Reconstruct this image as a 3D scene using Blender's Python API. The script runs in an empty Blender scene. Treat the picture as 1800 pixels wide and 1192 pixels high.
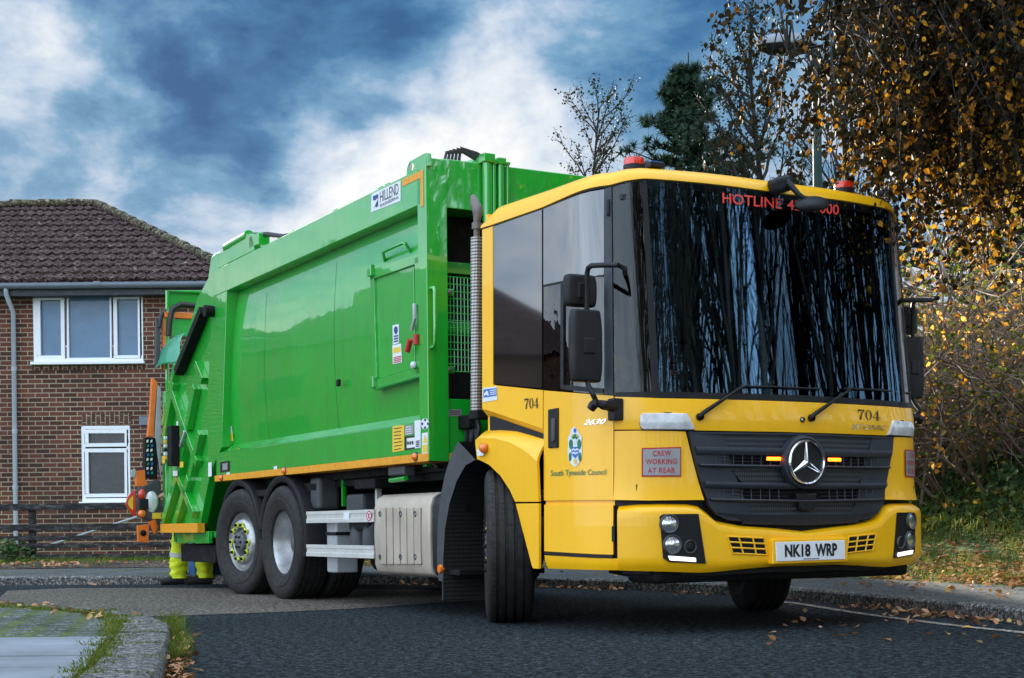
import bpy, bmesh, math, random
from mathutils import Vector, Matrix, Euler, noise
rad = math.radians
sc = bpy.context.scene
COL = sc.collection
# ------------------------------------------------------------------ camera
F = 2600.; PX = 900.; PY = 921.5; ROLL = rad(.6); H = .66
cd = bpy.data.cameras.new('camera'); cam = bpy.data.objects.new('camera', cd); COL.objects.link(cam)
cd.sensor_width = 36; cd.lens = 36 * F / 1800; cd.shift_y = (PY - 596) / 1800
cd.clip_start = .05; cd.clip_end = 2000
cam.matrix_world = Matrix.Translation((0, 0, H)) @ Matrix.Rotation(rad(90), 4, 'X') @ Matrix.Rotation(-ROLL, 4, 'Z')
sc.camera = cam
# ------------------------------------------------------------------ light, sky, exposure
SUN_AZ = rad(-25)      # measured from the view direction, negative = left
SUN_EL = rad(13.9)
sdir = Vector((math.sin(SUN_AZ) * math.cos(SUN_EL), math.cos(SUN_AZ) * math.cos(SUN_EL), math.sin(SUN_EL)))
sl = bpy.data.lights.new('sun', 'SUN'); sl.energy = 5.0; sl.angle = rad(.6); sl.color = (1, .93, .80)
so = bpy.data.objects.new('sun', sl); COL.objects.link(so)
so.rotation_euler = sdir.to_track_quat('Z', 'Y').to_euler(); so.location = (-20, 40, 30)
sc.view_settings.view_transform = 'Standard'; sc.view_settings.look = 'None'
sc.view_settings.gamma = 1; sc.view_settings.exposure = 1.93
try:
    sc.cycles.max_bounces = 8; sc.cycles.transparent_max_bounces = 16; sc.cycles.use_adaptive_sampling = True
except Exception: pass

class NT:
    """small node tree helper"""
    def __init__(s, nt): s.nt = nt; s.n = nt.nodes; s.l = nt.links
    def add(s, typ, **kw):
        nd = s.n.new(typ)
        for k, v in kw.items(): setattr(nd, k, v)
        return nd
    def link(s, a, b): s.l.new(a, b)
    def math(s, op, a, b=None, clamp=False):
        nd = s.add('ShaderNodeMath', operation=op, use_clamp=clamp)
        for i, x in enumerate((a, b)):
            if x is None: continue
            if isinstance(x, (int, float)): nd.inputs[i].default_value = x
            else: s.link(x, nd.inputs[i])
        return nd.outputs[0]
    def vmath(s, op, a, b=None):
        nd = s.add('ShaderNodeVectorMath', operation=op)
        for i, x in enumerate((a, b)):
            if x is None: continue
            if isinstance(x, (tuple, list, Vector)): nd.inputs[i].default_value = tuple(x)
            else: s.link(x, nd.inputs[i])
        return nd
    def mix(s, fac, a, b, blend='MIX'):
        nd = s.add('ShaderNodeMix', data_type='RGBA', blend_type=blend)
        for i, x in ((0, fac), (6, a), (7, b)):
            if isinstance(x, (int, float)): nd.inputs[i].default_value = x
            elif isinstance(x, (tuple, list)): nd.inputs[i].default_value = (*x[:3], 1)
            else: s.link(x, nd.inputs[i])
        return nd.outputs[2]
    def ramp(s, fac, stops, interp='LINEAR'):
        nd = s.add('ShaderNodeValToRGB'); cr = nd.color_ramp; cr.interpolation = interp
        while len(cr.elements) < len(stops): cr.elements.new(.5)
        for e, (p, c) in zip(cr.elements, stops):
            e.position = p; e.color = (*c[:3], 1) if isinstance(c, (tuple, list)) else (c, c, c, 1)
        s.link(fac, nd.inputs[0]); return nd.outputs[0]
    def noise(s, vec, scale, detail=3, rough=.55, dist=0):
        nd = s.add('ShaderNodeTexNoise'); nd.inputs['Scale'].default_value = scale
        nd.inputs['Detail'].default_value = detail; nd.inputs['Roughness'].default_value = rough
        nd.inputs['Distortion'].default_value = dist
        if vec is not None: s.link(vec, nd.inputs['Vector'])
        return nd.outputs[0]

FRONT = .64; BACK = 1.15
w = bpy.data.worlds.new('World'); sc.world = w; w.use_nodes = True
T = NT(w.node_tree); T.n.clear()
out = T.add('ShaderNodeOutputWorld'); bg = T.add('ShaderNodeBackground'); bg.inputs[1].default_value = .06
sky = T.add('ShaderNodeTexSky', sky_type='NISHITA', sun_disc=False)
sky.sun_elevation = SUN_EL; sky.sun_rotation = SUN_AZ; sky.air_density = 1.2; sky.dust_density = .6
g = T.add('ShaderNodeTexCoord').outputs['Generated']
dirn = T.vmath('NORMALIZE', g).outputs[0]
sep = T.add('ShaderNodeSeparateXYZ'); T.link(dirn, sep.inputs[0])
zz = T.math('MAXIMUM', sep.outputs[2], 0.0)
den = T.math('ADD', zz, .45)
com = T.add('ShaderNodeCombineXYZ')
T.link(T.math('DIVIDE', sep.outputs[0], den), com.inputs[0]); T.link(T.math('DIVIDE', sep.outputs[1], den), com.inputs[1])
n1 = T.noise(com.outputs[0], 3.2, 9, .60, .25)
n2 = T.noise(com.outputs[0], 9.5, 8, .62, .2)
def pxdir(u, v): return Vector(((u - PX) / F, 1, -(v - PY) / F)).normalized()
def blob(u, v, r, warp=.05):
    """soft cloud bank in the sky around a compass direction; r in units of the direction vector"""
    d = T.vmath('DISTANCE', wd, tuple(pxdir(u, v))).outputs['Value']
    return T.math('SMOOTH_MAX', T.math('SUBTRACT', 1, T.math('DIVIDE', d, r)), 0.0)
wn = T.add('ShaderNodeTexNoise'); wn.inputs['Scale'].default_value = 9; wn.inputs['Detail'].default_value = 5
T.link(dirn, wn.inputs['Vector'])
wofs = T.vmath('SCALE', T.vmath('SUBTRACT', wn.outputs[1], (.5, .5, .5)).outputs[0]); wofs.inputs['Scale'].default_value = .17
wd = T.vmath('ADD', dirn, wofs.outputs[0]).outputs[0]
def tot(lst):
    a = None
    for u, v, r, k in lst:
        b = T.math('MULTIPLY', blob(u, v, r), k)
        a = b if a is None else T.math('ADD', a, b)
    return a
dark = tot([(560, 60, .15, 1.1), (330, 130, .12, .8), (760, 10, .11, .9), (480, 190, .10, .7), (120, -40, .13, .8), (1130, 20, .14, .75), (1300, -60, .2, .6), (60, 230, .07, .5), (250, 260, .1, .45), (600,-250,.3,.6)])
lite = tot([(60, 140, .07, 1.3), (130, 120, .05, .9), (20, 60, .06, .5), (900, 90, .09, .9), (760, 190, .10, 1.1), (600, 300, .12, .9), (420, 380, .13, .6), (820, 230, .1, .6), (215, 190, .035, .8), (930, 30, .06, .5), (1050, 200, .16, .5), (360, 30, .025, .8)])
cl = T.math('ADD', T.math('MULTIPLY', T.math('SUBTRACT', n1, .5), 1.25), T.math('MULTIPLY', T.math('SUBTRACT', n2, .5), 1.05))
low = T.math('MULTIPLY', T.math('SUBTRACT', 1, T.math('MULTIPLY', zz, 3.2), clamp=True), .30)
val = T.math('ADD', T.math('ADD', T.math('SUBTRACT', T.math('MULTIPLY', lite, .34), T.math('MULTIPLY', dark, .30)), cl), T.math('ADD', low, .52), clamp=True)
cloudc = T.ramp(val, [(0, (.20, .80, 1.95)), (.2, (.42, 1.35, 2.75)), (.42, (1.3, 2.6, 4.0)), (.62, (3.5, 4.3, 5.4)), (.8, (5.3, 5.7, 6.2)), (1, (7.0, 7.0, 7.0))])
skyc = T.mix(.975, sky.outputs[0], cloudc)
# unseen sky behind the camera and overhead is brightened and whitened as added fill
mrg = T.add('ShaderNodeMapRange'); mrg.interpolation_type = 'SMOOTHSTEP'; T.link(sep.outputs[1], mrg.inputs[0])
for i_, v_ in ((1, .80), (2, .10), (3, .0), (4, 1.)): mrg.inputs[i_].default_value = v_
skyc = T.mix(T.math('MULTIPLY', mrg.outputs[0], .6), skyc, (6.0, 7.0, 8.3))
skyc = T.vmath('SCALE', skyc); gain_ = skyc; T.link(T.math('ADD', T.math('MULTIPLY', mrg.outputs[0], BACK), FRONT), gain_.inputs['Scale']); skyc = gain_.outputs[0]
below = T.math('GREATER_THAN', sep.outputs[2], -.01)
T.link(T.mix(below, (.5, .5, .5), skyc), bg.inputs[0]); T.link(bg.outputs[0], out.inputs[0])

# ------------------------------------------------------------------ materials
MATS = {}
def pmat(name, col, rough=.5, metal=0., coat=0., var=.12, vscale=6., bump=0., bscale=120., spec=.5, emit=None, estr=0, rvar=0.1, bdist=.004):
    m = bpy.data.materials.new(name); m.use_nodes = True; t = NT(m.node_tree)
    b = t.n['Principled BSDF']
    tc = t.add('ShaderNodeTexCoord').outputs['Object']
    nz = t.noise(tc, vscale, 5, .6)
    lo = tuple(c * (1 - var) for c in col); hi = tuple(min(1, c * (1 + var)) for c in col)
    t.link(t.ramp(nz, [(.3, lo), (.7, hi)]), b.inputs['Base Color'])
    b.inputs['Metallic'].default_value = metal
    if rvar: 
        rr = t.add('ShaderNodeMapRange'); t.link(t.noise(tc, vscale * 2.3, 4), rr.inputs[0])
        rr.inputs[1].default_value = .3; rr.inputs[2].default_value = .7
        rr.inputs[3].default_value = max(.02, rough * (1 - rvar * 2)); rr.inputs[4].default_value = min(1, rough * (1 + rvar * 2)); t.link(rr.outputs[0], b.inputs['Roughness'])
    else: b.inputs['Roughness'].default_value = rough
    b.inputs['Specular IOR Level'].default_value = spec
    b.inputs['Coat Weight'].default_value = coat; b.inputs['Coat Roughness'].default_value = .03
    if bump:
        bp = t.add('ShaderNodeBump'); bp.inputs['Strength'].default_value = bump; bp.inputs['Distance'].default_value = bdist
        t.link(t.noise(tc, bscale, 4, .6), bp.inputs['Height']); t.link(bp.outputs[0], b.inputs['Normal'])
    if emit:
        b.inputs['Emission Color'].default_value = (*emit, 1); b.inputs['Emission Strength'].default_value = estr
    MATS[name] = m; return m

def paint(name, col, dirt=(.12, .10, .08), dirtamt=.25, wav=.0, coatior=1.5, coatw=1.0):
    """two-pack truck paint: colour + clear coat, slight panel waviness, road film in streaks"""
    m = pmat(name, col, .38, 0, coatw, .05, 1.2, rvar=.05); t = NT(m.node_tree); b = t.n['Principled BSDF']
    tc = t.add('ShaderNodeTexCoord').outputs['Object']
    mp = t.add('ShaderNodeMapping'); mp.inputs['Scale'].default_value = (7, 7, .9); t.link(tc, mp.inputs[0])
    st = t.noise(mp.outputs[0], 3., 6, .65)
    fine = t.noise(tc, 30, 5, .7)
    k = t.math('MULTIPLY', t.math('MULTIPLY', t.ramp(st, [(.45, 0.), (.8, 1.)]), fine), dirtamt)
    src = b.inputs['Base Color'].links[0].from_socket; b.inputs['Coat IOR'].default_value = coatior
    t.link(t.mix(k, src, dirt), b.inputs['Base Color'])
    t.link(t.math('ADD', t.math('MULTIPLY', k, .25), .010), b.inputs['Coat Roughness'])
    if wav:
        bp = t.add('ShaderNodeBump'); bp.inputs['Strength'].default_value = wav; bp.inputs['Distance'].default_value = .02
        t.link(t.noise(tc, 2.2, 2, .4), bp.inputs['Height']); t.link(bp.outputs[0], b.inputs['Coat Normal']); t.link(bp.outputs[0], b.inputs['Normal'])
    return m
YEL = paint('yellow_paint', (.98, .49, .0006), (.45, .24, .02), .22, coatw=.32)
GRN = paint('green_paint', (.001, .37, .017), (.06, .13, .05), .85, wav=.14, coatior=1.85)
GRN2 = paint('green_paint_plain', (.003, .30, .02), (.06, .12, .05), .45)
TAPE = pmat('orange_tape', (.72, .30, .01), .45, var=.15, vscale=25)
BLK = pmat('black_plastic', (.008, .008, .0095), .5, var=.3, bump=.15, bscale=300, spec=.3)
BLM = pmat('black_metal', (.005, .005, .0055), .75, spec=.25, var=.4, bump=.2, bscale=60)
SLT = pmat('slate_plastic', (.020, .024, .034), .5, var=.15, bump=.12, bscale=350)
GREYP = pmat('grey_plastic', (.045, .048, .052), .55, var=.2, bump=.3, bscale=250)
RUB = pmat('rubber', (.017, .0158, .0145), .68, var=.5, vscale=18, bump=.35, bscale=70, spec=.3)
RIMS = pmat('rim_silver', (.42, .42, .42), .38, .75, var=.25, vscale=12, bump=.1)
HUBG = pmat('hub_grey', (.10, .105, .11), .55, .4, var=.4, vscale=20)
ALU = pmat('aluminium', (.62, .61, .57), .42, .35, var=.1, vscale=8, bump=.1)
BEI = pmat('beige_panel', (.46, .39, .31), .48, .25, var=.16, vscale=3, bump=.2, bscale=90)
CHR = pmat('chrome', (.8, .8, .82), .12, 1., var=.03)
STEEL = pmat('steel_stack', (.17, .15, .14), .55, .7, var=.2, vscale=15)
WHT = pmat('white_sticker', (.70, .71, .72), .45, var=.05)
PLATE = pmat('plate_white', (.80, .81, .82), .35, var=.03)
SLV = pmat('silver_sign', (.33, .32, .33), .4, .3, var=.1)
RED = pmat('red_ink', (.48, .02, .02), .5, var=.08)
HOT = pmat('hotline_red', (.75, .05, .03), .5, var=.06, emit=None)
INK = pmat('black_ink', (.01, .01, .012), .4, var=.1)
BLU = pmat('blue_ink', (.015, .04, .20), .45, var=.1)
BLUL = pmat('blue_sign', (.02, .14, .50), .45, var=.1)
YST = pmat('yellow_sticker', (.78, .50, .03), .5, var=.08)
GRI = pmat('green_ink', (.005, .16, .09), .5, var=.1)
AMB = pmat('amber_lens', (.80, .17, .01), .2, var=.15, vscale=40, coat=.6)
BEAC = pmat('red_lens', (.62, .03, .008), .15, var=.2, vscale=30, coat=.8)
ORG = pmat('orange_paint', (.72, .15, .01), .45, coat=.4, var=.15, vscale=9)
LGR = pmat('light_grey_paint', (.35, .36, .37), .45, coat=.3, var=.2)
FLAP = pmat('teal_flap', (.004, .26, .12), .4, coat=.5, var=.12)
HIV = pmat('hivis_yellow', (.62, .72, .01), .7, var=.12, vscale=9, bump=.4, bscale=22, bdist=.02)
HIVT = pmat('hivis_tape', (.5, .5, .48), .4, var=.1)
SKIN = pmat('skin', (.45, .24, .16), .55, var=.08)
BOOT = pmat('boot_leather', (.012, .011, .01), .55, var=.3, bump=.3)
NAVY = pmat('navy_cloth', (.012, .016, .03), .8, var=.2)
HAIRM = pmat('hair', (.03, .02, .012), .7, var=.3, bump=.5)
BIN = pmat('bin_blue', (.015, .10, .25), .45, var=.12, bump=.1)
SEAT = pmat('seat_cloth', (.02, .02, .024), .85, var=.3, bump=.3)
DASH = pmat('dash_plastic', (.022, .023, .026), .6, var=.2, bump=.15)
YRAIL = pmat('yellow_rail', (.75, .45, .01), .4, coat=.4)
STRB = pmat('strobe_lit', (.9, .3, .02), .3, emit=(1., .085, .002), estr=4.2, var=.05)
DRL = pmat('drl_lit', (.8, .82, .85), .2, emit=(1, .98, .92), estr=.35, var=.05)
CLR = pmat('clear_lens', (.62, .62, .63), .15, .0, coat=1., var=.25, vscale=14)
LED = pmat('lamp_reflector', (.75, .76, .78), .12, .9, coat=1., var=.3, vscale=40)
HOSE = pmat('hose', (.012, .012, .013), .5, var=.2)
MINT = pmat('mint_card', (.35, .72, .60), .7, var=.05)

def glassmat(name, tint, ior=1.5, refl=(1, 1, 1), wav=.0, rough=.0):
    m = bpy.data.materials.new(name); m.use_nodes = True; t = NT(m.node_tree); t.n.clear()
    o = t.add('ShaderNodeOutputMaterial'); tr = t.add('ShaderNodeBsdfTransparent'); gl = t.add('ShaderNodeBsdfGlossy')
    tr.inputs[0].default_value = (*tint, 1); gl.inputs['Roughness'].default_value = rough; gl.inputs['Color'].default_value = (*refl, 1)
    fr = t.add('ShaderNodeFresnel'); fr.inputs[0].default_value = ior
    if wav:
        tc = t.add('ShaderNodeTexCoord').outputs['Object']; bp = t.add('ShaderNodeBump'); bp.inputs['Strength'].default_value = wav; bp.inputs['Distance'].default_value = .01
        t.link(t.noise(tc, 7, 2, .4), bp.inputs['Height']); t.link(bp.outputs[0], gl.inputs['Normal'])
    mx = t.add('ShaderNodeMixShader'); t.link(fr.outputs[0], mx.inputs[0]); t.link(tr.outputs[0], mx.inputs[1]); t.link(gl.outputs[0], mx.inputs[2])
    t.link(mx.outputs[0], o.inputs[0]); MATS[name] = m; return m
SCREEN = glassmat('windscreen_glass', (.72, .75, .75), 1.64, (.34, .60, .85))
SGLASS = glassmat('side_glass', (.14, .14, .14), 1.8, wav=.15)
CGLASS = glassmat('corner_glass', (.40, .43, .43), 1.5)
PANELB = pmat('dark_gloss_panel', (.012, .011, .0105), .05, coat=1., var=.1, rvar=0, spec=1.)
PANELB.node_tree.nodes['Principled BSDF'].inputs['Coat IOR'].default_value = 1.75

def patmat(name, colA, colB, sx, sy, thr=.0, kind='hex', rough=.5):
    """perforated / meshed sheet: dark holes on a staggered grid in the object's own axes"""
    m = bpy.data.materials.new(name); m.use_nodes = True; t = NT(m.node_tree); b = t.n['Principled BSDF']
    s = t.add('ShaderNodeSeparateXYZ'); t.link(t.add('ShaderNodeTexCoord').outputs['Object'], s.inputs[0])
    x = t.math('ADD', s.outputs[1], t.math('MULTIPLY', s.outputs[0], .6)); z = s.outputs[2]
    a = t.math('SINE', t.math('MULTIPLY', t.math('ADD', x, t.math('MULTIPLY', z, .55)), sx))
    c = t.math('SINE', t.math('MULTIPLY', t.math('SUBTRACT', x, t.math('MULTIPLY', z, .55)), sy))
    k = t.math('GREATER_THAN', t.math('MULTIPLY', a, c), thr)
    t.link(t.mix(k, colA, colB), b.inputs['Base Color']); b.inputs['Roughness'].default_value = rough
    bp = t.add('ShaderNodeBump'); bp.inputs['Strength'].default_value = .5; bp.inputs['Distance'].default_value = .006; bp.invert = True
    t.link(k, bp.inputs['Height']); t.link(bp.outputs[0], b.inputs['Normal'])
    MATS[name] = m; return m
GRM = patmat('grille_mesh', (.035, .042, .056), (.004, .004, .005), 190, 190, .0)
LINER = patmat('liner_mesh', (.022, .022, .024), (.004, .004, .004), 190, 190, .0)
PERF = patmat('perforated_steel', (.46, .43, .40), (.01, .01, .01), 260, 260, .05, rough=.35)
PERF.node_tree.nodes['Principled BSDF'].inputs['Metallic'].default_value = .6

# ------------------------------------------------------------------ mesh helpers
class MB:
    def __init__(s): s.v = []; s.f = []; s.a = []
    def add(s, vs, fs):
        k = len(s.v); s.v += [tuple(p) for p in vs]; s.f += [tuple(i + k for i in f) for f in fs]
    def box(s, c, sz, M=None):
        c = Vector(c); h = Vector(sz) / 2
        vs = [Vector((x * h.x, y * h.y, z * h.z)) for z in (-1, 1) for y in (-1, 1) for x in (-1, 1)]
        if M: vs = [M @ p for p in vs]
        s.add([p + c for p in vs], [(0, 2, 3, 1), (4, 5, 7, 6), (0, 1, 5, 4), (2, 6, 7, 3), (0, 4, 6, 2), (1, 3, 7, 5)]); return s
    def prism(s, poly, vec):
        n = len(poly); vec = Vector(vec); a = [Vector(p) for p in poly]
        s.add(a + [p + vec for p in a], [tuple(range(n))[::-1], tuple(range(n, 2 * n))] + [(i, (i + 1) % n, n + (i + 1) % n, n + i) for i in range(n)]); return s
    def sheet(s, grid, closed=False):
        m = len(grid); n = len(grid[0])
        vs = [p for r in grid for p in r]
        s.add(vs, [(j * n + i, j * n + (i + 1) % n, (j + 1) * n + (i + 1) % n, (j + 1) * n + i) for j in range(m - 1) for i in range(n if closed else n - 1)]); return s
    def tube(s, pts, r, n=8, cap=True):
        pts = [Vector(p) for p in pts]; m = len(pts)
        rs = r if isinstance(r, (list, tuple)) else [r] * m
        d0 = (pts[1] - pts[0]).normalized(); up = Vector((0, 0, 1)) if abs(d0.z) < .9 else Vector((1, 0, 0))
        x = d0.cross(up).normalized(); g = []
        for i in range(m):
            d = (pts[min(i + 1, m - 1)] - pts[max(i - 1, 0)])
            d = d.normalized() if d.length > 1e-9 else d0
            x = (x - d * x.dot(d)); x = x.normalized() if x.length > 1e-6 else d.orthogonal().normalized(); y = d.cross(x)
            g.append([pts[i] + (x * math.cos(2 * math.pi * k / n) + y * math.sin(2 * math.pi * k / n)) * rs[i] for k in range(n)])
        k0 = len(s.v); s.sheet(g, True)
        if cap: s.f += [tuple(k0 + i for i in range(n))[::-1], tuple(k0 + (m - 1) * n + i for i in range(n))]
        return s
    def lathe(s, prof, M=None, n=32, a0=0., a1=None):
        """prof: list of (radius, height along local Z)"""
        M = M or Matrix(); full = a1 is None
        cnt = n if full else n + 1; span = 2 * math.pi if full else (a1 - a0)
        g = [[M @ Vector((r * math.cos(a0 + span * i / n), r * math.sin(a0 + span * i / n), h)) for i in range(cnt)] for r, h in prof]
        s.sheet(g, full); return s
    def build(s, name, mat=None, parent=None, smooth=None, bevel=0, seg=2, fix=True):
        me = bpy.data.meshes.new(name); me.from_pydata(s.v, [], s.f); 
        if fix:
            bm = bmesh.new(); bm.from_mesh(me); bmesh.ops.remove_doubles(bm, verts=bm.verts, dist=1e-5); bmesh.ops.recalc_face_normals(bm, faces=bm.faces); bm.to_mesh(me); bm.free()
        if smooth is not None:
            me.shade_smooth(); me.set_sharp_from_angle(angle=rad(smooth))
        if mat: me.materials.append(mat)
        o = bpy.data.objects.new(name, me); COL.objects.link(o)
        if parent: o.parent = parent
        if bevel:
            b = o.modifiers.new('bevel', 'BEVEL'); b.width = bevel; b.segments = seg; b.limit_method = 'ANGLE'; b.angle_limit = rad(40); b.harden_normals = False
        return o
def tag(o, label=None, cat=None, group=None, kind=None):
    if label: o['label'] = label
    if cat: o['category'] = cat
    if group: o['group'] = group
    if kind: o['kind'] = kind
    return o
def empty(name, loc=(0, 0, 0), rz=0, parent=None):
    o = bpy.data.objects.new(name, None); COL.objects.link(o); o.location = loc; o.rotation_euler = (0, 0, rz); o.empty_display_size = .2
    if parent: o.parent = parent
    return o
def copy_tree(o, parent=None):
    c = o.copy(); COL.objects.link(c)
    if parent: c.parent = parent
    for ch in list(o.children): copy_tree(ch, c)
    return c
def font_mesh(s, offset=0.0, shear=0.0, space=1.0):
    """text as (verts, faces) normalised to the unit box"""
    cu = bpy.data.curves.new('lettering', 'FONT'); cu.body = s; cu.offset = offset; cu.shear = shear; cu.space_character = space; cu.resolution_u = 4
    ob = bpy.data.objects.new('lettering', cu); COL.objects.link(ob)
    me = bpy.data.meshes.new_from_object(ob.evaluated_get(bpy.context.evaluated_depsgraph_get()))
    vs = [v.co.copy() for v in me.vertices]; fs = [tuple(p.vertices) for p in me.polygons]
    bpy.data.objects.remove(ob); bpy.data.curves.remove(cu); bpy.data.meshes.remove(me)
    x0 = min(v.x for v in vs); x1 = max(v.x for v in vs); y0 = min(v.y for v in vs); y1 = max(v.y for v in vs)
    return [((v.x - x0) / (x1 - x0), (v.y - y0) / (y1 - y0)) for v in vs], fs
def bil(q, a, b):
    """a right, b up in the quad TL,TR,BR,BL"""
    tl, tr, br, bl = [Vector(p) for p in q]
    return (bl * (1 - a) + br * a) * (1 - b) + (tl * (1 - a) + tr * a) * b

# ------------------------------------------------------------------ the photograph's sight lines
def ray(u, v):
    du = u - PX; dv = v - PY
    a = du * math.cos(ROLL) - dv * math.sin(ROLL); b = du * math.sin(ROLL) + dv * math.cos(ROLL)
    return Vector((a / F, 1, -b / F))
def atZ(u, v, Z): r = ray(u, v); return Vector((r.x * Z, Z, H + r.z * Z))
def gnd(u, v, z=0.): r = ray(u, v); t = (z - H) / r.z; return Vector((r.x * t, t, z))
def project(P):
    x = P[0] / P[1] * F; y = -(P[2] - H) / P[1] * F
    return (PX + x * math.cos(ROLL) + y * math.sin(ROLL), PY - x * math.sin(ROLL) + y * math.cos(ROLL))
# ================================================================== REFUSE TRUCK
FWD = Vector((1454, -2600, 0)).normalized(); LEFT = Vector((-FWD.y, FWD.x, 0))
TO = Vector((1.0234, 10.4095, 0))
truck = empty('refuse_truck', TO, math.atan2(FWD.y, FWD.x))
tag(truck, 'green and yellow refuse truck with black windscreen, turning at the bend of the road', 'refuse truck')
def loc(P): d = Vector(P) - TO; return Vector((d.dot(FWD), d.dot(LEFT), P[2]))
def wld(p): return TO + FWD * p[0] + LEFT * p[1] + Vector((0, 0, p[2]))
CL = loc((0, 0, H))
def lray(u, v): r = ray(u, v); return Vector((r.dot(FWD), r.dot(LEFT), r.z))
def sp(u, v, Y=-1.25): d = lray(u, v); return CL + d * ((Y - CL.y) / d.y)
def fp(u, v, X): d = lray(u, v); return CL + d * ((X - CL.x) / d.x)
def zp(u, v, Z): d = lray(u, v); return CL + d * ((Z - CL.z) / d.z)
def part(name, mb, mat, parent=None, **kw): return mb.build(name, mat, parent or truck, **kw)
def mirrored(mb):
    m = MB(); m.v = [(x, -y, z) for x, y, z in mb.v]; m.f = [f[::-1] for f in mb.f]; return m

# ---------------- cab surface: plan curve (t = arc length from the nose, negative on the near side)
ctrl = [(-.27, -1.25), (.1, -1.25), (.5, -1.25), (.85, -1.25), (1.08, -1.243), (1.22, -1.205), (1.315, -1.125), (1.392, -1.01), (1.445, -.85), (1.507, -.5), (1.531, -.22), (1.537, 0)]
cp = [Vector((x, y, 0)) for x, y in ctrl]; cp = cp + [Vector((p.x, -p.y, 0)) for p in cp[-2::-1]]
PLAN = []
for i in range(len(cp) - 1):
    p0 = cp[max(i - 1, 0)]; p1 = cp[i]; p2 = cp[i + 1]; p3 = cp[min(i + 2, len(cp) - 1)]
    for k in range(8):
        t = k / 8.
        PLAN.append(.5 * ((2 * p1) + (p2 - p0) * t + (2 * p0 - 5 * p1 + 4 * p2 - p3) * t * t + (3 * p1 - p0 - 3 * p2 + p3) * t ** 3))
PLAN.append(cp[-1])
NM = len(PLAN); MID = (NM - 1) // 2
ARC = [0.]
for i in range(1, NM): ARC.append(ARC[-1] + (PLAN[i] - PLAN[i - 1]).length)
ARC = [a - ARC[MID] for a in ARC]; TEND = ARC[-1]
def planP(t):
    t = max(-TEND, min(TEND, t)); lo = 0; hi = NM - 1
    while hi - lo > 1:
        m = (lo + hi) // 2
        if ARC[m] <= t: lo = m
        else: hi = m
    k = (t - ARC[lo]) / (ARC[hi] - ARC[lo]); d = (PLAN[hi] - PLAN[lo]).normalized()
    return PLAN[lo].lerp(PLAN[hi], k), lo
NRM = []
for i in range(NM):
    d = (PLAN[min(i + 1, NM - 1)] - PLAN[max(i - 1, 0)]).normalized(); NRM.append(Vector((d.y, -d.x, 0)))
def sst(a, b, x): x = max(0, min(1, (x - a) / (b - a))); return x * x * (3 - 2 * x)
def shape(p, z):
    k = max(0, z - 1.40) / 1.3
    return Vector((p.x - .11 * k * sst(.5, 1.35, p.x), p.y * (1 - .016 * k), z))
def cabP(t, z, off=0.):
    p, i = planP(t); k = (t - ARC[i]) / (ARC[i + 1] - ARC[i]); k = max(0, min(1, k)); n = NRM[i].lerp(NRM[i + 1], k)
    return shape(p, z) + n * off
def ctz(u, v, off=0.):
    """(t, z) where the sight line through a pixel meets the cab skin"""
    if u is None:
        z = 1.
        for _ in range(4):
            uu, vv = project(wld(cabP(0, z, off))); z = fp(uu, v, cabP(0, z, off).x).z
        return 0., z
    d = lray(u, v); z = 1.3; res = None
    for _ in range(5):
        best = None; near = None
        prev = None
        for i in range(NM):
            q = shape(PLAN[i], z) + NRM[i] * off
            s = (q.x - CL.x) * d.y - (q.y - CL.y) * d.x
            if prev is not None and (s <= 0) != (prev[0] <= 0):
                k = prev[0] / (prev[0] - s); pt = prev[1].lerp(q, k)
                dist = (pt.x - CL.x) * d.x + (pt.y - CL.y) * d.y
                if best is None or dist < best[0]: best = (dist, ARC[i - 1] + (ARC[i] - ARC[i - 1]) * k, pt)
            if near is None or abs(s) < near[0]: near = (abs(s), ARC[i], q)
            prev = (s, q)
        t, pt = (best[1], best[2]) if best else (near[1], near[2])
        dl = ((pt.x - CL.x) * d.x + (pt.y - CL.y) * d.y) / (d.x * d.x + d.y * d.y); z = CL.z + d.z * dl
    return t, z
def resample(pl, n):
    L = [0.]
    for a, b in zip(pl, pl[1:]): L.append(L[-1] + math.hypot(a[0] - b[0], a[1] - b[1]))
    o = []
    for i in range(n):
        s = L[-1] * i / (n - 1); k = 0
        while k < len(L) - 2 and L[k + 1] < s: k += 1
        f = (s - L[k]) / max(1e-9, L[k + 1] - L[k]); o.append((pl[k][0] + (pl[k + 1][0] - pl[k][0]) * f, pl[k][1] + (pl[k + 1][1] - pl[k][1]) * f))
    return o
def cgrid(tops, bots, off=0., n=12, m=6, prof=None, full=False, tz=False):
    A = tops if tz else [ctz(*p) for p in tops]; B = bots if tz else [ctz(*p) for p in bots]
    if full:
        A = A + [(-t, z) for t, z in A[-2::-1]]; B = B + [(-t, z) for t, z in B[-2::-1]]
    if len(A) == len(B) and len(A) > 2:      # matched columns: keep their pairing
        def rs(pl):
            o = []
            for a, b in zip(pl, pl[1:]):
                for k in range(max(1, n // (len(pl) - 1))): f = k / max(1, n // (len(pl) - 1)); o.append((a[0] + (b[0] - a[0]) * f, a[1] + (b[1] - a[1]) * f))
            return o + [pl[-1]]
        A = rs(A); B = rs(B)
    else: A = resample(A, n); B = resample(B, n)
    out = []
    for j in range(m + 1):
        f = j / m; o = off + (prof(f) if prof else 0.)
        out.append([((a[0] + (b[0] - a[0]) * f, a[1] + (b[1] - a[1]) * f), o) for a, b in zip(A, B)])
    return out
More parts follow.
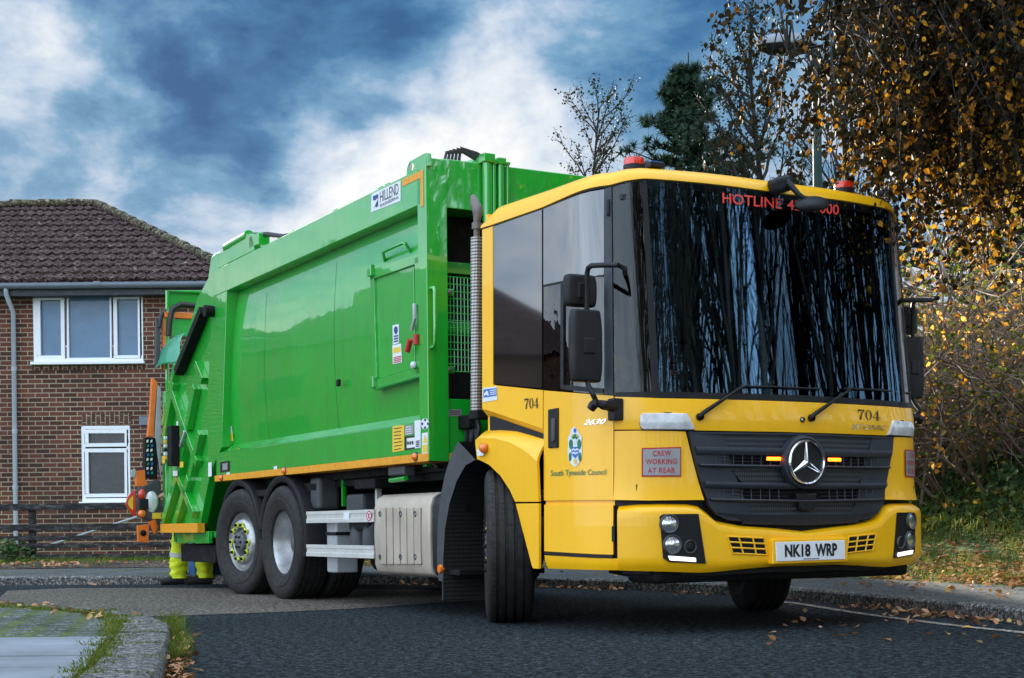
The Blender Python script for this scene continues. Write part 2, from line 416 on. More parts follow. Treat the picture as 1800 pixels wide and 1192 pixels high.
def cpatch(name, tops, bots, mat, parent=None, off=0., thick=.018, n=12, m=6, prof=None, full=False, both=False, smooth=40, tz=False, bevel=0):
    g = cgrid(tops, bots, off, n, m, prof, full, tz)
    outer = [[cabP(p[0], p[1], o) for p, o in r] for r in g]; inner = [[cabP(p[0], p[1], o - thick) for p, o in r] for r in g]
    mb = MB(); mb.sheet(outer); mb.sheet([r[::-1] for r in inner])
    mm, nn = len(g), len(g[0])
    mb.sheet([outer[0], inner[0]]); mb.sheet([outer[-1], inner[-1]])
    mb.sheet([[r[0] for r in outer], [r[0] for r in inner]]); mb.sheet([[r[-1] for r in outer], [r[-1] for r in inner]])
    o = part(name, mb, mat, parent, smooth=smooth, bevel=bevel)
    if both: part(name, mirrored(mb), mat, parent, smooth=smooth, bevel=bevel)
    return o
def pcab(off=.006):
    def f(u, v): t, z = ctz(u, v, off); return cabP(t, z, off)
    return f
def pside(Y): return lambda u, v: sp(u, v, Y)
def pfront(X): return lambda u, v: fp(u, v, X)
def decal(name, q, proj, mat, parent=None, n=2, m=2, thick=0):
    mb = MB(); mb.sheet([[proj(*bil(q, i / n, 1 - j / m)) for i in range(n + 1)] for j in range(m + 1)])
    return part(name, mb, mat, parent, fix=False)
def polydecal(name, pts, proj, mat, parent=None):
    mb = MB(); mb.add([proj(u, v) for u, v in pts], [tuple(range(len(pts)))]); return part(name, mb, mat, parent, fix=False)
def letters(name, s, q, proj, mat, parent=None, offset=0., shear=0., space=1.):
    vs, fs = font_mesh(s, offset, shear, space); mb = MB()
    mb.add([proj(*bil(q, a, b)) for a, b in vs], fs); return part(name, mb, mat, parent, fix=False)
def digits704(name, q, proj, mat, parent=None):
    mb = MB()
    def put(polys, x0, x1):
        for pl in polys: mb.add([proj(*bil(q, x0 + (x1 - x0) * a, b)) for a, b in pl], [tuple(range(len(pl)))])
    put([[(0, 1), (1, 1), (1, .92), (.86, .86), (.12, .86), (.05, .68), (0, .68)], [(.80, .87), (1, .93), (.58, .35), (.52, 0), (.26, 0), (.34, .36)]], 0, .29)
    N = 20; ring = []
    for i in range(N):
        a = 2 * math.pi * i / N; b = 2 * math.pi * (i + 1) / N
        ring.append([(.5 + .5 * math.cos(a), .5 + .5 * math.sin(a)), (.5 + .5 * math.cos(b), .5 + .5 * math.sin(b)), (.5 + .27 * math.cos(b), .5 + .45 * math.sin(b)), (.5 + .27 * math.cos(a), .5 + .45 * math.sin(a))])
    put(ring, .34, .63)
    put([[(.52, 0.04), (.74, 0.04), (.74, 1), (.66, 1), (.52, .85)], [(.66, 1), (.0, .30), (.0, .24), (.09, .30), (.60, .86)], [(0, .24), (1, .24), (1, .31), (.0, .31)], [(.38, 0), (.90, 0), (.90, .05), (.38, .05)]], .68, 1.)
    return part(name, mb, mat, parent, fix=False)

# ---------------- cab shell
cab = empty('cab', (0, 0, 0), 0, truck)
# roofline heights measured along the skin
rl = [ctz(849, 402), ctz(867, 396.5), ctz(954, 366.5), ctz(1073, 327), ctz(1100, 319.5), ctz(1130, 315.6), ctz(1240, 324), ctz(None, 343)]
rh = [(rl[0][0], .06), (rl[1][0], .15), (rl[2][0], .14), (rl[3][0], .105), (rl[5][0], .092), (0, .10)]
def lerpt(tab, t):
    t = -abs(t)
    if t <= tab[0][0]: return tab[0][1]
    for a, b in zip(tab, tab[1:]):
        if t <= b[0]: return a[1] + (b[1] - a[1]) * (t - a[0]) / max(1e-9, b[0] - a[0])
    return tab[-1][1]
def roofring(hf, inset, lift=0):
    r = []
    for i in range(NM):
        t = ARC[i]; z = lerpt(rl, t) + .004 + lerpt(rh, t) * hf + lift; r.append(cabP(t, z, .012 - inset))
    return r
mb = MB()
prof = [(-.04, .02), (0, .0), (.30, .004), (.55, .018), (.76, .045), (.92, .09), (1.0, .16), (1.05, .30), (1.08, .55), (1.1, .9)]
rings = [roofring(h, s) for h, s in prof]
for r in rings[5:]:
    for i, p in enumerate(r): pass
mb.sheet(rings)
last = rings[-1]; half = NM // 2
mb.sheet([last[:half + 1], last[::-1][:half + 1]])
back = [r[0] for r in rings] ; back2 = [r[-1] for r in rings]
mb.sheet([back, back2])
roof = part('roof', mb, YEL, cab, smooth=35)
# dark gap strip just under the roof
gap = [[cabP(t, lerpt(rl, t) - .006, .0) for t in ARC], [cabP(t, lerpt(rl, t) + .012, .0) for t in ARC]]
part('roof_seal', MB().sheet(gap), BLK, cab, smooth=40)
# rear yellow pillar and lower rear side
cpatch('rear_pillar', [(848.5, 404), (867, 398)], [(848.5, 684), (867.5, 677)], YEL, cab, off=.004, n=4, both=True)
cpatch('rear_side_panel', [(849, 680), (868, 677), (955.5, 686)], [(849, 719), (868, 724.5), (955.5, 754)], YEL, cab, off=.006, n=10, m=3, both=True)
cpatch('crease_panel', [(849, 719.5), (868, 725), (955.5, 754.5)], [(849, 733), (868, 738), (955.5, 769)], YEL, cab, off=.006, n=10, m=3, both=True, prof=lambda f: -.05 * f)
fend_t = [(813, 770), (822, 763), (848, 756.5), (875, 755), (902, 757), (925, 763), (942, 768), (955.5, 771)]
fend_m = [(817, 782), (830, 775), (855, 770), (882, 771), (908, 778), (930, 790), (946, 802), (955.5, 812)]
fend_b = [(838.5, 808), (850, 808), (868, 817), (888, 836), (905, 862), (914, 882), (930, 882), (955.5, 882)]
cpatch('wheel_arch_panel', fend_t, fend_m, YEL, cab, off=.0, n=14, m=5, both=True, prof=lambda f: -.035 + .085 * math.sin(f * 1.45))
cpatch('wheel_arch_panel', fend_m, fend_b, YEL, cab, off=.049, n=14, m=6, both=True, prof=lambda f: -.012 * f)
cpatch('arch_front_panel', [(915, 885.5), (930, 885), (955.5, 885)], [(944, 996), (946, 999), (955.5, 999.5)], YEL, cab, off=.036, n=6, m=6, both=True)
# door
door = cpatch('door', [(958, 686.5), (1079, 696)], [(958, 880), (1079, 879)], YEL, cab, off=.008, n=10, m=8, both=True)
cpatch('door_lower_panel', [(958.5, 887), (1078.5, 888)], [(958.5, 969), (1078.5, 975)], YEL, cab, off=.008, n=10, m=6, both=True)
cpatch('step_slot', [(959, 970), (1078, 976)], [(959, 974.5), (1078, 981)], BLK, cab, off=.012, n=8, m=2, both=True)
cpatch('sill', [(958.5, 976), (1088, 982)], [(960, 999.5), (1089, 1002.5)], YEL, cab, off=.006, n=10, m=3, both=True, prof=lambda f: -.02 * f * f)
cpatch('door_gap', [(958, 879), (1080, 878)], [(958, 889), (1080, 889)], YEL, cab, off=-.006, n=8, m=2, both=True)
# black lining inside the shut lines
core = MB()
def corering(z, ins, x0):
    return [cabP(t, z, -ins) for t in ARC if cabP(t, z, -ins).x >= x0]
for z0, z1, x0 in ((.44, 1.20, .62), (1.19, 1.39, -.24)):
    a = corering(z0, .028, x0); b = corering(z1, .028, x0); core.sheet([a, b], True); n_ = len(a); k0 = len(core.v) - 2 * n_
    core.f += [tuple(range(k0, k0 + n_)), tuple(range(k0 + n_, k0 + 2 * n_))]
part('cab_liner', core, BLK, cab)
rw = MB(); rw.box((-.235, 0, 1.95), (.03, 2.42, 1.62)); rwl = part('rear_wall', rw, YEL, cab); part('wall_trim', MB().box((-.205, 0, 1.95), (.02, 2.36, 1.56)), DASH, rwl); part('headlining', MB().box((.55, 0, 2.60), (1.4, 2.2, .03)), DASH, cab)
# door handle and lock strip
px = pcab(.014)
cpatch('handle', [(967.5, 720), (984.5, 717)], [(967.5, 788), (984.5, 787)], BLK, door, off=.02, thick=.02, n=4, m=4, bevel=.006)
cpatch('handle_grip', [(976, 736), (982, 735.5)], [(976, 776), (982, 776)], GREYP, door, off=.034, thick=.02, n=3, m=4, bevel=.006)
cpatch('latch_slot', [(1076.5, 925), (1081.5, 925)], [(1076.5, 952), (1081.5, 952)], BLK, cab, off=.012, n=3, m=3)
# glazing and black gloss panels of the side
cpatch('rear_side_glass', [(868.5, 398.5), (953.5, 368.5)], [(868.5, 675), (953.5, 682.5)], PANELB, cab, off=.004, n=8, m=8, both=True)
cpatch('door_top_panel', [(956, 367.5), (1062, 333)], [(956, 502), (1062, 484)], PANELB, cab, off=.004, n=8, m=6, both=True)
cpatch('door_window', [(956, 504), (1062, 486)], [(956, 684), (1063, 693)], SGLASS, cab, off=.002, thick=.006, n=8, m=6, both=True)
cpatch('window_frame', [(988, 498), (993, 497)], [(988, 683), (993, 684)], BLK, cab, off=.012, n=3, m=4, both=True)
cpatch('window_frame', [(989, 676), (1062, 683)], [(989, 684), (1062, 692)], BLK, cab, off=.012, n=5, m=2, both=True)
cpatch('window_frame', [(956.5, 501), (1062, 483)], [(956.5, 504), (1062, 486.5)], BLK, cab, off=.009, n=5, m=2, both=True)
cpatch('door_pillar', [(1063, 333), (1075.5, 329)], [(1064, 693), (1079, 695)], SLT, cab, off=.012, n=4, m=6, both=True)
cpatch('hinge', [(1068, 352), (1073, 351)], [(1068, 380), (1073, 380)], BLK, cab, off=.03, thick=.03, n=3, m=3, bevel=.005)
cpatch('corner_glass', [(1077, 329), (1104, 321), (1130, 318)], [(1080.5, 695), (1115, 696), (1147, 697)], CGLASS, cab, off=.004, thick=.006, n=12, m=8, both=True)
cpatch('windscreen_pillar', [(1128, 318), (1136, 318.5)], [(1146, 697), (1160, 698)], BLK, cab, off=.008, n=4, m=8, both=True)
cpatch('windscreen', [(1135, 318.5), (1240, 326), (None, 345)], [(1158, 690), (1283, 693), (None, 697)], SCREEN, cab, off=.004, thick=.006, n=24, m=12, full=True)
cpatch('windscreen_seal', [(1082, 690), (1158, 689), (1283, 691.5), (None, 695)], [(1082, 699), (1158, 699), (1283, 702), (None, 706)], BLK, cab, off=.010, n=24, m=3, full=True)
cpatch('windscreen_band', [(1135, 317), (1240, 324.5), (None, 343)], [(1136, 330), (1240, 337), (None, 352)], BLK, cab, off=.0, thick=.004, n=24, m=2, full=True)
# interior pillar inside the corner glass
for s in (1, -1):
    part('inner_pillar', MB().tube([cabP(s * -ctz(1112, 400)[0] * -1, z, -.06) for z in (1.38, 2.0, 2.64)], .04, 8), BLK, cab, smooth=40)
# bonnet and corner panels
cpatch('bonnet', [(1081.5, 698), (1158, 700.5), (1283, 703), (None, 707)], [(1081.5, 755.5), (1158, 756), (1283, 758), (None, 760.5)], YEL, cab, off=.012, n=30, m=5, full=True, prof=lambda f: .012 * math.sin(f * 2.6))
cpatch('corner_panel', [(1081.5, 758), (1125, 757.5), (1203, 759)], [(1081.5, 879), (1140, 880), (1233, 879)], YEL, cab, off=.012, n=14, m=8, both=True, prof=lambda f: .006 + .020 * (f ** 6))
cpatch('corner_seam', [(1081.5, 881), (1140, 882), (1236, 881)], [(1081.5, 889), (1140, 888), (1240, 889)], BLK, cab, off=-.012, n=12, m=2, both=True)
# bumper
bt = [(1089, 890), (1120, 887), (1160, 886), (1205, 886.5), (1224, 890), (1238, 900), (1255, 915.6), (1296, 924), (1356, 928.5), (None, 934)]
bb = [(1090, 1002.5), (1120, 1003.5), (1160, 1004.5), (1205, 1006), (1225, 1006.5), (1240, 1006), (1260, 1004.5), (1296, 1000.5), (1351, 995.5), (None, 994.5)]
BO = lambda f: .062 - .05 * (1 - min(1, f / .12)) ** 2 - .03 * max(0, (f - .82) / .18) ** 2
bumper = cpatch('bumper', bt, bb, YEL, cab, off=.0, thick=.05, n=36, m=14, full=True, prof=BO)
bo = .066
cpatch('bumper_lip', [(1092, 1002), (1205, 1005), (1260, 1004), (1351, 995), (None, 994)], [(1092, 1008), (1205, 1012), (1260, 1012), (1351, 1006), (None, 1006)], BLK, cab, off=-.03, thick=.03, n=24, m=2, full=True)
# light clusters: housing, two lamps, blank and running light on each side
LTop = [(1156, 906), (1161, 903.5), (1219, 903)]; LBot = [(1163, 983), (1170, 988), (1232.5, 991)]
HL = cpatch('headlight', [(1155.5, 908), (1161, 904), (1219, 903.5)], [(1161, 981), (1170, 987.5), (1232, 990.5)], BLK, cab, off=.070, thick=.05, n=10, m=6)
HL2 = cpatch('headlight', [(-a, z) for a, z in [ctz(1155.5, 908, .07), ctz(1161, 904, .07), ctz(1219, 903.5, .07)]], [(-a, z) for a, z in [ctz(1161, 981, .07), ctz(1170, 987.5, .07), ctz(1232, 990.5, .07)]], BLK, cab, off=.070, thick=.05, n=10, m=6, tz=True)
def lampdisc(t, z, r, off, mat, name, par, depth=.012, rimmat=None):
    c = cabP(t, z, off); n = (cabP(t, z, off + .1) - c).normalized(); x = Vector((0, 0, 1)).cross(n).normalized(); y = n.cross(x)
    M = Matrix((x, y, n)).transposed().to_4x4(); M.translation = c
    part(name, MB().lathe([(.0005, depth * .55), (r * .55, depth * .5), (r * .8, depth * .2), (r, 0), (r, -.01)], M, 20), mat, par, smooth=50)
    part(name + '_bezel', MB().lathe([(r, -.006), (r, depth * .5), (r * 1.12, depth * .9), (r * 1.25, depth * .3), (r * 1.28, -.006)], M, 20), rimmat or GREYP, par, smooth=50)
for par, s in ((HL, 1), (HL2, -1)):
    for (u, v, r, m_) in ((1176.5, 921, .047, LED), (1182, 957, .047, LED), (1213, 961, .032, BLK)):
        t, z = ctz(u, v, .07); lampdisc(t * s, z, r, .073, m_, 'lamp', par)
    A = [ctz(1174, 977, .07), ctz(1222, 980.5, .07)]; B = [ctz(1177, 985, .07), ctz(1223, 988, .07)]
    cpatch('running_light', [(a * s, z) for a, z in A], [(a * s, z) for a, z in B], DRL, par, off=.082, thick=.014, n=6, m=2, tz=True, bevel=.004)
# indicator lamps on the corner
IT = [ctz(1125, 731), ctz(1130, 727), ctz(1204, 727.5)]; IB = [ctz(1125, 750), ctz(1130, 755.5), ctz(1218, 756)]
for s in (1, -1):
    cpatch('indicator', [(a * s, z) for a, z in IT], [(a * s, z) for a, z in IB], CLR, cab, off=.032, thick=.03, n=10, m=4, tz=True, bevel=.006, prof=lambda f: .008 * math.sin(3.1 * f))
    e = .006
    cpatch('indicator_surround', [(a * s - (e * 2 if k == 0 else 0) * s, z + e) for k, (a, z) in enumerate(IT)], [(a * s, z - e) for a, z in IB], BLK, cab, off=.022, thick=.02, n=10, m=3, tz=True)
# bumper vents
def vents(s):
    q = [ctz(1278, 943, .06), ctz(1342, 946, .06), ctz(1347, 975.5, .06), ctz(1287, 972.5, .06)]
    q = [(a * s, z) for a, z in q]
    def P(a, b, o): t = bil([Vector((*x, 0)) for x in q], a, b); return cabP(t.x, t.y, o)
    mb = MB(); rows = []
    N = 10
    mb.sheet([[P(i / N, 1, .0655) for i in range(N + 1)], [P(i / N, 0, .0655) for i in range(N + 1)]])
    vent = part('air_vent', mb, BLM, bumper, fix=False)
    mb = MB()
    for b in (.34, .67): mb.tube([P(i / N, b, .067) for i in range(N + 1)], .0055, 6)
    for a in (.30, .68): mb.tube([P(a, j / 4, .067) for j in range(5)], .0055, 6)
    per = [P(i / N, 1, .066) for i in range(N + 1)] + [P(1, 1 - j / 4, .066) for j in range(1, 5)] + [P(1 - i / N, 0, .066) for i in range(1, N + 1)] + [P(0, j / 4, .066) for j in range(1, 5)]
    mb.tube(per, .005, 6)
    part('vent_bars', mb, YEL, vent, smooth=50)
vents(1); vents(-1)
# number plate
PXF = cabP(0, .47, .1).x
pq = [(1364, 953.3), (1485.5, 949.7), (1485.8, 983.2), (1365.5, 987.2)]
def platebox(q, x0, x1, mat, name, par, bevel=0):
    a = [fp(u, v, x1) for u, v in q]; return part(name, MB().prism(a, (x0 - x1, 0, 0)), mat, par, bevel=bevel)
holder = platebox([(1359.5, 948), (1489.5, 944.2), (1491, 987.5), (1358.5, 992.5)], 1.58, PXF - .006, YEL, 'plate_holder', bumper, .008)
plate = platebox(pq, PXF - .02, PXF, PLATE, 'number_plate', bumper, .003)
ppx = pfront(PXF + .002)
letters('plate_lettering', 'NK18', [(1379.5, 957.3), (1424.5, 956), (1425, 978.4), (1380, 979.8)], ppx, INK, plate, offset=.042, space=1.02)
letters('plate_lettering', 'WRP', [(1433, 955.8), (1471.5, 954.6), (1472, 977), (1433.5, 978.2)], ppx, INK, plate, offset=.042)
decal('plate_small_print', [(1412, 982), (1440, 981.2), (1440, 982.4), (1412, 983.2)], ppx, INK, plate)

# grille
G0 = .012
gl_t = [(1206, 759.5), (1283, 760.5), (None, 763)]
grille_edge = [(1206, 759.5), (1213, 790), (1220, 821), (1232, 861), (1240, 886), (1253, 904), (1275, 914), (1346, 920.5)]
gback = cpatch('grille', [(1206, 759.5), (1250, 760), (1283, 760.5), (1346, 761.5), (None, 763)], [(1241, 888), (1256, 906), (1280, 915), (1346, 921), (None, 925)], BLM, cab, off=.010, thick=.03, n=24, m=6, full=True)
def EL(v):
    """left edge of the grille at photo row v"""
    for a, b in zip(grille_edge, grille_edge[1:]):
        if a[1] <= v <= b[1]: return a[0] + (b[0] - a[0]) * (v - a[1]) / (b[1] - a[1])
    return grille_edge[-1][0]
def gband(name, v0, v1, mat, off, l0=0, l1=0, c0=3, c1=3, thick=.02, prof=None):
    a = EL(v0) + l0; b = EL(v1) + l1
    return cpatch(name, [(a, v0), (1300, v0 + (c0) * .5), (None, v0 + c0)], [(b, v1), (1300, v1 + c1 * .5), (None, v1 + c1)], mat, gback, off=off, thick=thick, n=24, m=4, full=True, prof=prof)
SLP = lambda f: .008 - .016 * abs(f - .4)
gband('grille_bar', 759.5, 762.5, SLT, .042)
gband('mesh_insert', 762, 788, GRM, .026, 44, 55)
gband('grille_bar', 786, 799, SLT, .052, 4, 4, prof=SLP)
gband('grille_bar', 816, 821, SLT, .056, 4, 6, prof=SLP)
gband('mesh_insert', 820, 849, GRM, .028, 56, 72)
gband('grille_bar', 847, 857.5, SLT, .052, 4, 4, prof=SLP)
gband('grille_bar', 876, 881, SLT, .056, 4, 6, prof=SLP)
gband('mesh_insert', 879, 904, GRM, .026, 68, 88)
gband('grille_bar', 902, 919, SLT, .046, 4, 0, c0=5, c1=5, prof=lambda f: -.02 * f)
# solid side wings of the grille
for s in (1, -1):
    L = [(1206, 759.5), (1212, 786), (1220, 821), (1232, 861), (1241, 888), (1254, 905), (1277, 915)]
    Rr = [(1262, 761), (1272, 786), (1284, 821), (1298, 861), (1308, 888), (1318, 904), (1330, 918)]
    # as rows
    rows = []
    for a, b in zip(L, Rr):
        A = ctz(*a); B = ctz(*b); rows.append([(A[0] + (B[0] - A[0]) * k / 5, A[1] + (B[1] - A[1]) * k / 5) for k in range(6)])
    mb = MB()
    o = [[cabP(t * s, z, .040 + .006 * math.sin(j * 1.9) - .012 * (k / 5)) for k, (t, z) in enumerate(r)] for j, r in enumerate(rows)]
    i_ = [[cabP(t * s, z, .012) for t, z in r] for r in rows]
    mb.sheet(o); mb.sheet([[r[0] for r in o], [r[0] for r in i_]]); mb.sheet([[r[-1] for r in o], [r[-1] for r in i_]]); mb.sheet([o[0], i_[0]]); mb.sheet([o[-1], i_[-1]])
    part('grille_wing', mb, SLT, gback, smooth=30)
# fins in the two slots
mb = MB()
for v0, v1 in ((799, 817), (858, 877)):
    for k in range(9):
        for s in (1, -1):
            t, z0 = ctz(1252 + k * 16 + (v0 - 799) * .25, v0 + 1); _, z1 = ctz(1252 + k * 16 + (v0 - 799) * .25, v1 + 1)
            if abs(t) < .16: continue
            mb.tube([cabP(t * s, z0, .036), cabP(t * s, z1, .036)], .0035, 4)
    for f in (.33, .66):
        zz0 = [ctz(u, v0 + (v1 - v0) * f + (u - 1250) / 165 * 3) for u in (1262, 1300, 1340, 1380)]
        for s in (1, -1): mb.tube([cabP(t * s, z, .032) for t, z in zz0], .003, 4)
part('slot_fins', mb, SLT, gback)
# radar block under the emblem
rt = [(1390, 867), (None, 868)]; rb = [(1396, 897), (None, 899)]
cpatch('sensor_block', rt, rb, BLK, gback, off=.06, thick=.05, n=8, m=4, full=True, bevel=.008)
# strobes
for s in (1, -1):
    t0, z0 = ctz(1347, 803.5, .04); t1, z1 = ctz(1373, 809.5, .04)
    cpatch('strobe_light', [(t0 * s, z0), (t1 * s, z0)], [(t0 * s, z1), (t1 * s, z1)], STRB, gback, off=.05, thick=.03, n=5, m=2, tz=True, bevel=.004)
    e = .006
    cpatch('strobe_housing', [((t0 - e) * s, z0 + e), ((t1 + e) * s, z0 + e)], [((t0 - e) * s, z1 - e), ((t1 + e) * s, z1 - e)], BLK, gback, off=.044, thick=.03, n=5, m=2, tz=True)
# round emblem with three pointed star
EX = 1.617; ec = fp(1416.5, 812.5, EX); ER = .138
ME = Matrix.Translation(ec) @ Matrix.Rotation(rad(90), 4, 'Y') @ Matrix.Rotation(rad(90), 4, 'Z')
# local: x -> Y(left), y -> Z up, z -> X forward
ME = Matrix(((0, 0, 1, ec.x), (1, 0, 0, ec.y), (0, 1, 0, ec.z), (0, 0, 0, 1)))
emb = part('emblem', MB().lathe([(.0005, .0), (ER * .9, .0), (ER * .9, -.03)], ME, 40), BLK, gback, smooth=40)
part('emblem_ring', MB().lathe([(ER * .88, .0), (ER * .90, .014), (ER * .96, .018), (ER * 1.01, .008), (ER * 1.02, -.03)], ME, 48), CHR, emb, smooth=50)
part('emblem_surround', MB().lathe([(ER * 1.02, -.008), (ER * 1.06, .004), (ER * 1.17, -.004), (ER * 1.22, -.05)], ME, 48), SLT, emb, smooth=50)
mb = MB()
for k in range(3):
    a = rad(90 + 120 * k); d = Vector((math.cos(a), math.sin(a), 0)); n_ = Vector((-d.y, d.x, 0))
    tip = d * ER * .91; b0 = n_ * ER * .155 - d * ER * .09; b1 = -n_ * ER * .155 - d * ER * .09; w = .010
    vs = [ME @ (tip + n_ * .004 + Vector((0, 0, .004))), ME @ (tip - n_ * .004 + Vector((0, 0, .004))), ME @ (d * ER * .04 - n_ * ER * .16 * .9 + Vector((0, 0, .006))), ME @ Vector((0, 0, .020)), ME @ (d * ER * .04 + n_ * ER * .16 * .9 + Vector((0, 0, .006))), ME @ (tip + Vector((0, 0, .010)))]
    mb.add(vs, [(0, 5, 3, 4), (5, 1, 2, 3)])
part('emblem_star', mb, CHR, emb)
# little round badge and lettering of the bonnet
t, z = ctz(1409.5, 738, .02)
lampdisc(t, z, .014, .024, CHR, 'bonnet_badge', cab, .01, BLK)
pc = pcab(.030)
digits704('fleet_number', [(1508, 719.5), (1547, 722), (1547.5, 739.5), (1508.5, 737.5)], pcab(.026), INK, cab)
letters('model_badge', 'ECONIC', [(1498, 745), (1560, 748), (1559, 756.5), (1496.5, 754)], pcab(.028), CHR, cab, offset=.01, shear=.3)
# side decals
digits704('fleet_number', [(921.5, 701), (946.5, 698.5), (946.5, 717), (921.5, 719)], pcab(.010), INK, cab)
letters('model_badge', '2630', [(1027, 738), (1066, 735.5), (1063.5, 745), (1024, 747.5)], pcab(.012), CHR, cab, offset=.012, shear=.35)
for s_, a0, a1, up_ in (('South', 0, .225, 1), ('Tyneside', .262, .625, 1), ('Council', .665, 1, 1)):
    q_ = [(968, 826.5), (1065.5, 824.5), (1065.5, 837.0), (968, 840)]; lo_ = .0 if s_ == 'Tyneside' else .22
    letters('council_lettering', s_, [tuple(bil(q_, a0, 1)), tuple(bil(q_, a1, 1)), tuple(bil(q_, a1, lo_)), tuple(bil(q_, a0, lo_))], pcab(.012), GRI, cab, offset=.006)
crew = decal('crew_sign', [(1128, 787.5), (1197.5, 785.5), (1197.5, 838), (1128, 838)], pcab(.024), RED, cab, 6, 4)
decal('crew_sign_face', [(1130.5, 790), (1195.5, 788), (1195.5, 835.5), (1130.5, 835.5)], pcab(.0265), SLV, crew, 6, 4)
for s_, q in (('CREW', [(1147.5, 792.5), (1180, 791.5), (1180, 801), (1147.5, 801.5)]), ('WORKING', [(1135, 807), (1190, 806), (1190, 815.5), (1135, 816)]), ('AT REAR', [(1138.5, 822.5), (1187, 821.5), (1187, 831), (1138.5, 831.8)])):
    letters('crew_lettering', s_, q, pcab(.029), RED, crew, offset=.012, space=1.1)
# the far corner carries the same sign
crew2 = MB(); f0 = pcab(.024)
tz = [ctz(u, v, .024) for u, v in ((1590.5, 790), (1613.5, 793.5), (1613, 838), (1590.5, 838.5))]
tl_, bl_ = tz[0], tz[3]
W_ = abs(ctz(1197.5, 785.5, .024)[0] - ctz(1128, 787.5, .024)[0]); Hh = tl_[1] - bl_[1]
def far(a, b, o): return cabP(tl_[0] + W_ * a, bl_[1] + Hh * b, o)
def fgrid(a0, a1, b0, b1, o, n=6): return [[far(a0 + (a1 - a0) * i / n, b1 + (b0 - b1) * j / 2, o) for i in range(n + 1)] for j in range(3)]
c2 = part('crew_sign', MB().sheet(fgrid(0, 1, 0, 1, .024)), RED, cab, fix=False)
part('crew_sign_face', MB().sheet(fgrid(.035, .965, .05, .95, .0265)), SLV, c2, fix=False)
for s_, (a0, a1, b0, b1) in (('CREW', (.28, .75, .70, .89)), ('WORKING', (.1, .9, .42, .61)), ('AT REAR', (.15, .85, .13, .32))):
    vs, fs = font_mesh(s_, .012, 0, 1.1); part('crew_lettering', (lambda m: (m.add([far(a0 + (a1 - a0) * x, b0 + (b1 - b0) * y, .029) for x, y in vs], fs), m)[1])(MB()), RED, c2, fix=False)
# council crest: helm, mantling, shield, motto scroll
pcr = pcab(.011)
def ell(cx, cy, rx, ry, n=14, a0=0): return [(cx + rx * math.cos(2 * math.pi * i / n + a0), cy + ry * math.sin(2 * math.pi * i / n + a0)) for i in range(n)]
crest = polydecal('council_crest', [(1004, 754), (1010, 750), (1015, 756), (1019, 763), (1023, 768), (1022, 778), (1023, 790), (1022, 806), (1017, 815), (1011, 821), (1005, 817), (999, 808), (998, 792), (999, 780), (998, 770), (1002, 763)], pcr, WHT, cab)
p2 = pcab(.0125); p3 = pcab(.0135); p4 = pcab(.0145)
for q, m_ in ((ell(1003.5, 781, 3.5, 9), GRI), (ell(1018, 781, 3.5, 9), GRI), (ell(1010.5, 768, 6, 5), GRI), (ell(1010.5, 757, 2.5, 4), BLUL), (ell(1002, 803, 2.5, 8), GRI), (ell(1019, 803, 2.5, 8), GRI), ([(1004, 786), (1017.5, 785), (1017, 798), (1011, 806), (1004.5, 799)], BLUL)):
    polydecal('crest_colour', q, p2, m_, crest)
for q, m_ in ((ell(1010.5, 775, 3, 4), WHT), ([(1005, 790), (1008, 788), (1011, 790), (1014, 788), (1017, 789.5), (1017, 792), (1014, 791), (1011, 793), (1008, 791), (1005, 793)], WHT), ([(1005.5, 796), (1008, 794), (1011, 796), (1014, 794), (1016.5, 795.5), (1016, 798), (1014, 797), (1011, 799), (1008, 797), (1006, 799)], WHT), (ell(1011, 811, 3, 4), YST), (ell(1006, 766, 1.8, 2), YST), (ell(1015, 766, 1.8, 2), YST)):
    polydecal('crest_colour', q, p3, m_, crest)
# blue information sticker behind the door
st = decal('info_sticker', [(848.5, 682.5), (873, 679), (874, 703), (848.5, 707)], pcab(.009), WHT, cab)
decal('sticker_field', [(849.5, 685), (872, 682), (872.5, 695.5), (849.5, 699)], pcab(.011), BLUL, st)
polydecal('sticker_mark', [(850.5, 693), (855, 687), (858, 688), (859, 696), (854, 694), (851, 696)], pcab(.0125), WHT, st)
for k in range(3): decal('sticker_line', [(861, 686 + k * 3.4), (871.5, 684.6 + k * 3.4), (871.5, 686.2 + k * 3.4), (861, 687.6 + k * 3.4)], pcab(.0125), WHT, st)
# hotline lettering on the glass
for s_, a0, a1 in (('HOTLINE', 0, .51), ('427', .555, .745), ('7000', .78, 1)):
    q_ = [(1270, 338.5), (1475, 360), (1474.5, 378), (1270, 357)]
    letters('hotline_lettering', s_, [tuple(bil(q_, a0, 1)), tuple(bil(q_, a1, 1)), tuple(bil(q_, a1, 0)), tuple(bil(q_, a0, 0))], pcab(.010), HOT, cab, offset=.012)
# wipers
for pts in ([(1229, 733), (1236, 726), (1300, 683), (1316, 676)], [(1424, 735), (1432, 728), (1484, 692), (1500, 681)]):
    P = pcab(.045)
    wp = part('wiper', MB().tube([P(*p) for p in pts], [.012, .014, .009, .006], 8), BLK, cab, smooth=50)
    bl = [(1300, 679), (1360, 680), (1440, 684)] if pts[0][0] < 1300 else [(1484, 683), (1540, 685), (1602, 692)]
    P2 = pcab(.022); part('wiper_blade', MB().tube([P2(*p) for p in bl], .007, 6), BLK, wp, smooth=50)
    t, z = ctz(*pts[0], .02); lampdisc(t, z, .018, .03, BLK, 'pivot', wp, .02, BLK)
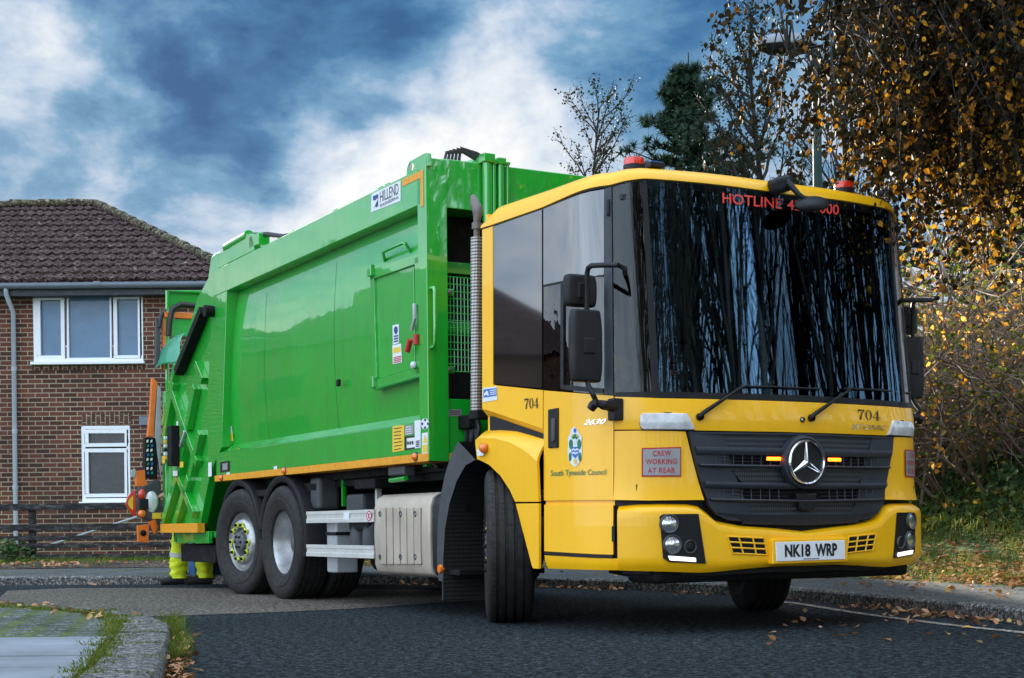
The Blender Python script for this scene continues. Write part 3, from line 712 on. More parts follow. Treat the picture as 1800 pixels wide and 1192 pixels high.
# front roof beacons and solar marker lamps
def beacon(u, v, w_, h_, Xg):
    c = fp(u, v + 3, Xg); M = Matrix.Translation(c)
    b = part('beacon', MB().lathe([(w_, 0), (w_ * 1.0, h_ * .6), (w_ * .93, h_ * .92), (w_ * .75, h_), (.0005, h_)], M, 24), BEAC, cab, smooth=40)
    part('beacon_base', MB().lathe([(w_ * 1.04, -.05), (w_ * 1.04, .003), (w_ * .9, .003)], M, 24), BLK, b, smooth=40)
beacon(1114.5, 289, .064, .05, 1.02); beacon(1483, 330, .064, .05, 1.0)
for u, v, X in ((1151, 291, 1.22), (1556, 340, 1.2)):
    c = fp(u, v, X); part('roof_lamp', MB().box(c, (.07, .105, .035)), BLK, cab, bevel=.008)
    part('roof_lamp_panel', MB().box(c + Vector((0.0, 0, .019)), (.05, .08, .004)), BLUL, cab)
# overhead front mirror
P = pcab(.05)
c0 = cabP(*ctz(1372, 325, .05), .05)
fm = part('front_mirror', MB().box(c0, (.10, .15, .10), Matrix.Rotation(.3, 3, 'X')), BLK, cab, bevel=.03, seg=3)
t, z = ctz(1376, 325, .04); n_ = (cabP(t, z, .1) - cabP(t, z, 0)).normalized()
q0 = cabP(*ctz(1385, 320, .09), .09); q1 = cabP(*ctz(1404, 342, .16), .16); q2 = cabP(*ctz(1427, 358, .18), .18)
part('mirror_arm', MB().tube([c0, q0, q1, q2], [.03, .022, .016, .014], 8), BLK, fm, smooth=50)
M = Matrix.Translation(q2) @ Matrix.Rotation(rad(13), 4, 'X') @ Matrix.Rotation(rad(28), 4, 'Y') @ Matrix.Scale(.62, 4, (1, 0, 0))
part('mirror_head', MB().lathe([(.0005, .035), (.07, .032), (.11, .018), (.128, 0), (.122, -.02), (.08, -.035), (.0005, -.035)], M, 28), BLK, fm, smooth=60)
# door mirrors
def mirror(s):
    def mb_(m):
        if s > 0: return m
        m = mirrored(m); m.v = [(x - .13, y * .965, z) for x, y, z in m.v]; return m
    Ym = -1.37
    def q(u, v, Y=Ym): return sp(u, v, Y)
    arm = MB().tube([cabP(*ctz(1098, 480, .03), .01), q(1098, 472, -1.28), q(1086, 466, -1.33), q(1062, 466, -1.36), q(1040, 467), q(1034, 471), q(1032, 480), q(1031.5, 560), q(1031.5, 660), q(1034, 678), q(1043, 695), q(1049, 708, -1.34)], .0155, 10)
    a = part('mirror', mb_(arm), BLK, cab, smooth=50)
    def hous(x0, x1, y0, y1, dep, nm):
        m = MB(); c = [q(x0, y0), q(x1, y0), q(x1, y1), q(x0, y1)]
        cx = sum((p for p in c), Vector()) / 4; hw = (c[1] - c[0]).length / 2; hh = (c[0] - c[3]).length / 2
        # the dish faces back toward the cab; it is broad across the vehicle
        D = .045; Wd = .080 * (hw / .125)
        sec = []
        for k in range(9):
            f = k / 8; e = (1 - abs(2 * f - 1) ** 4) ** .5 if 0 < f < 1 else .55
            z = cx.z - hh + 2 * hh * f
            ring = []
            for j in range(16):
                an = 2 * math.pi * j / 16; cx_ = math.copysign(abs(math.cos(an)) ** .5, math.cos(an)); sy_ = math.copysign(abs(math.sin(an)) ** .5, math.sin(an))
                ring.append(Vector((cx.x + D * cx_ * (.6 + .4 * e), cx.y + Wd * sy_ * (.75 + .25 * e), z)))
            sec.append(ring)
        m.sheet(sec, True); k0 = len(m.v); m.f += [tuple(range(0, 16)), tuple(range(k0 - 16, k0))]
        part(nm, mb_(m), BLK, a, smooth=45, bevel=.012)
        b2 = MB().box(q((x0 + x1) / 2 + 4, (y0 + y1) / 2), (.05, .085, .10)); part('clamp', mb_(b2), BLK, a, bevel=.012)
    hous(993, 1046, 484, 539, .06, 'mirror_head'); hous(1003, 1056, 546, 671, .06, 'mirror_head')
    fo = MB(); fo.box(cabP(*ctz(1082, 720, .03), .03), (.07, .07, .13)); fo.tube([cabP(*ctz(1082, 715, .03), .04), q(1060, 712, -1.31), q(1049, 708, -1.34)], [.035, .03, .02], 8)
    part('mirror_foot', mb_(fo), BLK, a, bevel=.012)
    part('mirror_joint', mb_(MB().tube([q(1047, 703, -1.35), q(1043, 712, -1.37), q(1038, 720, -1.38)], [.014, .03, .024], 10)), BLK, a, smooth=50)
mirror(1); mirror(-1)
# cab interior
it = MB(); it.box((1.16, 0, 1.33), (.36, 1.86, .20)); part('dashboard', it, DASH, cab, bevel=.05, seg=3)
for y in (-.72, .1, .72):
    s_ = part('seat', MB().box((.42, y, 1.02), (.50, .50, .20)), SEAT, cab, bevel=.05, seg=3)
    part('seat_back', MB().box((.17, y, 1.48), (.16, .48, .85), Matrix.Rotation(rad(-8), 3, 'Y')), SEAT, s_, bevel=.05, seg=3)
    part('headrest', MB().box((.09, y, 2.02), (.11, .28, .2)), SEAT, s_, bevel=.04, seg=3)
M = Matrix.Translation((.98, -.70, 1.48)) @ Matrix.Rotation(rad(-38), 4, 'Y')
sw = MB()
sw.tube([M @ Vector((.22 * math.cos(a * math.pi / 16), .22 * math.sin(a * math.pi / 16), 0)) for a in range(33)], .016, 8)
for a in (0, 2.1, 4.2): sw.tube([M @ Vector((0, 0, -.03)), M @ Vector((.22 * math.cos(a), .22 * math.sin(a), 0))], .014, 6)
sw.tube([M @ Vector((0, 0, 0)), M @ Vector((0, 0, -.3))], .03, 8)
part('steering_wheel', sw, DASH, cab, smooth=50)
part('cab_floor', MB().box((.62, 0, .86), (1.5, 2.2, .05)), DASH, cab)
for y0 in (.78, .52):
    P_ = [(1.05, y0, 1.42), (1.08, y0 + .02, 1.5), (1.1, y0 + .02, 1.75), (1.06, y0, 1.83)]
    part('grab_rail', MB().tube(P_, .016, 8), YRAIL, cab, smooth=50)
part('visor_pod', MB().box(cabP(*ctz(1343, 403), -.10), (.08, .22, .10)), BLK, cab, bevel=.03, seg=3)
part('paper_card', MB().box(cabP(*ctz(1128, 665), -.06), (.006, .10, .10)), MINT, cab)
# ================================================================== BODY OF THE TRUCK
body = empty('body', (0, 0, 0), 0, truck)
YB = -1.25; XF = -1.09; XR = sp(366, 845).x + .22      # bulkhead front face, rear end of the box
def sprism(name, px, y0, y1, mat, parent, both=True, bevel=.004, plane=None, **kw):
    """outline read on the side plane, given real thickness from y0 to y1"""
    a = [sp(u, v, plane if plane is not None else y0) for u, v in px]; a = [Vector((p.x, y0, p.z)) for p in a]
    mb = MB().prism(a, (0, y1 - y0, 0)); o = part(name, mb, mat, parent, bevel=bevel, **kw)
    if both: part(name, mirrored(mb), mat, parent, bevel=bevel, **kw)
    return o
def sbox(name, x0, x1, y0, y1, z0, z1, mat, parent, both=False, bevel=.006, **kw):
    mb = MB().box(((x0 + x1) / 2, (y0 + y1) / 2, (z0 + z1) / 2), (abs(x1 - x0), abs(y1 - y0), abs(z1 - z0))); o = part(name, mb, mat, parent, bevel=bevel, **kw)
    if both: part(name, mirrored(mb), mat, parent, bevel=bevel, **kw)
    return o
zt = 3.275; zr = 3.01; zl1 = 1.47; zs1 = 1.185; zs0 = 1.125
xp = sp(737, 500).x      # edge where the panel meets the front post
xl = sp(391, 640).x + .02     # edge where the panel meets the rear post
# inner skin of the box: a curved panel
mb = MB(); N = 14; rows = []
for j in range(N + 1):
    f = j / N; z = zl1 - .02 + (zr + .03 - zl1) * f
    y = -1.125 - .045 * math.sin(math.pi * min(1, f * 1.02)) ** .8 if f < .99 else -1.125
    rows.append([(xl - .12 + (xp + .14 - xl) * i / 28, y, z) for i in range(29)])
mb.sheet(rows)
pan = part('side_panel', mb, GRN, body, smooth=60, fix=False)
part('side_panel', mirrored(mb), GRN, body, smooth=60)
def ypan(z):
    f = max(0, min(1, (z - zl1 + .02) / (zr + .03 - zl1 + .0))); return -1.125 - .045 * math.sin(math.pi * min(1, f * 1.02)) ** .8
def ppan(off=.004):
    def f(u, v):
        p = sp(u, v, -1.2)
        for _ in range(3): p = sp(u, v, ypan(p.z) - off)
        return p
    return f
for u in (459, 581):
    p = sp(u, 600, -1.2); part('panel_seam', MB().sheet([[(p.x, ypan(z) - .0025, z), (p.x + .008, ypan(z) - .0025, z)] for z in [zl1 + .02 + k * .1 for k in range(15)]]), GRN2, pan)
# frame round the panel
sbox('top_rail', xl - .25, XF - .09, -1.25, -1.06, zr, zt, GRN, body, both=True)
sbox('front_post', XF - .15, XF, -1.25, -1.08, zs0, 3.335, GRN, body, both=True)
sprism('rear_post', [(383.5, 478), (398, 470), (398.5, 512), (389.5, 786), (366, 838), (364.5, 700), (372, 560)], -1.245, -1.05, GRN, body)
sbox('lower_rail', xl - .25, XF - .14, -1.25, -1.08, zs1, zl1 - .055, GRN, body, both=True)
mb = MB(); mb.prism([(xl - .06, -1.25, zl1 - .055), (xl - .06, -1.12, zl1 + .025), (xl - .06, -1.08, zl1 - .055)], (XF - .145 - xl + .06, 0, 0))
part('ledge', mb, GRN, body); part('ledge', mirrored(mb), GRN, body)
sbox('reflective_strip', xl - .30, XF - .003, -1.254, -1.05, zs0, zs1, TAPE, body, both=True, bevel=.002)
sbox('reflective_strip', sp(707, 320).x, XF - .045, -1.2535, -1.249, zt - .075, zt - .02, TAPE, body)
sbox('reflective_strip', XF - .085, XF - .04, -1.2545, -1.2495, zt - .29, zt - .02, TAPE, body)
# roof, floor, bulkhead
sbox('body_roof', xl - .2, XF - .08, -1.10, 1.10, zt - .06, zt - .01, GRN2, body)
sbox('body_floor', xl - .2, XF - .02, -1.05, 1.05, 1.06, 1.16, BLM, body)
sbox('bulkhead', XF - .42, XF - .36, -1.1, 1.1, 1.1, zt - .02, GRN2, body)
sbox('front_beam', XF - .20, XF - .012, -1.11, 1.11, 2.985, 3.345, GRN, body)
sbox('front_sill', XF - .05, XF - .015, -1.11, 1.11, zs0, 1.585, GRN, body)
sbox('recess_back', XF - .35, XF - .33, -1.1, 1.1, 1.2, 3.0, BLM, body, bevel=0)
for z in (2.55, 2.1): sbox('recess_beam', XF - .33, XF - .25, -1.1, 1.1, z, z + .09, GRN2, body)
# guard mesh in the recess
g0 = fp(785, 486, XF - .03); g1 = fp(842, 655, XF - .03)
mb = MB(); ny = 9
for i in range(ny + 1):
    y = g0.y + (g1.y - g0.y) * i / ny; mb.tube([(XF - .03, y, g0.z), (XF - .03, y, g1.z)], .0045, 4)
nz_ = 13
for j in range(nz_ + 1):
    z = g0.z + (g1.z - g0.z) * j / nz_; mb.tube([(XF - .03, g0.y - .02, z), (XF - .03, g1.y, z)], .0045, 4)
gm = part('guard_mesh', mb, GRN2, body)
for v in (514, 650):
    p = fp(789, v, XF - .02); part('mesh_bracket', MB().box(p, (.02, .08, .05)), GRN2, gm, bevel=.003); 
    part('bolt', MB().lathe([(.0005, .016), (.018, .012), (.018, 0)], Matrix.Translation(p + Vector((.012, 0, 0))) @ Matrix.Rotation(rad(90), 4, 'Y'), 8), STEEL, gm)
# pipes and tee fittings on the front beam
for (u, r, v0) in ((856, .036, 279), (868, .018, 285), (879.5, .026, 284), (892, .013, 288)):
    X = XF + .03; a = fp(u, v0, X); b = fp(u + .5, 392, X)
    p_ = part('hydraulic_pipe', MB().tube([b, a], r, 10), GRN, body, smooth=50)
    part('pipe_fitting', MB().box(a, (r * 2.6, r * 2.6, r * 1.8)).tube([a, a + Vector((-.18, .0, .015)), a + Vector((-.3, -.06, .0))], r * .8, 8), GRN, p_, bevel=.006)
# lifting lug with eye
lug = [(712.5, 308), (713.5, 296), (718, 284), (746, 268.5), (750.5, 269), (752, 291)]
a = [sp(u, v) for u, v in lug]; a = [Vector((p.x, -1.245, p.z)) for p in a]
part('lifting_lug', MB().prism(a, (0, .03, 0)), GRN, body, bevel=.003)
p = sp(722, 293); part('lug_eye', MB().lathe([(.0005, 0), (.026, 0), (.026, .004)], Matrix.Translation((p.x, -1.252, p.z)) @ Matrix.Rotation(rad(90), 4, 'X'), 16), LGR, body)
mb = MB()
for k in range(5):
    y = -1.05 + .03 * k; mb.tube([(XF - .1, y, 3.34), (XF - .12, y + .03, 3.42 + .012 * k), (XF - .11, y + .16, 3.44), (XF - .1, y + .34, 3.36), (XF - .08, y + .5, 3.345)], .014, 6)
part('hose_bundle', mb, HOSE, body, smooth=50)
for u in (592, 515, 672, 684): p = sp(u, 400, -1.2); sbox('roof_clip', p.x - .04, p.x + .04, -1.22, -1.16, zt, zt + .028, GRN2, body)
# grab handle on the post
hX = XF; hp = [fp(752, 507, hX), fp(763, 506, hX + .055), fp(765.5, 512, hX + .07), fp(766, 600, hX + .07), fp(763, 609, hX + .055), fp(752, 611, hX)]
hp = [Vector((hX + d, -1.225, q.z)) for d, q in zip((0, .06, .075, .075, .06, 0), hp)]
part('grab_handle', MB().tube(hp, .013, 8), GRN, body, smooth=50)
# access door in the panel
P = ppan
dpx = [(649.5, 478), (735, 448), (738, 658), (655, 682)]; ipx = [(660, 487), (727, 463), (729.5, 647), (664, 667)]
def quadslab(q, y0, y1):
    a = [sp(u, v, y0) for u, v in q]; a = [Vector((p.x, y0, p.z)) for p in a]; return MB().prism(a, (0, y1 - y0, 0))
ad = part('access_door', quadslab(ipx, -1.205, -1.12), GRN, body, bevel=.004)
def bar(q0, q1, w, y0, y1, nm, par, mat=GRN):
    a = sp(*q0, y0); b = sp(*q1, y0); d = (b - a).normalized(); n = Vector((-d.z, 0, d.x)) * w / 2
    part(nm, MB().prism([a + n, b + n, b - n, a - n], (0, y1 - y0, 0)), mat, par, bevel=.003)
for q0, q1, w in (((650, 484), (735, 453.5), .075), ((656, 678), (738, 653.5), .075), ((653.5, 480), (659, 680), .07), ((732, 452), (735, 657), .07)):
    bar(q0, q1, w, -1.225, -1.12, 'door_frame', ad)
bar((656, 683.5), (738, 660), .02, -1.235, -1.12, 'door_frame', ad, GRN2)
for u, v in ((652, 476), (656, 672)): p = sp(u, v, -1.24); part('door_hinge', MB().box(p, (.07, .04, .09)), GRN, ad, bevel=.006)
H_ = lambda u, v, o: P(o)(u, v)
part('rail_handle', MB().tube([H_(676.4, 458.6, 0), H_(674, 444, .06), H_(678, 441, .07), H_(708, 427.5, .07), H_(713, 427, .06), H_(722, 443, 0)], .0125, 8), GRN, body, smooth=50)
part('latch_cable', MB().tube([sp(728.5, 535, -1.24), sp(729, 560, -1.26), sp(724, 580, -1.25)], .016, 6), LGR, ad, smooth=50)
for a, b in (((721, 597), (716, 618)), ((731, 588), (731.5, 606))):
    part('red_grip', MB().tube([sp(*a, -1.265), sp(*b, -1.265)], .022, 10), RED, ad, smooth=50)
p = sp(728, 642, -1.235); part('round_knob', MB().lathe([(.0005, .03), (.025, .02), (.03, 0), (.02, -.01)], Matrix.Translation(p) @ Matrix.Rotation(rad(90), 4, 'X'), 14), WHT, ad, smooth=60)
p = sp(595, 673, -1.21); part('panel_catch', MB().box(p, (.05, .03, .06)), BLM, body, bevel=.01)
# stickers on the door and body
D1 = pside(-1.2075); D2 = pside(-1.209); D3 = pside(-1.2105)
s1 = decal('safety_sticker', [(690, 572), (701, 569.5), (701.5, 603), (690.5, 606)], D1, WHT, ad)
polydecal('sticker_mark', ell(695.7, 580.5, 3.4, 7), D2, BLU, s1)
for v in (589.5, 594, 598.5): decal('sticker_line', [(692, v + .8), (700, v - .8), (700, v + 2), (692, v + 3.4)], D2, BLU, s1)
s1 = decal('safety_sticker', [(689.5, 607), (705, 604), (706.5, 637), (690.5, 640.5)], D1, WHT, ad)
decal('sticker_field', [(690.5, 612.5), (703.5, 609.5), (704, 618), (691, 621.5)], D2, YST, s1)
for v in (628, 631, 634, 637): decal('sticker_line', [(691.5, v), (705, v - 3), (705, v - 1.2), (691.5, v + 1.8)], D2, RED, s1)
B1 = pside(-1.2525); B2 = pside(-1.2545); B3 = pside(-1.256)
hp = decal('maker_plate', [(653.2, 341), (704.3, 317), (704.3, 353), (652, 373.4)], B1, WHT, body)
letters('plate_lettering', 'HILLEND', [(667.5, 337.5), (700, 321.5), (700.3, 340.5), (668, 356)], B2, GREYP, hp)
letters('plate_lettering', 'ENGINEERING', [(668, 359), (700.3, 343.5), (700.3, 349), (668, 364.5)], B2, GREYP, hp)
polydecal('plate_mark', [(655.5, 345), (664.5, 341), (664.5, 362.5), (660, 364.6), (660, 352), (655.5, 352)], B2, BLU, hp)
polydecal('plate_mark', [(656, 358), (663.5, 348), (664, 351), (657, 366)], B3, WHT, hp)
def lines(q, rows, mat, par, pr, w=.45, lo=.1, hi=.9):
    for k in range(rows):
        b = 1 - (k + .6) / rows * .95; r = random.Random(k * 7 + rows).uniform(.75, 1)
        mb = MB(); mb.add([pr(*bil(q, lo, b)), pr(*bil(q, lo + (hi - lo) * r, b)), pr(*bil(q, lo + (hi - lo) * r, b - w / rows)), pr(*bil(q, lo, b - w / rows))], [(0, 1, 2, 3)]); part('sticker_line', mb, mat, par, fix=False)
q = [(690, 749.5), (710.5, 747), (710.5, 791.5), (690, 795)]; s1 = decal('body_sticker', q, B1, YST, body); lines(q, 7, INK, s1, B2, .22)
q = [(711.5, 748.5), (727, 746.5), (727, 763), (711.5, 765.5)]; s1 = decal('body_sticker', q, B1, SLV, body); lines(q, 4, WHT, s1, B2, .3)
q = [(711.5, 767.5), (729, 765.5), (729.5, 789), (711.5, 791.5)]; s1 = decal('body_sticker', q, B1, INK, body)
q2 = [(715, 770.5), (729, 769), (729.3, 786), (715, 788)]; decal('sticker_field', q2, B2, WHT, s1)
for u in (717, 721, 725): polydecal('sticker_mark', ell(u, 779 - (u - 717) * .1, 1.6, 3.5), B3, INK, s1)
q = [(728.5, 739.5), (739.5, 738), (739.5, 787), (729.5, 788.5)]; s1 = decal('body_sticker', q, pside(-1.2535), WHT, body); 
for k in range(4): decal('sticker_line', [(731, 775 + k * 3), (737, 774 + k * 3), (737, 775.6 + k * 3), (731, 776.6 + k * 3)], B3, INK, s1)
s1 = polydecal('body_sticker', ell(747, 745, 7.2, 10), B1, WHT, body)
for a in range(4):
    an = a * math.pi / 2; polydecal('sticker_mark', ell(747 + 5 * math.cos(an), 745 + 7 * math.sin(an), 2, 2.6, 8), B2, BLU, s1)
s1 = decal('body_sticker', [(741.5, 761.5), (752, 760), (752, 796.5), (741.5, 798)], B1, WHT, body)
polydecal('sticker_mark', [(747, 764), (751, 777.5), (743, 778.5)], B2, YST, s1); decal('sticker_field', [(742.5, 782), (751, 781), (751, 794.5), (742.5, 795.5)], B2, YST, s1)
q = [(396.5, 751.5), (407, 749), (411, 775), (400, 778)]; s1 = decal('safety_sticker', q, ppan(.006), WHT, body); 
for u in (397.7, 403.3): decal('sticker_field', [(u + 1.5, 763), (u + 6, 762), (u + 7, 775), (u + 2.6, 776)], ppan(.008), YST, s1)
s1 = decal('body_sticker', [(387, 812.5), (404, 810), (404, 828), (387, 831)], B1, INK, body); decal('sticker_field', [(391, 815), (400, 813.8), (400, 825.5), (391, 827)], B2, SLV, s1)
s1 = decal('data_plate', [(789, 720), (811, 719.5), (811, 731.5), (789, 732)], pfront(XF - .012), SLV, body); 
for v in (722, 725, 728): decal('sticker_line', [(791, v), (809, v), (809, v + 1), (791, v + 1)], pfront(XF - .0105), INK, s1)
for u, v in ((481, 820), (398, 831)): decal('small_sticker', [(u, v), (u + 6, v - 1), (u + 6, v + 7), (u, v + 8)], B1, WHT, body)
def marker(u, v, par=None):
    p = sp(u, v, -1.256); M = Matrix.Translation(p) @ Matrix.Rotation(rad(90), 4, 'X')
    m_ = part('side_marker', MB().lathe([(.0005, .028), (.018, .026), (.029, .012), (.031, 0)], M, 18), AMB, par or body, smooth=60)
    part('marker_base', MB().lathe([(.036, -.01), (.036, .004), (.028, .006)], M, 18), GREYP, m_)
for u, v in ((730.5, 803), (500.3, 827.6), (389.7, 840)): marker(u, v)
t, z = ctz(853, 788, .05); p = cabP(t, z, .058); M = Matrix.Translation(p) @ Matrix.Rotation(rad(90), 4, 'X')
part('side_marker', MB().lathe([(.0005, .034), (.02, .03), (.033, .012), (.035, 0)], M, 18), AMB, cab, smooth=60)
decal('small_sticker', [(838, 790), (850, 789.5), (850, 801), (839, 801.5)], pcab(.056), WHT, cab)

# ---------------- tailgate
tgb = [(378, 447), (383, 470), (374, 545), (366, 700), (366, 838), (352, 921), (286, 934), (285, 690), (296, 738), (310, 690), (320.6, 643), (328.7, 592), (338, 555), (348, 522), (366, 489), (371, 450)]
tgb = [(378, 447), (384, 476), (374, 545), (366, 700), (368, 838), (352, 921), (286, 934), (285.5, 790), (296, 738), (310, 690), (320.6, 643), (328.7, 592), (338, 555), (348, 522), (366, 489), (371, 452)]
tail = sprism('tailgate', tgb, -1.20, -1.12, GRN, truck, both=True)
X0 = sp(286, 860).x; X1 = sp(368, 838).x
mb = MB(); tz_ = [sp(u, v, -1.2) for u, v in ((378, 452), (366, 495), (340, 560), (322, 640), (298, 740))]
mb.sheet([[(p.x, y, p.z) for p in tz_] for y in (-1.13, 1.13)]); part('tailgate_back', mb, GRN2, tail, fix=False)
sbox('hopper_floor', X0, X1 + .2, -1.13, 1.13, .55, .62, GRN2, tail)
sbox('hopper_sill', X0, X0 + .06, -1.13, 1.13, .5, 1.25, GRN2, tail)
sbox('column', X0 - .02, X0 + .07, -1.235, -1.12, .62, sp(288, 690, -1.2).z, GRN, tail, both=True)
def rib(q0, q1, w, d=.075, nm='tailgate_rib', mat=GRN, y=-1.20):
    a = sp(*q0, y); b = sp(*q1, y); dd = (b - a).normalized(); n = Vector((-dd.z, 0, dd.x)) * w / 2
    mb = MB().prism([a + n, b + n, b - n, a - n], (0, -d, 0)); part(nm, mb, mat, tail, bevel=.004); part(nm, mirrored(mb), mat, tail, bevel=.004)
for q0, q1, w in (((358, 560), (318, 652), .10), ((314, 672), (297, 775), .10), ((318, 640), (296, 745), .09), ((352, 680), (338, 752), .10), ((336, 765), (322, 838), .10), ((361, 760), (344, 835), .09),
                  ((320, 838), (296, 918), .11), ((341, 840), (318, 918), .10), ((312, 690), (336, 762), .09), ((336, 760), (356, 815), .09), ((322, 838), (350, 905), .09), ((354, 640), (366, 670), .08), ((300, 775), (318, 838), .08)):
    rib(q0, q1, w)
rib((367, 546), (322, 655), .085, .10, 'hydraulic_ram', BLM, -1.21)
p = sp(366, 547, -1.3); part('ram_pin', MB().lathe([(.0005, .05), (.06, .05), (.06, -.1)], Matrix.Translation((p.x, -1.29, p.z)) @ Matrix.Rotation(rad(90), 4, 'X'), 16), BLM, tail, smooth=40)
sbox('reflective_strip', X0, sp(351, 928).x + .02, -1.283, -1.20, sp(286, 934, -1.2).z - .015, sp(286, 921, -1.2).z, TAPE, tail, both=True, bevel=.002)
sbox('tailgate_skirt', sp(301, 945).x, sp(356, 945).x, -1.19, -1.14, sp(330, 955).z, .62, GRN, tail, both=True)
sbox('rear_underrun', sp(296, 970).x - .02, sp(354, 970).x, -1.10, 1.10, sp(330, 984).z - .03, sp(330, 956).z - .01, BLM, tail)
# control box, switch strip and stickers
p = sp(305, 784, -1.32); part('control_box', MB().box(p, (.16, .10, .44)), BLM, tail, bevel=.012)
for k in range(6): q = sp(292.5, 770 + k * 7, -1.32); part('control_light', MB().box(q, (.05, .05, .035)), (WHT, YST, WHT, BLK, WHT, YST)[k], tail, bevel=.004)
for u0, v0, u1, v1, m_ in ((316, 812, 322, 822, YST), (366, 813, 372, 838, WHT), (285, 802, 290, 815, YST), (304, 828, 312, 837, WHT), (310, 741, 313, 752, WHT)):
    decal('safety_sticker', [(u0, v0), (u1, v0 - .6), (u1, v1 - .6), (u0, v1)], pside(-1.29 if u0 < 330 and u0 > 290 else -1.252), m_, tail)
part('hand_grip', MB().tube([sp(324, 757, -1.25), sp(325, 760, -1.3), sp(318, 782, -1.3), sp(317, 786, -1.25)], .016, 8), LGR, tail, smooth=50)
p = sp(388, 447, -1.2)
# ram housing on the top rear corner
top = [(378, 447), (402, 437), (430, 412), (442, 410.5), (446, 430), (446, 440), (400, 463), (383, 472)]
sprism('top_bracket', top, -1.20, -1.13, GRN, tail, both=True)
a = sp(381, 449, -1.16); b = sp(432, 421, -1.16); part('lift_ram', MB().tube([a, b], .03, 10), CHR, tail, smooth=50)
a = sp(400, 436, -1.16); part('ram_barrel', MB().tube([a, b + Vector((.1, 0, .02))], .055, 12), GRN, tail, smooth=50)
part('top_block', MB().box(sp(456, 424, -1.14), (.26, .12, .12)), GRN, tail, bevel=.01)
part('hose', MB().tube([sp(446, 413, -1.13), sp(470, 412, -1.13), sp(497, 416, -1.1), sp(520, 412, -1.05)], .024, 8), HOSE, tail, smooth=50)
# teal flap over the hopper side
fl = [[(268.5, 657), (277, 640), (296, 640), (316.5, 640)], [(274, 634), (283, 622), (300, 614), (314, 606)], [(285, 608), (294, 600), (305, 595), (319, 588)], [(300, 594), (308, 589), (318, 585.5), (329, 584)]]
mb = MB(); oo = [[sp(u, v, -1.30 + .05 * j + (0 if 0 < i < 3 else .03)) for i, (u, v) in enumerate(r)] for j, r in enumerate(fl)]
ii = [[p + Vector((0, .02, -.004)) for p in r] for r in oo]
mb.sheet(oo); mb.sheet(ii); mb.sheet([oo[0], ii[0]]); mb.sheet([oo[-1], ii[-1]]); mb.sheet([[r[0] for r in oo], [r[0] for r in ii]]); mb.sheet([[r[-1] for r in oo], [r[-1] for r in ii]])
fo = part('hopper_flap', mb, FLAP, tail, smooth=80); sd = fo.modifiers.new('sub', 'SUBSURF'); sd.levels = 2; sd.render_levels = 2
# bin lift frame beyond the tailgate
XL = X0 - .05
lift = empty('bin_lift', (0, 0, 0), 0, truck)
def fq(u, v, X): return fp(u, v, X)
fr = MB(); XA = XL - .05
a = fq(294, 512, XA); b = fq(372, 514, XA); c = fq(294, 600, XA)
fr.tube([fq(294, 700, XA), a, b], .022, 6); part('lift_frame', fr, GRN, lift)
part('lift_panel', MB().add([fq(297, 515, XA - .02), fq(372, 516, XA - .02), fq(372, 545, XA - .02), fq(297, 543, XA - .02)], [(0, 1, 2, 3)]) or MB().prism([fq(297, 515, XA - .02), fq(372, 516, XA - .02), fq(372, 543, XA - .02), fq(297, 541, XA - .02)], (-.03, 0, 0)), GRN2, lift)
part('lift_panel', MB().prism([fq(302, 561, XA), fq(345, 562, XA), fq(345, 590, XA), fq(302, 592, XA)], (-.03, 0, 0)), GRN2, lift)
part('cross_bar', MB().box(fq(322, 555, XA), (.05, .45, .07)), ORG, lift, bevel=.006)
part('lift_hose', MB().tube([fq(296, 590, XA + .03), fq(298, 565, XA + .03), fq(303, 543, XA + .03), (fq(318, 535, XA + .03)), fq(345, 538, XA + .03)], .034, 8), HOSE, lift, smooth=50)
part('lift_hose', MB().tube([fq(280, 575, XA), fq(283, 556, XA), fq(289, 546, XA), fq(296, 556, XA)], .026, 8), HOSE, lift, smooth=50)
def yq(u, v, d=0): return sp(u, v, -1.02 - d)
part('lift_post', MB().prism([fq(287.5, 551, XA), fq(292, 551, XA), fq(291, 650, XA), fq(287, 650, XA)], (-.06, 0, 0)), ORG, lift, bevel=.004)
part('lift_post', MB().prism([fq(275, 560, XA), fq(282.5, 560, XA), fq(282, 640, XA), fq(274, 640, XA)], (-.06, 0, 0)), GREYP, lift, bevel=.004)
part('lift_arm', MB().prism([fq(267, 663, XA), fq(277, 672, XA), fq(272, 730, XA), fq(271, 768, XA), fq(259, 768, XA), (fq(264, 720, XA))], (-.06, 0, 0)), ORG, lift, bevel=.006)
part('lift_rail', MB().prism([fq(277, 676, XA), fq(283, 682, XA), fq(283, 840, XA), fq(272, 768, XA)], (-.08, 0, 0)), LGR, lift, bevel=.006)
cb = part('comb_block', MB().prism([fq(256, 769, XA), fq(276, 770, XA), fq(277, 842, XA), fq(255, 840, XA)], (-.12, 0, 0)), BLM, lift, bevel=.008)
for k in range(8):
    for j in range(2):
        m_ = (WHT, FLAP, WHT, BLUL)[(k + 2 * j) % 4]; q = [(257.5 + j * 7 + k % 2, 774 + k * 8), (261 + j * 7 + k % 2, 772.5 + k * 8), (261 + j * 7 + k % 2, 777 + k * 8), (257.5 + j * 7 + k % 2, 778.5 + k * 8)]
        decal('comb_mark', q, pfront(XA + .004), m_, cb)
part('lift_plate', MB().prism([fq(239, 828, XA), fq(255, 826, XA), fq(256, 842, XA), fq(262, 856, XA), fq(239, 855, XA)], (-.06, 0, 0)), ORG, lift, bevel=.005)
part('lift_tab', MB().prism([fq(231, 826, XA), fq(238.5, 825, XA), fq(238.5, 838, XA), fq(231, 839, XA)], (-.03, 0, 0)), LGR, lift, bevel=.004)
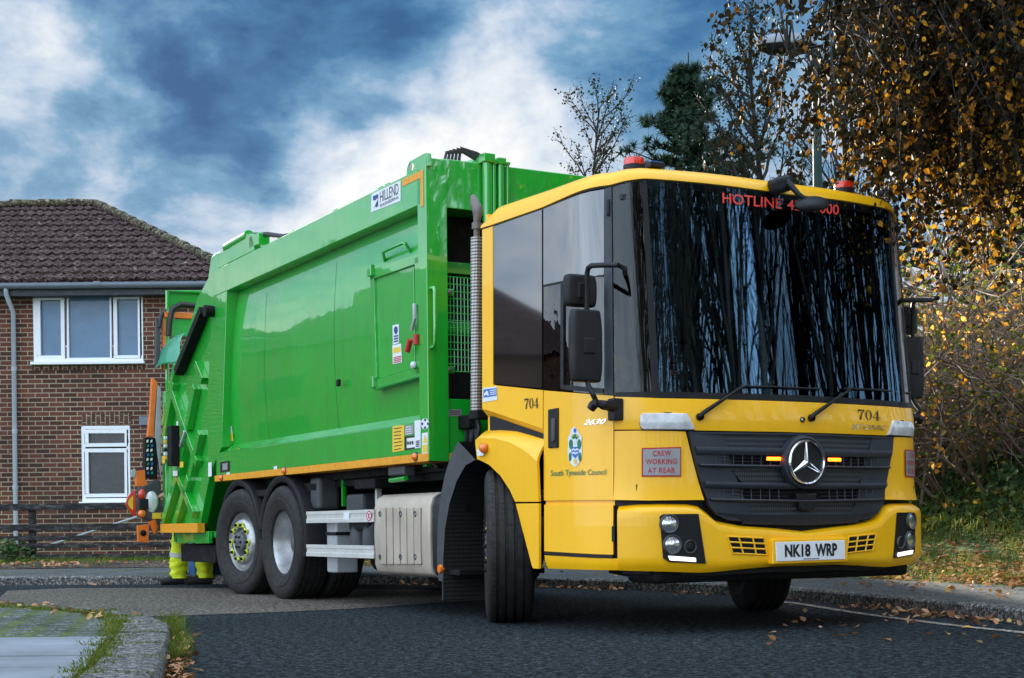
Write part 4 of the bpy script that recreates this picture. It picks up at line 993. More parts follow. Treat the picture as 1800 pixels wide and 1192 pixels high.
lu = part('rear_lamp_unit', MB().prism([fq(247, 857, XA + .02), fq(256, 853, XA + .02), fq(280, 842, XA + .02), fq(283, 850, XA + .02), fq(282, 922, XA + .02), fq(262, 914, XA + .02), fq(246, 908, XA + .02)], (-.16, 0, 0)), GREYP, lift, bevel=.012)
def disc(u, v, r, X, mat, nm, par, sy=1): 
    c = fq(u, v, X); M = Matrix(((0, 0, 1, c.x), (1, 0, 0, c.y), (0, sy, 0, c.z), (0, 0, 0, 1))); part(nm, MB().lathe([(.0005, .02), (r * .7, .016), (r, 0), (r, -.02)], M, 18), mat, par, smooth=60)
disc(250, 869, .04, XA + .03, BEAC, 'tail_lamp', lu, 1.5); disc(250, 903, .045, XA + .03, AMB, 'turn_lamp', lu); disc(267, 882, .075, XA + .03, CLR, 'work_lamp', lu, 1.6)
part('lamp_block', MB().box(fq(252.5, 886, XA + .02), (.06, .1, .12)), BLK, lu, bevel=.008)
part('amber_patch', MB().box(fq(275, 907, XA + .02), (.03, .1, .07)), YST, lu, bevel=.004)
bd = part('marker_board', MB().prism([fq(239, 861, XA - .05), fq(239, 908, XA - .05), fq(229, 901, XA - .05), fq(221, 887, XA - .05), fq(224, 875, XA - .05), fq(231, 865, XA - .05)], (-.03, 0, 0)), BEAC, lift, bevel=.004)
polydecal('board_centre', [(234, 871), (234, 897), (229, 893), (224.5, 886), (227, 878)], pfront(XA - .046), YST, bd)
part('lift_hook', MB().prism([fq(241.5, 924, XA), fq(262, 921, XA), fq(261, 954, XA), fq(243, 953, XA)], (-.05, 0, 0)), ORG, lift, bevel=.005)
disc(252, 937, .035, XA + .005, BLM, 'hook_hole', lift)
part('lift_claw', MB().tube([fq(267, 915, XA), fq(272, 926, XA), fq(273, 938, XA)], [.05, .045, .02], 8), ORG, lift, smooth=50)
part('lift_beam', MB().box((XA - .1, 0, fq(270, 880, XA).z), (.14, 1.9, .2)), BLM, lift, bevel=.01)

# ---------------- chassis
ch = empty('chassis', (0, 0, 0), 0, truck)
sbox('chassis_rail', -7.3, 1.1, -.48, -.38, .72, 1.00, BLM, ch, both=True)
for x in (-6.6, -4.75, -3.2, -2.2, -.9): sbox('cross_member', x - .06, x + .06, -.40, .40, .74, .98, BLM, ch)
for x in (-5.36, -4.17, 0): part('axle', MB().tube([(x, -.95, .5), (x, -.2, .5), (x, 0, .5), (x, .2, .5), (x, .95, .5)], [.07, .08, .2 if x < -1 else .09, .08, .07], 12), BLM, ch, smooth=50)
sbox('engine', -.6, .9, -.38, .38, .42, 1.1, BLM, ch, bevel=.05)
sbox('front_crossbeam', 1.1, 1.42, -1.0, 1.0, .30, .46, BLM, ch, bevel=.03)
mb = MB(); mb.prism([(.6, -.8, .34), (1.3, -.9, .30), (1.3, .9, .30), (.6, .8, .34)], (0, 0, .05)); part('under_tray', mb, BLM, ch)
sbox('subframe', -6.2, -1.2, -1.0, 1.0, 1.0, 1.10, BLM, ch)
# inner dark gear under the box, tanks
part('air_tank', MB().tube([(-2.9, -.80, .62), (-2.3, -.80, .62)], .14, 16), BLM, ch, smooth=40)
part('air_tank', MB().tube([(-2.9, -.80, .33 + .06), (-2.3, -.80, .33 + .06)], .13, 16), BLM, ch, smooth=40)
sbox('valve_box', sp(616, 915, -1.1).x, sp(650, 915, -1.1).x, -1.12, -.8, .62, .80, BLK, ch, bevel=.02)
for u in (624, 646): 
    c = sp(u, 948, -1.1); part('filter_dome', MB().lathe([(.0005, .16), (.05, .14), (.085, .08), (.09, 0), (.09, -.15)], Matrix.Translation((c.x, -1.05, c.z)), 16), GREYP, ch, smooth=50)
c = sp(636, 885, -1.0); part('oil_box', MB().box((c.x, -.95, c.z), (.36, .25, .16)), GREYP, ch, bevel=.03)
c = sp(594, 957, -1.1); part('white_tank', MB().box((c.x, -1.06, c.z), (.22, .2, .48)), LGR, ch, bevel=.015)
c = sp(594, 938, -1.1); part('tank_strap', MB().box((c.x, -1.06, c.z), (.235, .215, .028)), BLM, ch)
c = sp(555, 912, -1.1); part('guard_post', MB().box((c.x, -1.10, c.z + .03), (.045, .05, .62)), ALU, ch, bevel=.004)
for u in (579, 604): c = sp(u, 850, -1.0); part('green_stay', MB().box((c.x, -1.0, 1.0), (.03, .03, .34)), GRN, ch)
c = sp(571, 876, -1.05); part('grey_box', MB().box((c.x, -1.05, c.z + .04), (.22, .2, .28)), GREYP, ch, bevel=.03)
for u, v in ((560, 857), (660, 851)): c = sp(u, v, -1.05); part('bracket_arm', MB().box((c.x, -1.0, c.z), (.42, .3, .08)), BLM, ch, bevel=.01)
c = sp(655, 868, -1.1); part('guard_post', MB().box((c.x, -1.05, c.z), (.04, .04, .2)), ALU, ch)
# side guard rails
for v0, v1 in ((899.5, 919.5), (957, 977.5)):
    a = sp(539, v0); b = sp(540, v1); c = sp(655, (v0 + v1) / 2); h = a.z - b.z
    prof = [(0, h), (.012, h), (.012, h * .72), (.006, h * .68), (.006, h * .36), (.012, h * .32), (.012, .0), (0, 0)]
    m_ = MB().prism([(a.x, -1.243 - y, b.z + z) for y, z in prof], (c.x - a.x + .02, 0, 0)); o = part('side_guard', m_, ALU, ch)
    part('side_guard', mirrored(m_), ALU, ch)
    if v0 < 920:
        s1 = decal('guard_sticker', [(604, 900.5), (614, 900.5), (614, 913.5), (604, 913.5)], pside(-1.2565), WHT, o)
        s2 = polydecal('guard_sticker', ell(648.5, 907, 4.5, 9, 18), pside(-1.2565), RED, o); polydecal('sticker_field', ell(648.5, 907, 3.3, 7, 18), pside(-1.258), WHT, s2)
        polydecal('sticker_mark', [(646.5, 902), (650, 903), (648.5, 907), (651, 912), (647, 911)], pside(-1.2595), RED, s2)
# beige guarded battery box
bx = [(655, 880), (660, 872), (668, 869.5), (755, 867), (766, 870), (770, 880), (770, 1000), (766, 1012), (752, 1015.5), (672, 1013), (661, 1005), (656, 993)]
x0 = sp(655, 940).x; x1 = sp(752, 940).x; z0 = sp(700, 1014).z; z1 = sp(700, 868).z
pr = [(-1.0, z0), (-1.17, z0 + .005), (-1.215, z0 + .03), (-1.235, z0 + .09), (-1.24, (z0 + z1) / 2), (-1.235, z1 - .10), (-1.21, z1 - .03), (-1.16, z1), (-.95, z1)]
bt_ = part('battery_box', MB().prism([(x0, y, z) for y, z in pr], (x1 - x0, 0, 0)), BEI, ch, smooth=50, bevel=.012)
part('box_end', MB().prism([(x1 + .004, y * .985, z * .99 + .004) for y, z in pr], (.16, 0, 0)), BLK, bt_, bevel=.012, smooth=50)
for k in range(6):
    u = 668.5 + k * 12.0
    c0 = sp(u, 892, -1.244); c1 = sp(u + (1.5 if k > 3 else 0), 992, -1.244); part('panel_rib', MB().box(((c0.x + .055), -1.2445, (c0.z + c1.z) / 2), (.10, .016, c0.z - c1.z)), BEI, bt_, bevel=.006)
for u in (668, 704, 729.5):
    for v in (903.5, 979):
        c = sp(u, v, -1.253); M = Matrix.Translation(c) @ Matrix.Rotation(rad(90), 4, 'X'); part('fixing', MB().lathe([(.0005, -.004), (.013, .001), (.02, .005), (.024, 0)], M, 12), GREYP, bt_, smooth=50)
# step light under the body
c = sp(706, 828, -1.15); ml = part('work_lamp', MB().box(c, (.30, .10, .07)), GREYP, ch, bevel=.012); part('lamp_tube', MB().tube([c + Vector((-.14, -.03, -.07)), c + Vector((.14, -.03, -.06))], .02, 8), GRN, ml, smooth=50)
part('air_hose', MB().tube([sp(760, 812, -1.1), sp(768, 820, -1.1), sp(785, 822, -1.0), sp(800, 815, -.9)], .016, 6), HOSE, ch, smooth=50)
# exhaust stack behind the cab
XE = -.37; e0 = sp(838.5, 418, -1.16); e1 = sp(838.5, 722, -1.16)
part_st = part('exhaust_stack', MB().tube([(e1.x, -1.16, e1.z), (e0.x, -1.16, e0.z)], .045, 20), PERF, ch, smooth=40)
tp = [sp(838, 420, -1.16), sp(838, 392, -1.16), sp(840, 376, -1.16), sp(838.5, 366, -1.16), sp(834, 355, -1.16), sp(831.5, 345, -1.16)]
part('exhaust_tip', MB().tube(tp, [.022, .022, .034, .04, .034, .020], 14), STEEL, part_st, smooth=60)
part('exhaust_collar', MB().tube([sp(838.3, 403, -1.16), sp(838.3, 392, -1.16)], .036, 14), STEEL, part_st, smooth=40)
sbox('stack_bracket', e1.x - .05, e1.x + .08, -1.2, -1.0, e1.z - .06, e1.z, BLM, part_st)
mb = MB()
for k in range(7):
    u = 812 + k * 4.5; mb.tube([sp(u, 735 + 5 * (k % 3), -.95), sp(u + 4, 752, -.93), sp(u + (k % 2) * 4, 775, -.95), sp(u + 2, 800, -.9)], .018, 6)
part('coupling_hoses', mb, HOSE, ch, smooth=50)
part('coupling_block', MB().box(sp(823, 742, -.95), (.2, .1, .1)), BLM, ch, bevel=.01)
# radiator and gear between cab and body
sbox('cooler', -.82, -.45, -.9, .9, 1.0, 2.3, BLM, ch, bevel=.02)

# front wheel arch: plastic hoop behind the wheel, liner, step
hoop_o = [(806, 776), (793, 800), (782, 835), (773, 880), (769, 930), (768, 985), (771, 1021)]
hoop_i = [(836, 808), (818, 818), (803, 845), (790, 885), (782, 930), (779, 985), (779, 1022)]
o = [sp(u, v, -1.24) for u, v in hoop_o]; i_ = [sp(u, v, -1.24) for u, v in hoop_i]
mb = MB(); mb.sheet([o, i_]); 
i2 = [p + Vector((.03, .62, 0)) for p in i_]; mb2 = MB(); mb2.sheet([i_, i2]); o2 = [p + Vector((0, .62, 0)) for p in o]; mb.sheet([o, o2]); mb.sheet([[o[-1], i_[-1]], [o2[-1], i2[-1]]])
ah = part('wheel_arch', mb, GREYP, ch, smooth=30); a2 = part('wheel_arch', mirrored(mb), GREYP, ch, smooth=30); part('arch_lining', mb2, LINER, ah, smooth=30, fix=False); part('arch_lining', mirrored(mb2), LINER, a2, smooth=30, fix=False)
a = [sp(u, v, -1.2) for u, v in ((786, 865), (784, 930), (783, 985), (784, 1018))]
lin = part('arch_liner', MB().sheet([[Vector((p.x + .015, -1.19 + .75 * k / 6, p.z)) for k in range(7)] for p in a]), LINER, ch, fix=False); lin.modifiers.new('th', 'SOLIDIFY').thickness = .012
sbox('step_plate', a[2].x - .05, a[2].x + .22, -1.2, -.5, .30, .34, BLM, ch); 
part('mud_flap', MB().box((a[2].x + .05, -.95, .20), (.02, .6, .16)), LINER, ch)
c = sp(773.5, 1000, -1.25); part('side_reflector', MB().lathe([(.0005, .012), (.028, .01), (.032, 0), (.032, -.02)], Matrix.Translation(c) @ Matrix.Rotation(rad(90), 4, 'X'), 16), AMB, ch, smooth=50)
# upper liner of the arch under the cab
mb = MB(); R_ = .66; arc = [Vector((R_ * math.cos(a), 0, .52 + R_ * math.sin(a))) for a in [rad(20 + 14 * k) for k in range(11)]]
mb.sheet([[p + Vector((0, y, 0)) for p in arc] for y in (-1.20, -.45)]); part('arch_liner', mb, BLM, ch, smooth=40, fix=False); part('arch_liner', mirrored(mb), BLM, ch, smooth=40)
# ---------------- wheels
RT = .52
def tyre_mesh(w=.30):
    h = w / 2
    p = [(.285, h * .72), (.30, h * .86), (.33, h * .93), (.36, h * 1.0), (.40, h * 1.05), (.405, h * 1.02), (.44, h * 1.05), (.47, h * 1.02), (.497, h * .96), (.512, h * .86), (RT - .002, h * .74)]
    gr = []
    for y in (.58, .20, -.20, -.58): gr += [(RT, h * (y + .075)), (RT - .014, h * (y + .055)), (RT - .014, h * (y - .055)), (RT, h * (y - .075))]
    return p + gr + [(r, -y) for r, y in p[::-1]]
def wheel(x, y, steer=0, kind='steer', s=1):
    wd = empty('wheel', (x, y, RT - .006), 0, truck)
    R = Matrix.Rotation(rad(steer), 4, 'Z') @ Matrix.Rotation(rad(90), 4, 'X')       # lathe axis z -> -Y (outwards on the near side)
    if s < 0: R = Matrix.Rotation(rad(steer), 4, 'Z') @ Matrix.Rotation(rad(-90), 4, 'X')
    def L(prof, n=48): return MB().lathe(prof, R, n)
    def tread(ofs=0):
        m = L([(r, h + ofs) for r, h in tyre_mesh()], 64)
        return m
    def sipes(ofs=0):
        m = MB()
        for k in range(84):
            a = 2 * math.pi * k / 84
            for y0, y1 in ((-.145, -.10), (-.075, -.042), (-.018, .018), (.042, .075), (.10, .145)):
                q = [R @ Vector(((RT + .0006) * math.cos(a + da), (RT + .0006) * math.sin(a + da), yy * .9 + ofs)) for da, yy in ((0, y0), (.008, y0), (.022, y1), (.014, y1))]
                m.add(q, [(0, 1, 2, 3)])
        return m
    tm = tread(); nt_ = len(tm.f); sm_ = sipes(); tm.add(sm_.v, sm_.f); ty = tm.build('tyre', RUB, wd, smooth=35); ty.data.materials.append(INK); ty.data.polygons.foreach_set('material_index', [0] * nt_ + [1] * (len(ty.data.polygons) - nt_))
    if kind == 'dual':
        t2 = tread(-.33).build('tyre', RUB, wd, smooth=35)
        L([(.30, .128), (.298, .118), (.283, .10), (.280, .06), (.262, .03), (.256, -.06), (.235, -.085), (.12, -.085), (.11, -.09)]).build('rim', RIMS, wd, smooth=50)
        L([(.0005, .03), (.05, .028), (.09, .012), (.125, -.02), (.135, -.09)], 28).build('hub', HUBG, wd, smooth=50)
        m = MB()
        for k in range(10):
            a = 2 * math.pi * k / 10; m.lathe([(.0005, -.04), (.014, -.04), (.016, -.085)], R @ Matrix.Translation((.168 * math.cos(a), .168 * math.sin(a), 0)), 6)
        m.build('wheel_nuts', STEEL, wd)
    else:
        L([(.30, .128), (.298, .118), (.283, .10), (.278, .06), (.262, .04), (.250, .03), (.238, .07), (.222, .115), (.205, .128), (.145, .130), (.138, .122), (.135, .05)]).build('rim', RIMS, wd, smooth=45)
        m = MB()
        for k in range(10):
            a = 2 * math.pi * (k + .5) / 10; m.lathe([(.0005, .001), (.021, .001)], R @ Matrix.Translation((.238 * math.cos(a), .238 * math.sin(a), .09)), 10)
        L([(.0005, .16), (.06, .158), (.095, .148), (.105, .12), (.125, .115), (.135, .10)], 28).build('hub', HUBG, wd, smooth=50)
        m = MB(); m2 = MB()
        for k in range(10):
            a = 2 * math.pi * k / 10; T_ = R @ Matrix.Translation((.172 * math.cos(a), .172 * math.sin(a), 0))
            m.lathe([(.0005, .166), (.013, .166), (.016, .16), (.017, .13)], T_, 6)
            m2.lathe([(.017, .146), (.026, .146), (.027, .138), (.026, .131)], T_, 10)
            d = Matrix.Rotation(a, 4, 'Z'); b_ = .62 if k % 2 else -.62
            c0 = Vector((.172 * math.cos(a), .172 * math.sin(a), .14)); a2 = a + (2 * math.pi / 10) * .45 * (1 if k % 2 else -1); c1 = Vector((.172 * math.cos(a2), .172 * math.sin(a2), .14))
            m2.tube([R @ c0, R @ c1], [.017, .007], 6); m2.build('nut_indicator', pm_ind, wd); m2 = MB()
        m.build('wheel_nuts', BLM, wd)
        m3 = MB()
        for k in range(6): a = 2 * math.pi * k / 6; m3.lathe([(.0005, .172), (.012, .170), (.013, .15)], R @ Matrix.Translation((.055 * math.cos(a), .055 * math.sin(a), 0)), 6)
        m3.build('hub_bolts', BLM, wd)
    return wd
pm_ind = pmat('indicator_yellow', (.55, .62, .04), .5, var=.15)
YW = -1.24 + .13
wheel(-.20, -1.09, -27, 'steer', 1); wheel(-.22, 1.06, -24, 'steer', -1)
wheel(-4.17, YW, 0, 'dual', 1); wheel(-4.17, -YW, 0, 'dual', -1)
wheel(-5.34, YW, 9, 'steer', 1); wheel(-5.34, -YW, 8, 'steer', -1)
# mudguards over the rear wheels
def mudguard(x, s, a0, a1):
    mb = MB(); R1 = .60; n = 16; sec = [(-1.235, -.055), (-1.25, -.03), (-1.25, .004), (-1.225, .016), (-.72, .016), (-.72, .004), (-1.2, .0)]
    g = []
    for k in range(n + 1):
        a = rad(a0 + (a1 - a0) * k / n); g.append([Vector((x + (R1 + dr) * math.cos(a), s * y, .52 + (R1 + dr) * math.sin(a))) for y, dr in [(-y_ if False else y_, d_) for y_, d_ in sec]])
    mb.sheet(g); part('mudguard', mb, BLK, ch, smooth=40)
for s in (1, -1):
    mudguard(-4.17, s, -12, 168); mudguard(-5.36, s, 2, 172)
part('mudguard_stay', MB().box((-4.75, -1.15, .98), (.5, .1, .06)), BLM, ch)
# ================================================================== GROUND, ROAD, PAVEMENTS
RNG = random.Random(7)
def gmat(name, cols, scale, fine=220, bump=.5, rough=.75, rlo=None, spec=.4, bdist=.006, speck=None, vsc=(1, 1, 1)):
    """mineral / soil surface: broad patches, fine grain, pits"""
    m = bpy.data.materials.new(name); m.use_nodes = True; t = NT(m.node_tree); b = t.n['Principled BSDF']
    tc = t.add('ShaderNodeTexCoord').outputs['Object']
    mp = t.add('ShaderNodeMapping'); mp.inputs['Scale'].default_value = vsc; t.link(tc, mp.inputs[0]); v = mp.outputs[0]
    big = t.noise(v, scale, 6, .6, .3); fin = t.noise(v, fine, 3, .7); med = t.noise(v, fine * .36, 3, .65)
    c = t.ramp(big, [(.25, cols[0]), (.5, cols[1]), (.75, cols[2])])
    c = t.mix(1., c, t.ramp(fin, [(.36, .25), (.5, .9), (.60, 2.3)]), 'MULTIPLY')
    c = t.mix(1., c, t.ramp(med, [(.41, .28), (.5, .9), (.585, 2.1)]), 'MULTIPLY')
    if speck:
        sp_ = t.noise(v, fine * .8, 2, .5); c = t.mix(t.ramp(sp_, [(.62, 0.), (.70, 1.)]), c, speck)
    t.link(c, b.inputs['Base Color'])
    t.link(t.ramp(big, [(.3, rlo if rlo else rough), (.7, rough)]), b.inputs['Roughness']); b.inputs['Specular IOR Level'].default_value = spec
    bp = t.add('ShaderNodeBump'); bp.inputs['Strength'].default_value = bump; bp.inputs['Distance'].default_value = bdist
    t.link(t.math('ADD', fin, t.math('MULTIPLY', med, .8)), bp.inputs['Height']); t.link(bp.outputs[0], b.inputs['Normal'])
    MATS[name] = m; return m
ASPH = gmat('asphalt', ((.013, .018, .021), (.021, .027, .031), (.034, .041, .046)), .35, 60, 1., .92, .80, .10, bdist=.03, speck=(.11, .12, .125))
ASPO = gmat('brown_asphalt', ((.055, .046, .038), (.085, .070, .057), (.12, .10, .083)), .7, 70, 1., .8, .65, .3, bdist=.015, speck=(.33, .29, .24))
PATH = gmat('path_tarmac', ((.035, .038, .042), (.055, .058, .060), (.075, .080, .07)), 1.2, 140, .6, .75)
FLAG = gmat('grey_flags', ((.07, .075, .082), (.10, .105, .112), (.13, .135, .14)), 1.5, 120, .5, .8)
KERB = gmat('kerb_stone', ((.055, .052, .05), (.095, .09, .085), (.15, .14, .13)), 2.5, 90, .9, .8, speck=(.24, .2, .17), bdist=.01)
SLAB = pmat('pale_slab', (.22, .235, .26), .9, var=.22, vscale=2.2, bump=.3, bscale=120, spec=.15)
SOIL = gmat('soil', ((.03, .022, .015), (.055, .04, .026), (.09, .06, .04)), 2, 40, .9, .95, bdist=.02)
TURF = gmat('turf_soil', ((.03, .045, .012), (.05, .08, .02), (.09, .11, .03)), 1.4, 60, .8, .95, bdist=.02)
LAWN = gmat('lawn', ((.05, .13, .012), (.08, .19, .02), (.12, .24, .03)), 1.4, 90, .8, .9, bdist=.02)
LINE = gmat('road_paint', ((.07, .06, .05), (.24, .21, .17), (.36, .32, .27)), 9, 120, .5, .7)
MOSSY = gmat('moss', ((.05, .08, .01), (.10, .15, .02), (.16, .20, .04)), 6, 90, .9, .95)
def struct(name, mb, mat, **kw): o = mb.build(name, mat, None, **kw); o['kind'] = 'structure'; return o

# line of the far kerb: right verge, round the bend, then along the far side to the left
KP = [(4.9, -3), (4.55, 0), (4.2, 4), (3.75, 6.5), (3.2, 9.2), (2.72, 11.2), (2.33, 12.47), (1.6, 13.9), (.4, 15.3), (-1.5, 16.6), (-3.5, 17.2), (-5.4, 17.45), (-9, 17.6), (-16, 17.75), (-26, 17.9), (-45, 18.2)]
def spline(P, k=8):
    P = [Vector((*p, 0)) for p in P]; o = []
    for i in range(len(P) - 1):
        p0 = P[max(i - 1, 0)]; p1 = P[i]; p2 = P[i + 1]; p3 = P[min(i + 2, len(P) - 1)]
        for j in range(k):
            t = j / k; o.append(.5 * ((2 * p1) + (p2 - p0) * t + (2 * p0 - 5 * p1 + 4 * p2 - p3) * t * t + (3 * p1 - p0 - 3 * p2 + p3) * t ** 3))
    return o + [P[-1]]
KC = spline(KP)
def curve_off(C, d):
    o = []
    for i in range(len(C)):
        t = (C[min(i + 1, len(C) - 1)] - C[max(i - 1, 0)]).normalized(); n = Vector((t.y, -t.x, 0))
        dd = d(i) if callable(d) else d; o.append(C[i] + n * dd)
    return o
# outwards = away from the road (right / back)
def leftness(i): x = KC[i].x; return max(0, min(1, (1.5 - x) / 5))
PW = lambda i: 1.35 + 1.7 * leftness(i)          # pavement width
def zz_(pts, z): return [Vector((p.x, p.y, z(i) if callable(z) else z)) for i, p in enumerate(pts)]
g_ = MB(); g_.add([(-400, -300, -.03), (400, -300, -.03), (400, 600, -.03), (-400, 600, -.03)], [(0, 1, 2, 3)]); struct('ground', g_, TURF, fix=False)
rd = MB(); cc = curve_off(KC, .05); lo_ = zz_(cc, 0)
rd.sheet([[Vector((-60, -40 + i * .001, 0)) if False else Vector((-45 + (p.x + 45) * f, -20 + (p.y + 20) * f, 0)) for p in lo_] for i, f in enumerate((0., .5, .8, 1.))])
struct('road', rd, ASPH, fix=False)
# brown surfacing in a strip across the junction
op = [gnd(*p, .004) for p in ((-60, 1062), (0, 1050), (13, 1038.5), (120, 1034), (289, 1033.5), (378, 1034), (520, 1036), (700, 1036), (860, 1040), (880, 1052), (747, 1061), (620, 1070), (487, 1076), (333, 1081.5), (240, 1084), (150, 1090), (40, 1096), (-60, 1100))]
struct('brown_road_surface', MB().add(op, [tuple(range(len(op)))]) or MB(), ASPO) if False else None
mo = MB(); mo.add(op, [tuple(range(len(op)))]); struct('brown_road_surface', mo, ASPO, fix=False)
# edge line along the right-hand kerb
el = spline([tuple(gnd(u, v)[:2]) for u, v in ((1290, 1051), (1345, 1055.5), (1410, 1063), (1517, 1080), (1674, 1100), (1800, 1113.5), (1960, 1136))], 6)
struct('edge_line', MB().sheet([zz_(curve_off(el, -.04), .005), zz_(curve_off(el, .04), .005)]), LINE, fix=False)
# kerb, pavement, verge
KH = .10
kb = MB(); kb.sheet([zz_(KC, -.02), zz_(KC, KH - .02), zz_(curve_off(KC, .015), KH - .004), zz_(curve_off(KC, .03), KH), zz_(curve_off(KC, .14), KH + .004), zz_(curve_off(KC, .145), KH - .01)]); struct('kerb', kb, KERB, smooth=40)
pv = MB(); pv.sheet([zz_(curve_off(KC, .145), KH), zz_(curve_off(KC, PW), KH + .02)]); struct('pavement', pv, PATH, fix=False)
# joints of the far pavement grown with moss
jm = MB()
for i in range(28):
    x = -13 + i * .95
    if x > -1: break
    a = Vector((x, 17.6, KH + .006)); b = Vector((x + .55, 20.3, KH + .026)); 
    for k in range(10):
        f = k / 10; p = a.lerp(b, f); q = a.lerp(b, f + .11); w_ = RNG.uniform(.02, .06); jm.add([p, p + Vector((w_, 0, 0)), q + Vector((RNG.uniform(.015, .05), 0, 0)), q], [(0, 1, 2, 3)])
tag(jm.build('joint_moss', MOSSY, fix=False), 'green moss growing in the joints of the far pavement', 'moss', kind='stuff')
vz = lambda d: (lambda i: KH + .02 + (1 - leftness(i)) * (.55 * sst(0, 2.3, d) + .9 * sst(1.6, 3.4, d) + .5 * sst(3.5, 10, d)) + leftness(i) * .05 * sst(0, .8, d))
vg = MB(); DS = (0, .25, .5, .9, 1.4, 1.9, 2.4, 3.0, 3.6, 4.6, 6.5, 10., 20)
vg.sheet([zz_(curve_off(KC, (lambda d: (lambda i: PW(i) + d))(d)), vz(d)) for d in DS]); struct('verge', vg, TURF, smooth=180, fix=False)
def vpt(i, f, d):
    """a point on the verge at curve position i+f and distance d beyond the pavement"""
    i = min(i, len(KC) - 2); a = KC[i].lerp(KC[i + 1], f); t = (KC[i + 1] - KC[i]).normalized(); n = Vector((t.y, -t.x, 0))
    p = a + n * (PW(i) + (PW(i + 1) - PW(i)) * f + d); p.z = vz(d)(i) * (1 - f) + vz(d)(i + 1) * f; return p
lw = MB(); lw.add([(-40, 20.95, .19), (1.5, 20.95, .19), (1.5, 23.9, .20), (-40, 23.9, .20)], [(0, 1, 2, 3)]); struct('lawn', lw, LAWN, fix=False)
so_ = MB(); so_.sheet([[(x, 20.2 + .05 * math.sin(x * 3), .125) for x in [-40 + k for k in range(42)]], [(x, 20.6, .17 + .02 * math.sin(x * 5)) for x in [-40 + k for k in range(42)]], [(x, 21.3, .20) for x in [-40 + k for k in range(42)]]]); struct('soil_border', so_, SOIL, fix=False)

# near corner: kerb set round the junction, mossy setts and pale slabs
NC = [(-5.4, 12.35), (-4.05, 11.55), (-3.3, 10.55), (-2.84, 9.95), (-2.3, 9.35), (-1.98, 8.7), (-1.82, 7.9), (-1.60, 6.9), (-1.42, 6.1), (-1.30, 5.3), (-1.1, 4), (-.9, 2), (-.8, -2)]
NC = [(-9, 13.2), (-5.6, 12.3), (-4.05, 11.55), (-3.25, 10.75), (-2.75, 10.2), (-2.35, 9.55), (-2.05, 8.8), (-1.83, 7.9), (-1.62, 6.9), (-1.44, 6.1), (-1.31, 5.3), (-1.12, 4), (-.9, 2), (-.8, -2)]
NK = spline(NC, 8)
KW = .27
nk = MB(); ii_ = lambda d: curve_off(NK, d)     # positive = right-hand side of travel (= away from the road here?)
tst = ii_(.3)[40]; sgn = 1 if tst.x < NK[40].x else -1
stones = MB(); cum = 0; i0 = 0
idx = [0]; 
for i in range(1, len(NK)):
    cum += (NK[i] - NK[i - 1]).length
    if cum > .72 or i == len(NK) - 1: idx.append(i); cum = 0
def kerb_piece(a, b, k):
    mb = MB(); g = []; dz = RNG.uniform(-.008, .008)
    for i in range(a, b + 1):
        t = (NK[min(i + 1, len(NK) - 1)] - NK[max(i - 1, 0)]).normalized(); n = Vector((t.y, -t.x, 0)) * sgn
        p = NK[i] + (t * .008 if i == a else (-t * .008 if i == b else Vector()))
        g.append([p + Vector((0, 0, -.05)), p + n * .005 + Vector((0, 0, .075 + dz)), p + n * .02 + Vector((0, 0, .095 + dz)), p + n * .045 + Vector((0, 0, .103 + dz)), p + n * KW + Vector((0, 0, .105 + dz)), p + n * (KW + .005) + Vector((0, 0, -.05))])
    mb.sheet(g); mb.f += [tuple(range(6)), tuple(range(len(mb.v) - 6, len(mb.v)))]
    for q in range(len(mb.v)): 
        x, y, z = mb.v[q]; e = noise.noise(Vector((x * 9, y * 9, z * 9))) * .006; mb.v[q] = (x + e, y, z + e)
    return mb
nkm = MB()
for k in range(len(idx) - 1):
    p = kerb_piece(idx[k], idx[k + 1], k); nkm.add(p.v, p.f)
struct('corner_kerb', nkm, KERB, smooth=35)
inner = curve_off(NK, sgn * (KW + .02))
def pave_fill(name, ylo, yhi, z, mat, xl=-9.5):
    mb = MB(); L = []; R = []
    pts = sorted([p for p in inner], key=lambda p: p.y)
    ys = [ylo + (yhi - ylo) * k / 24 for k in range(25)]
    for y in ys:
        xr = None
        for a, b in zip(pts, pts[1:]):
            if a.y <= y <= b.y: xr = a.x + (b.x - a.x) * (y - a.y) / max(1e-6, b.y - a.y)
        if xr is None: xr = pts[-1].x
        L.append((min(xl, xr - .01), y, z)); R.append((xr, y, z))
    mb.sheet([L, R]); return mb
ysl = gnd(100, 1122, .1).y
# setts: staggered joints with moss
sm = gmat('sett_paving', ((.045, .048, .053), (.07, .075, .08), (.10, .102, .105)), 2.2, 110, .6, .8)
t_ = NT(sm.node_tree); bsd = t_.n['Principled BSDF']; tc_ = t_.add('ShaderNodeTexCoord').outputs['Object']
mp_ = t_.add('ShaderNodeMapping'); mp_.inputs['Rotation'].default_value = (0, 0, rad(14)); t_.link(tc_, mp_.inputs[0])
br = t_.add('ShaderNodeTexBrick'); br.inputs['Scale'].default_value = 1.; br.inputs['Brick Width'].default_value = .21; br.inputs['Row Height'].default_value = .21
br.inputs['Mortar Size'].default_value = .04; br.inputs['Mortar Smooth'].default_value = .3; br.inputs['Color1'].default_value = (.8, .8, .8, 1); br.inputs['Color2'].default_value = (1.25, 1.25, 1.25, 1); br.inputs['Mortar'].default_value = (0, 0, 0, 1); t_.link(mp_.outputs[0], br.inputs[0])
src = bsd.inputs['Base Color'].links[0].from_socket
mossk = t_.math('MULTIPLY', br.outputs['Fac'], t_.ramp(t_.noise(tc_, 3, 4), [(.35, .25), (.6, 1.)]))
t_.link(t_.mix(mossk, t_.mix(1., src, br.outputs['Color'], 'MULTIPLY'), (.085, .115, .015)), bsd.inputs['Base Color'])
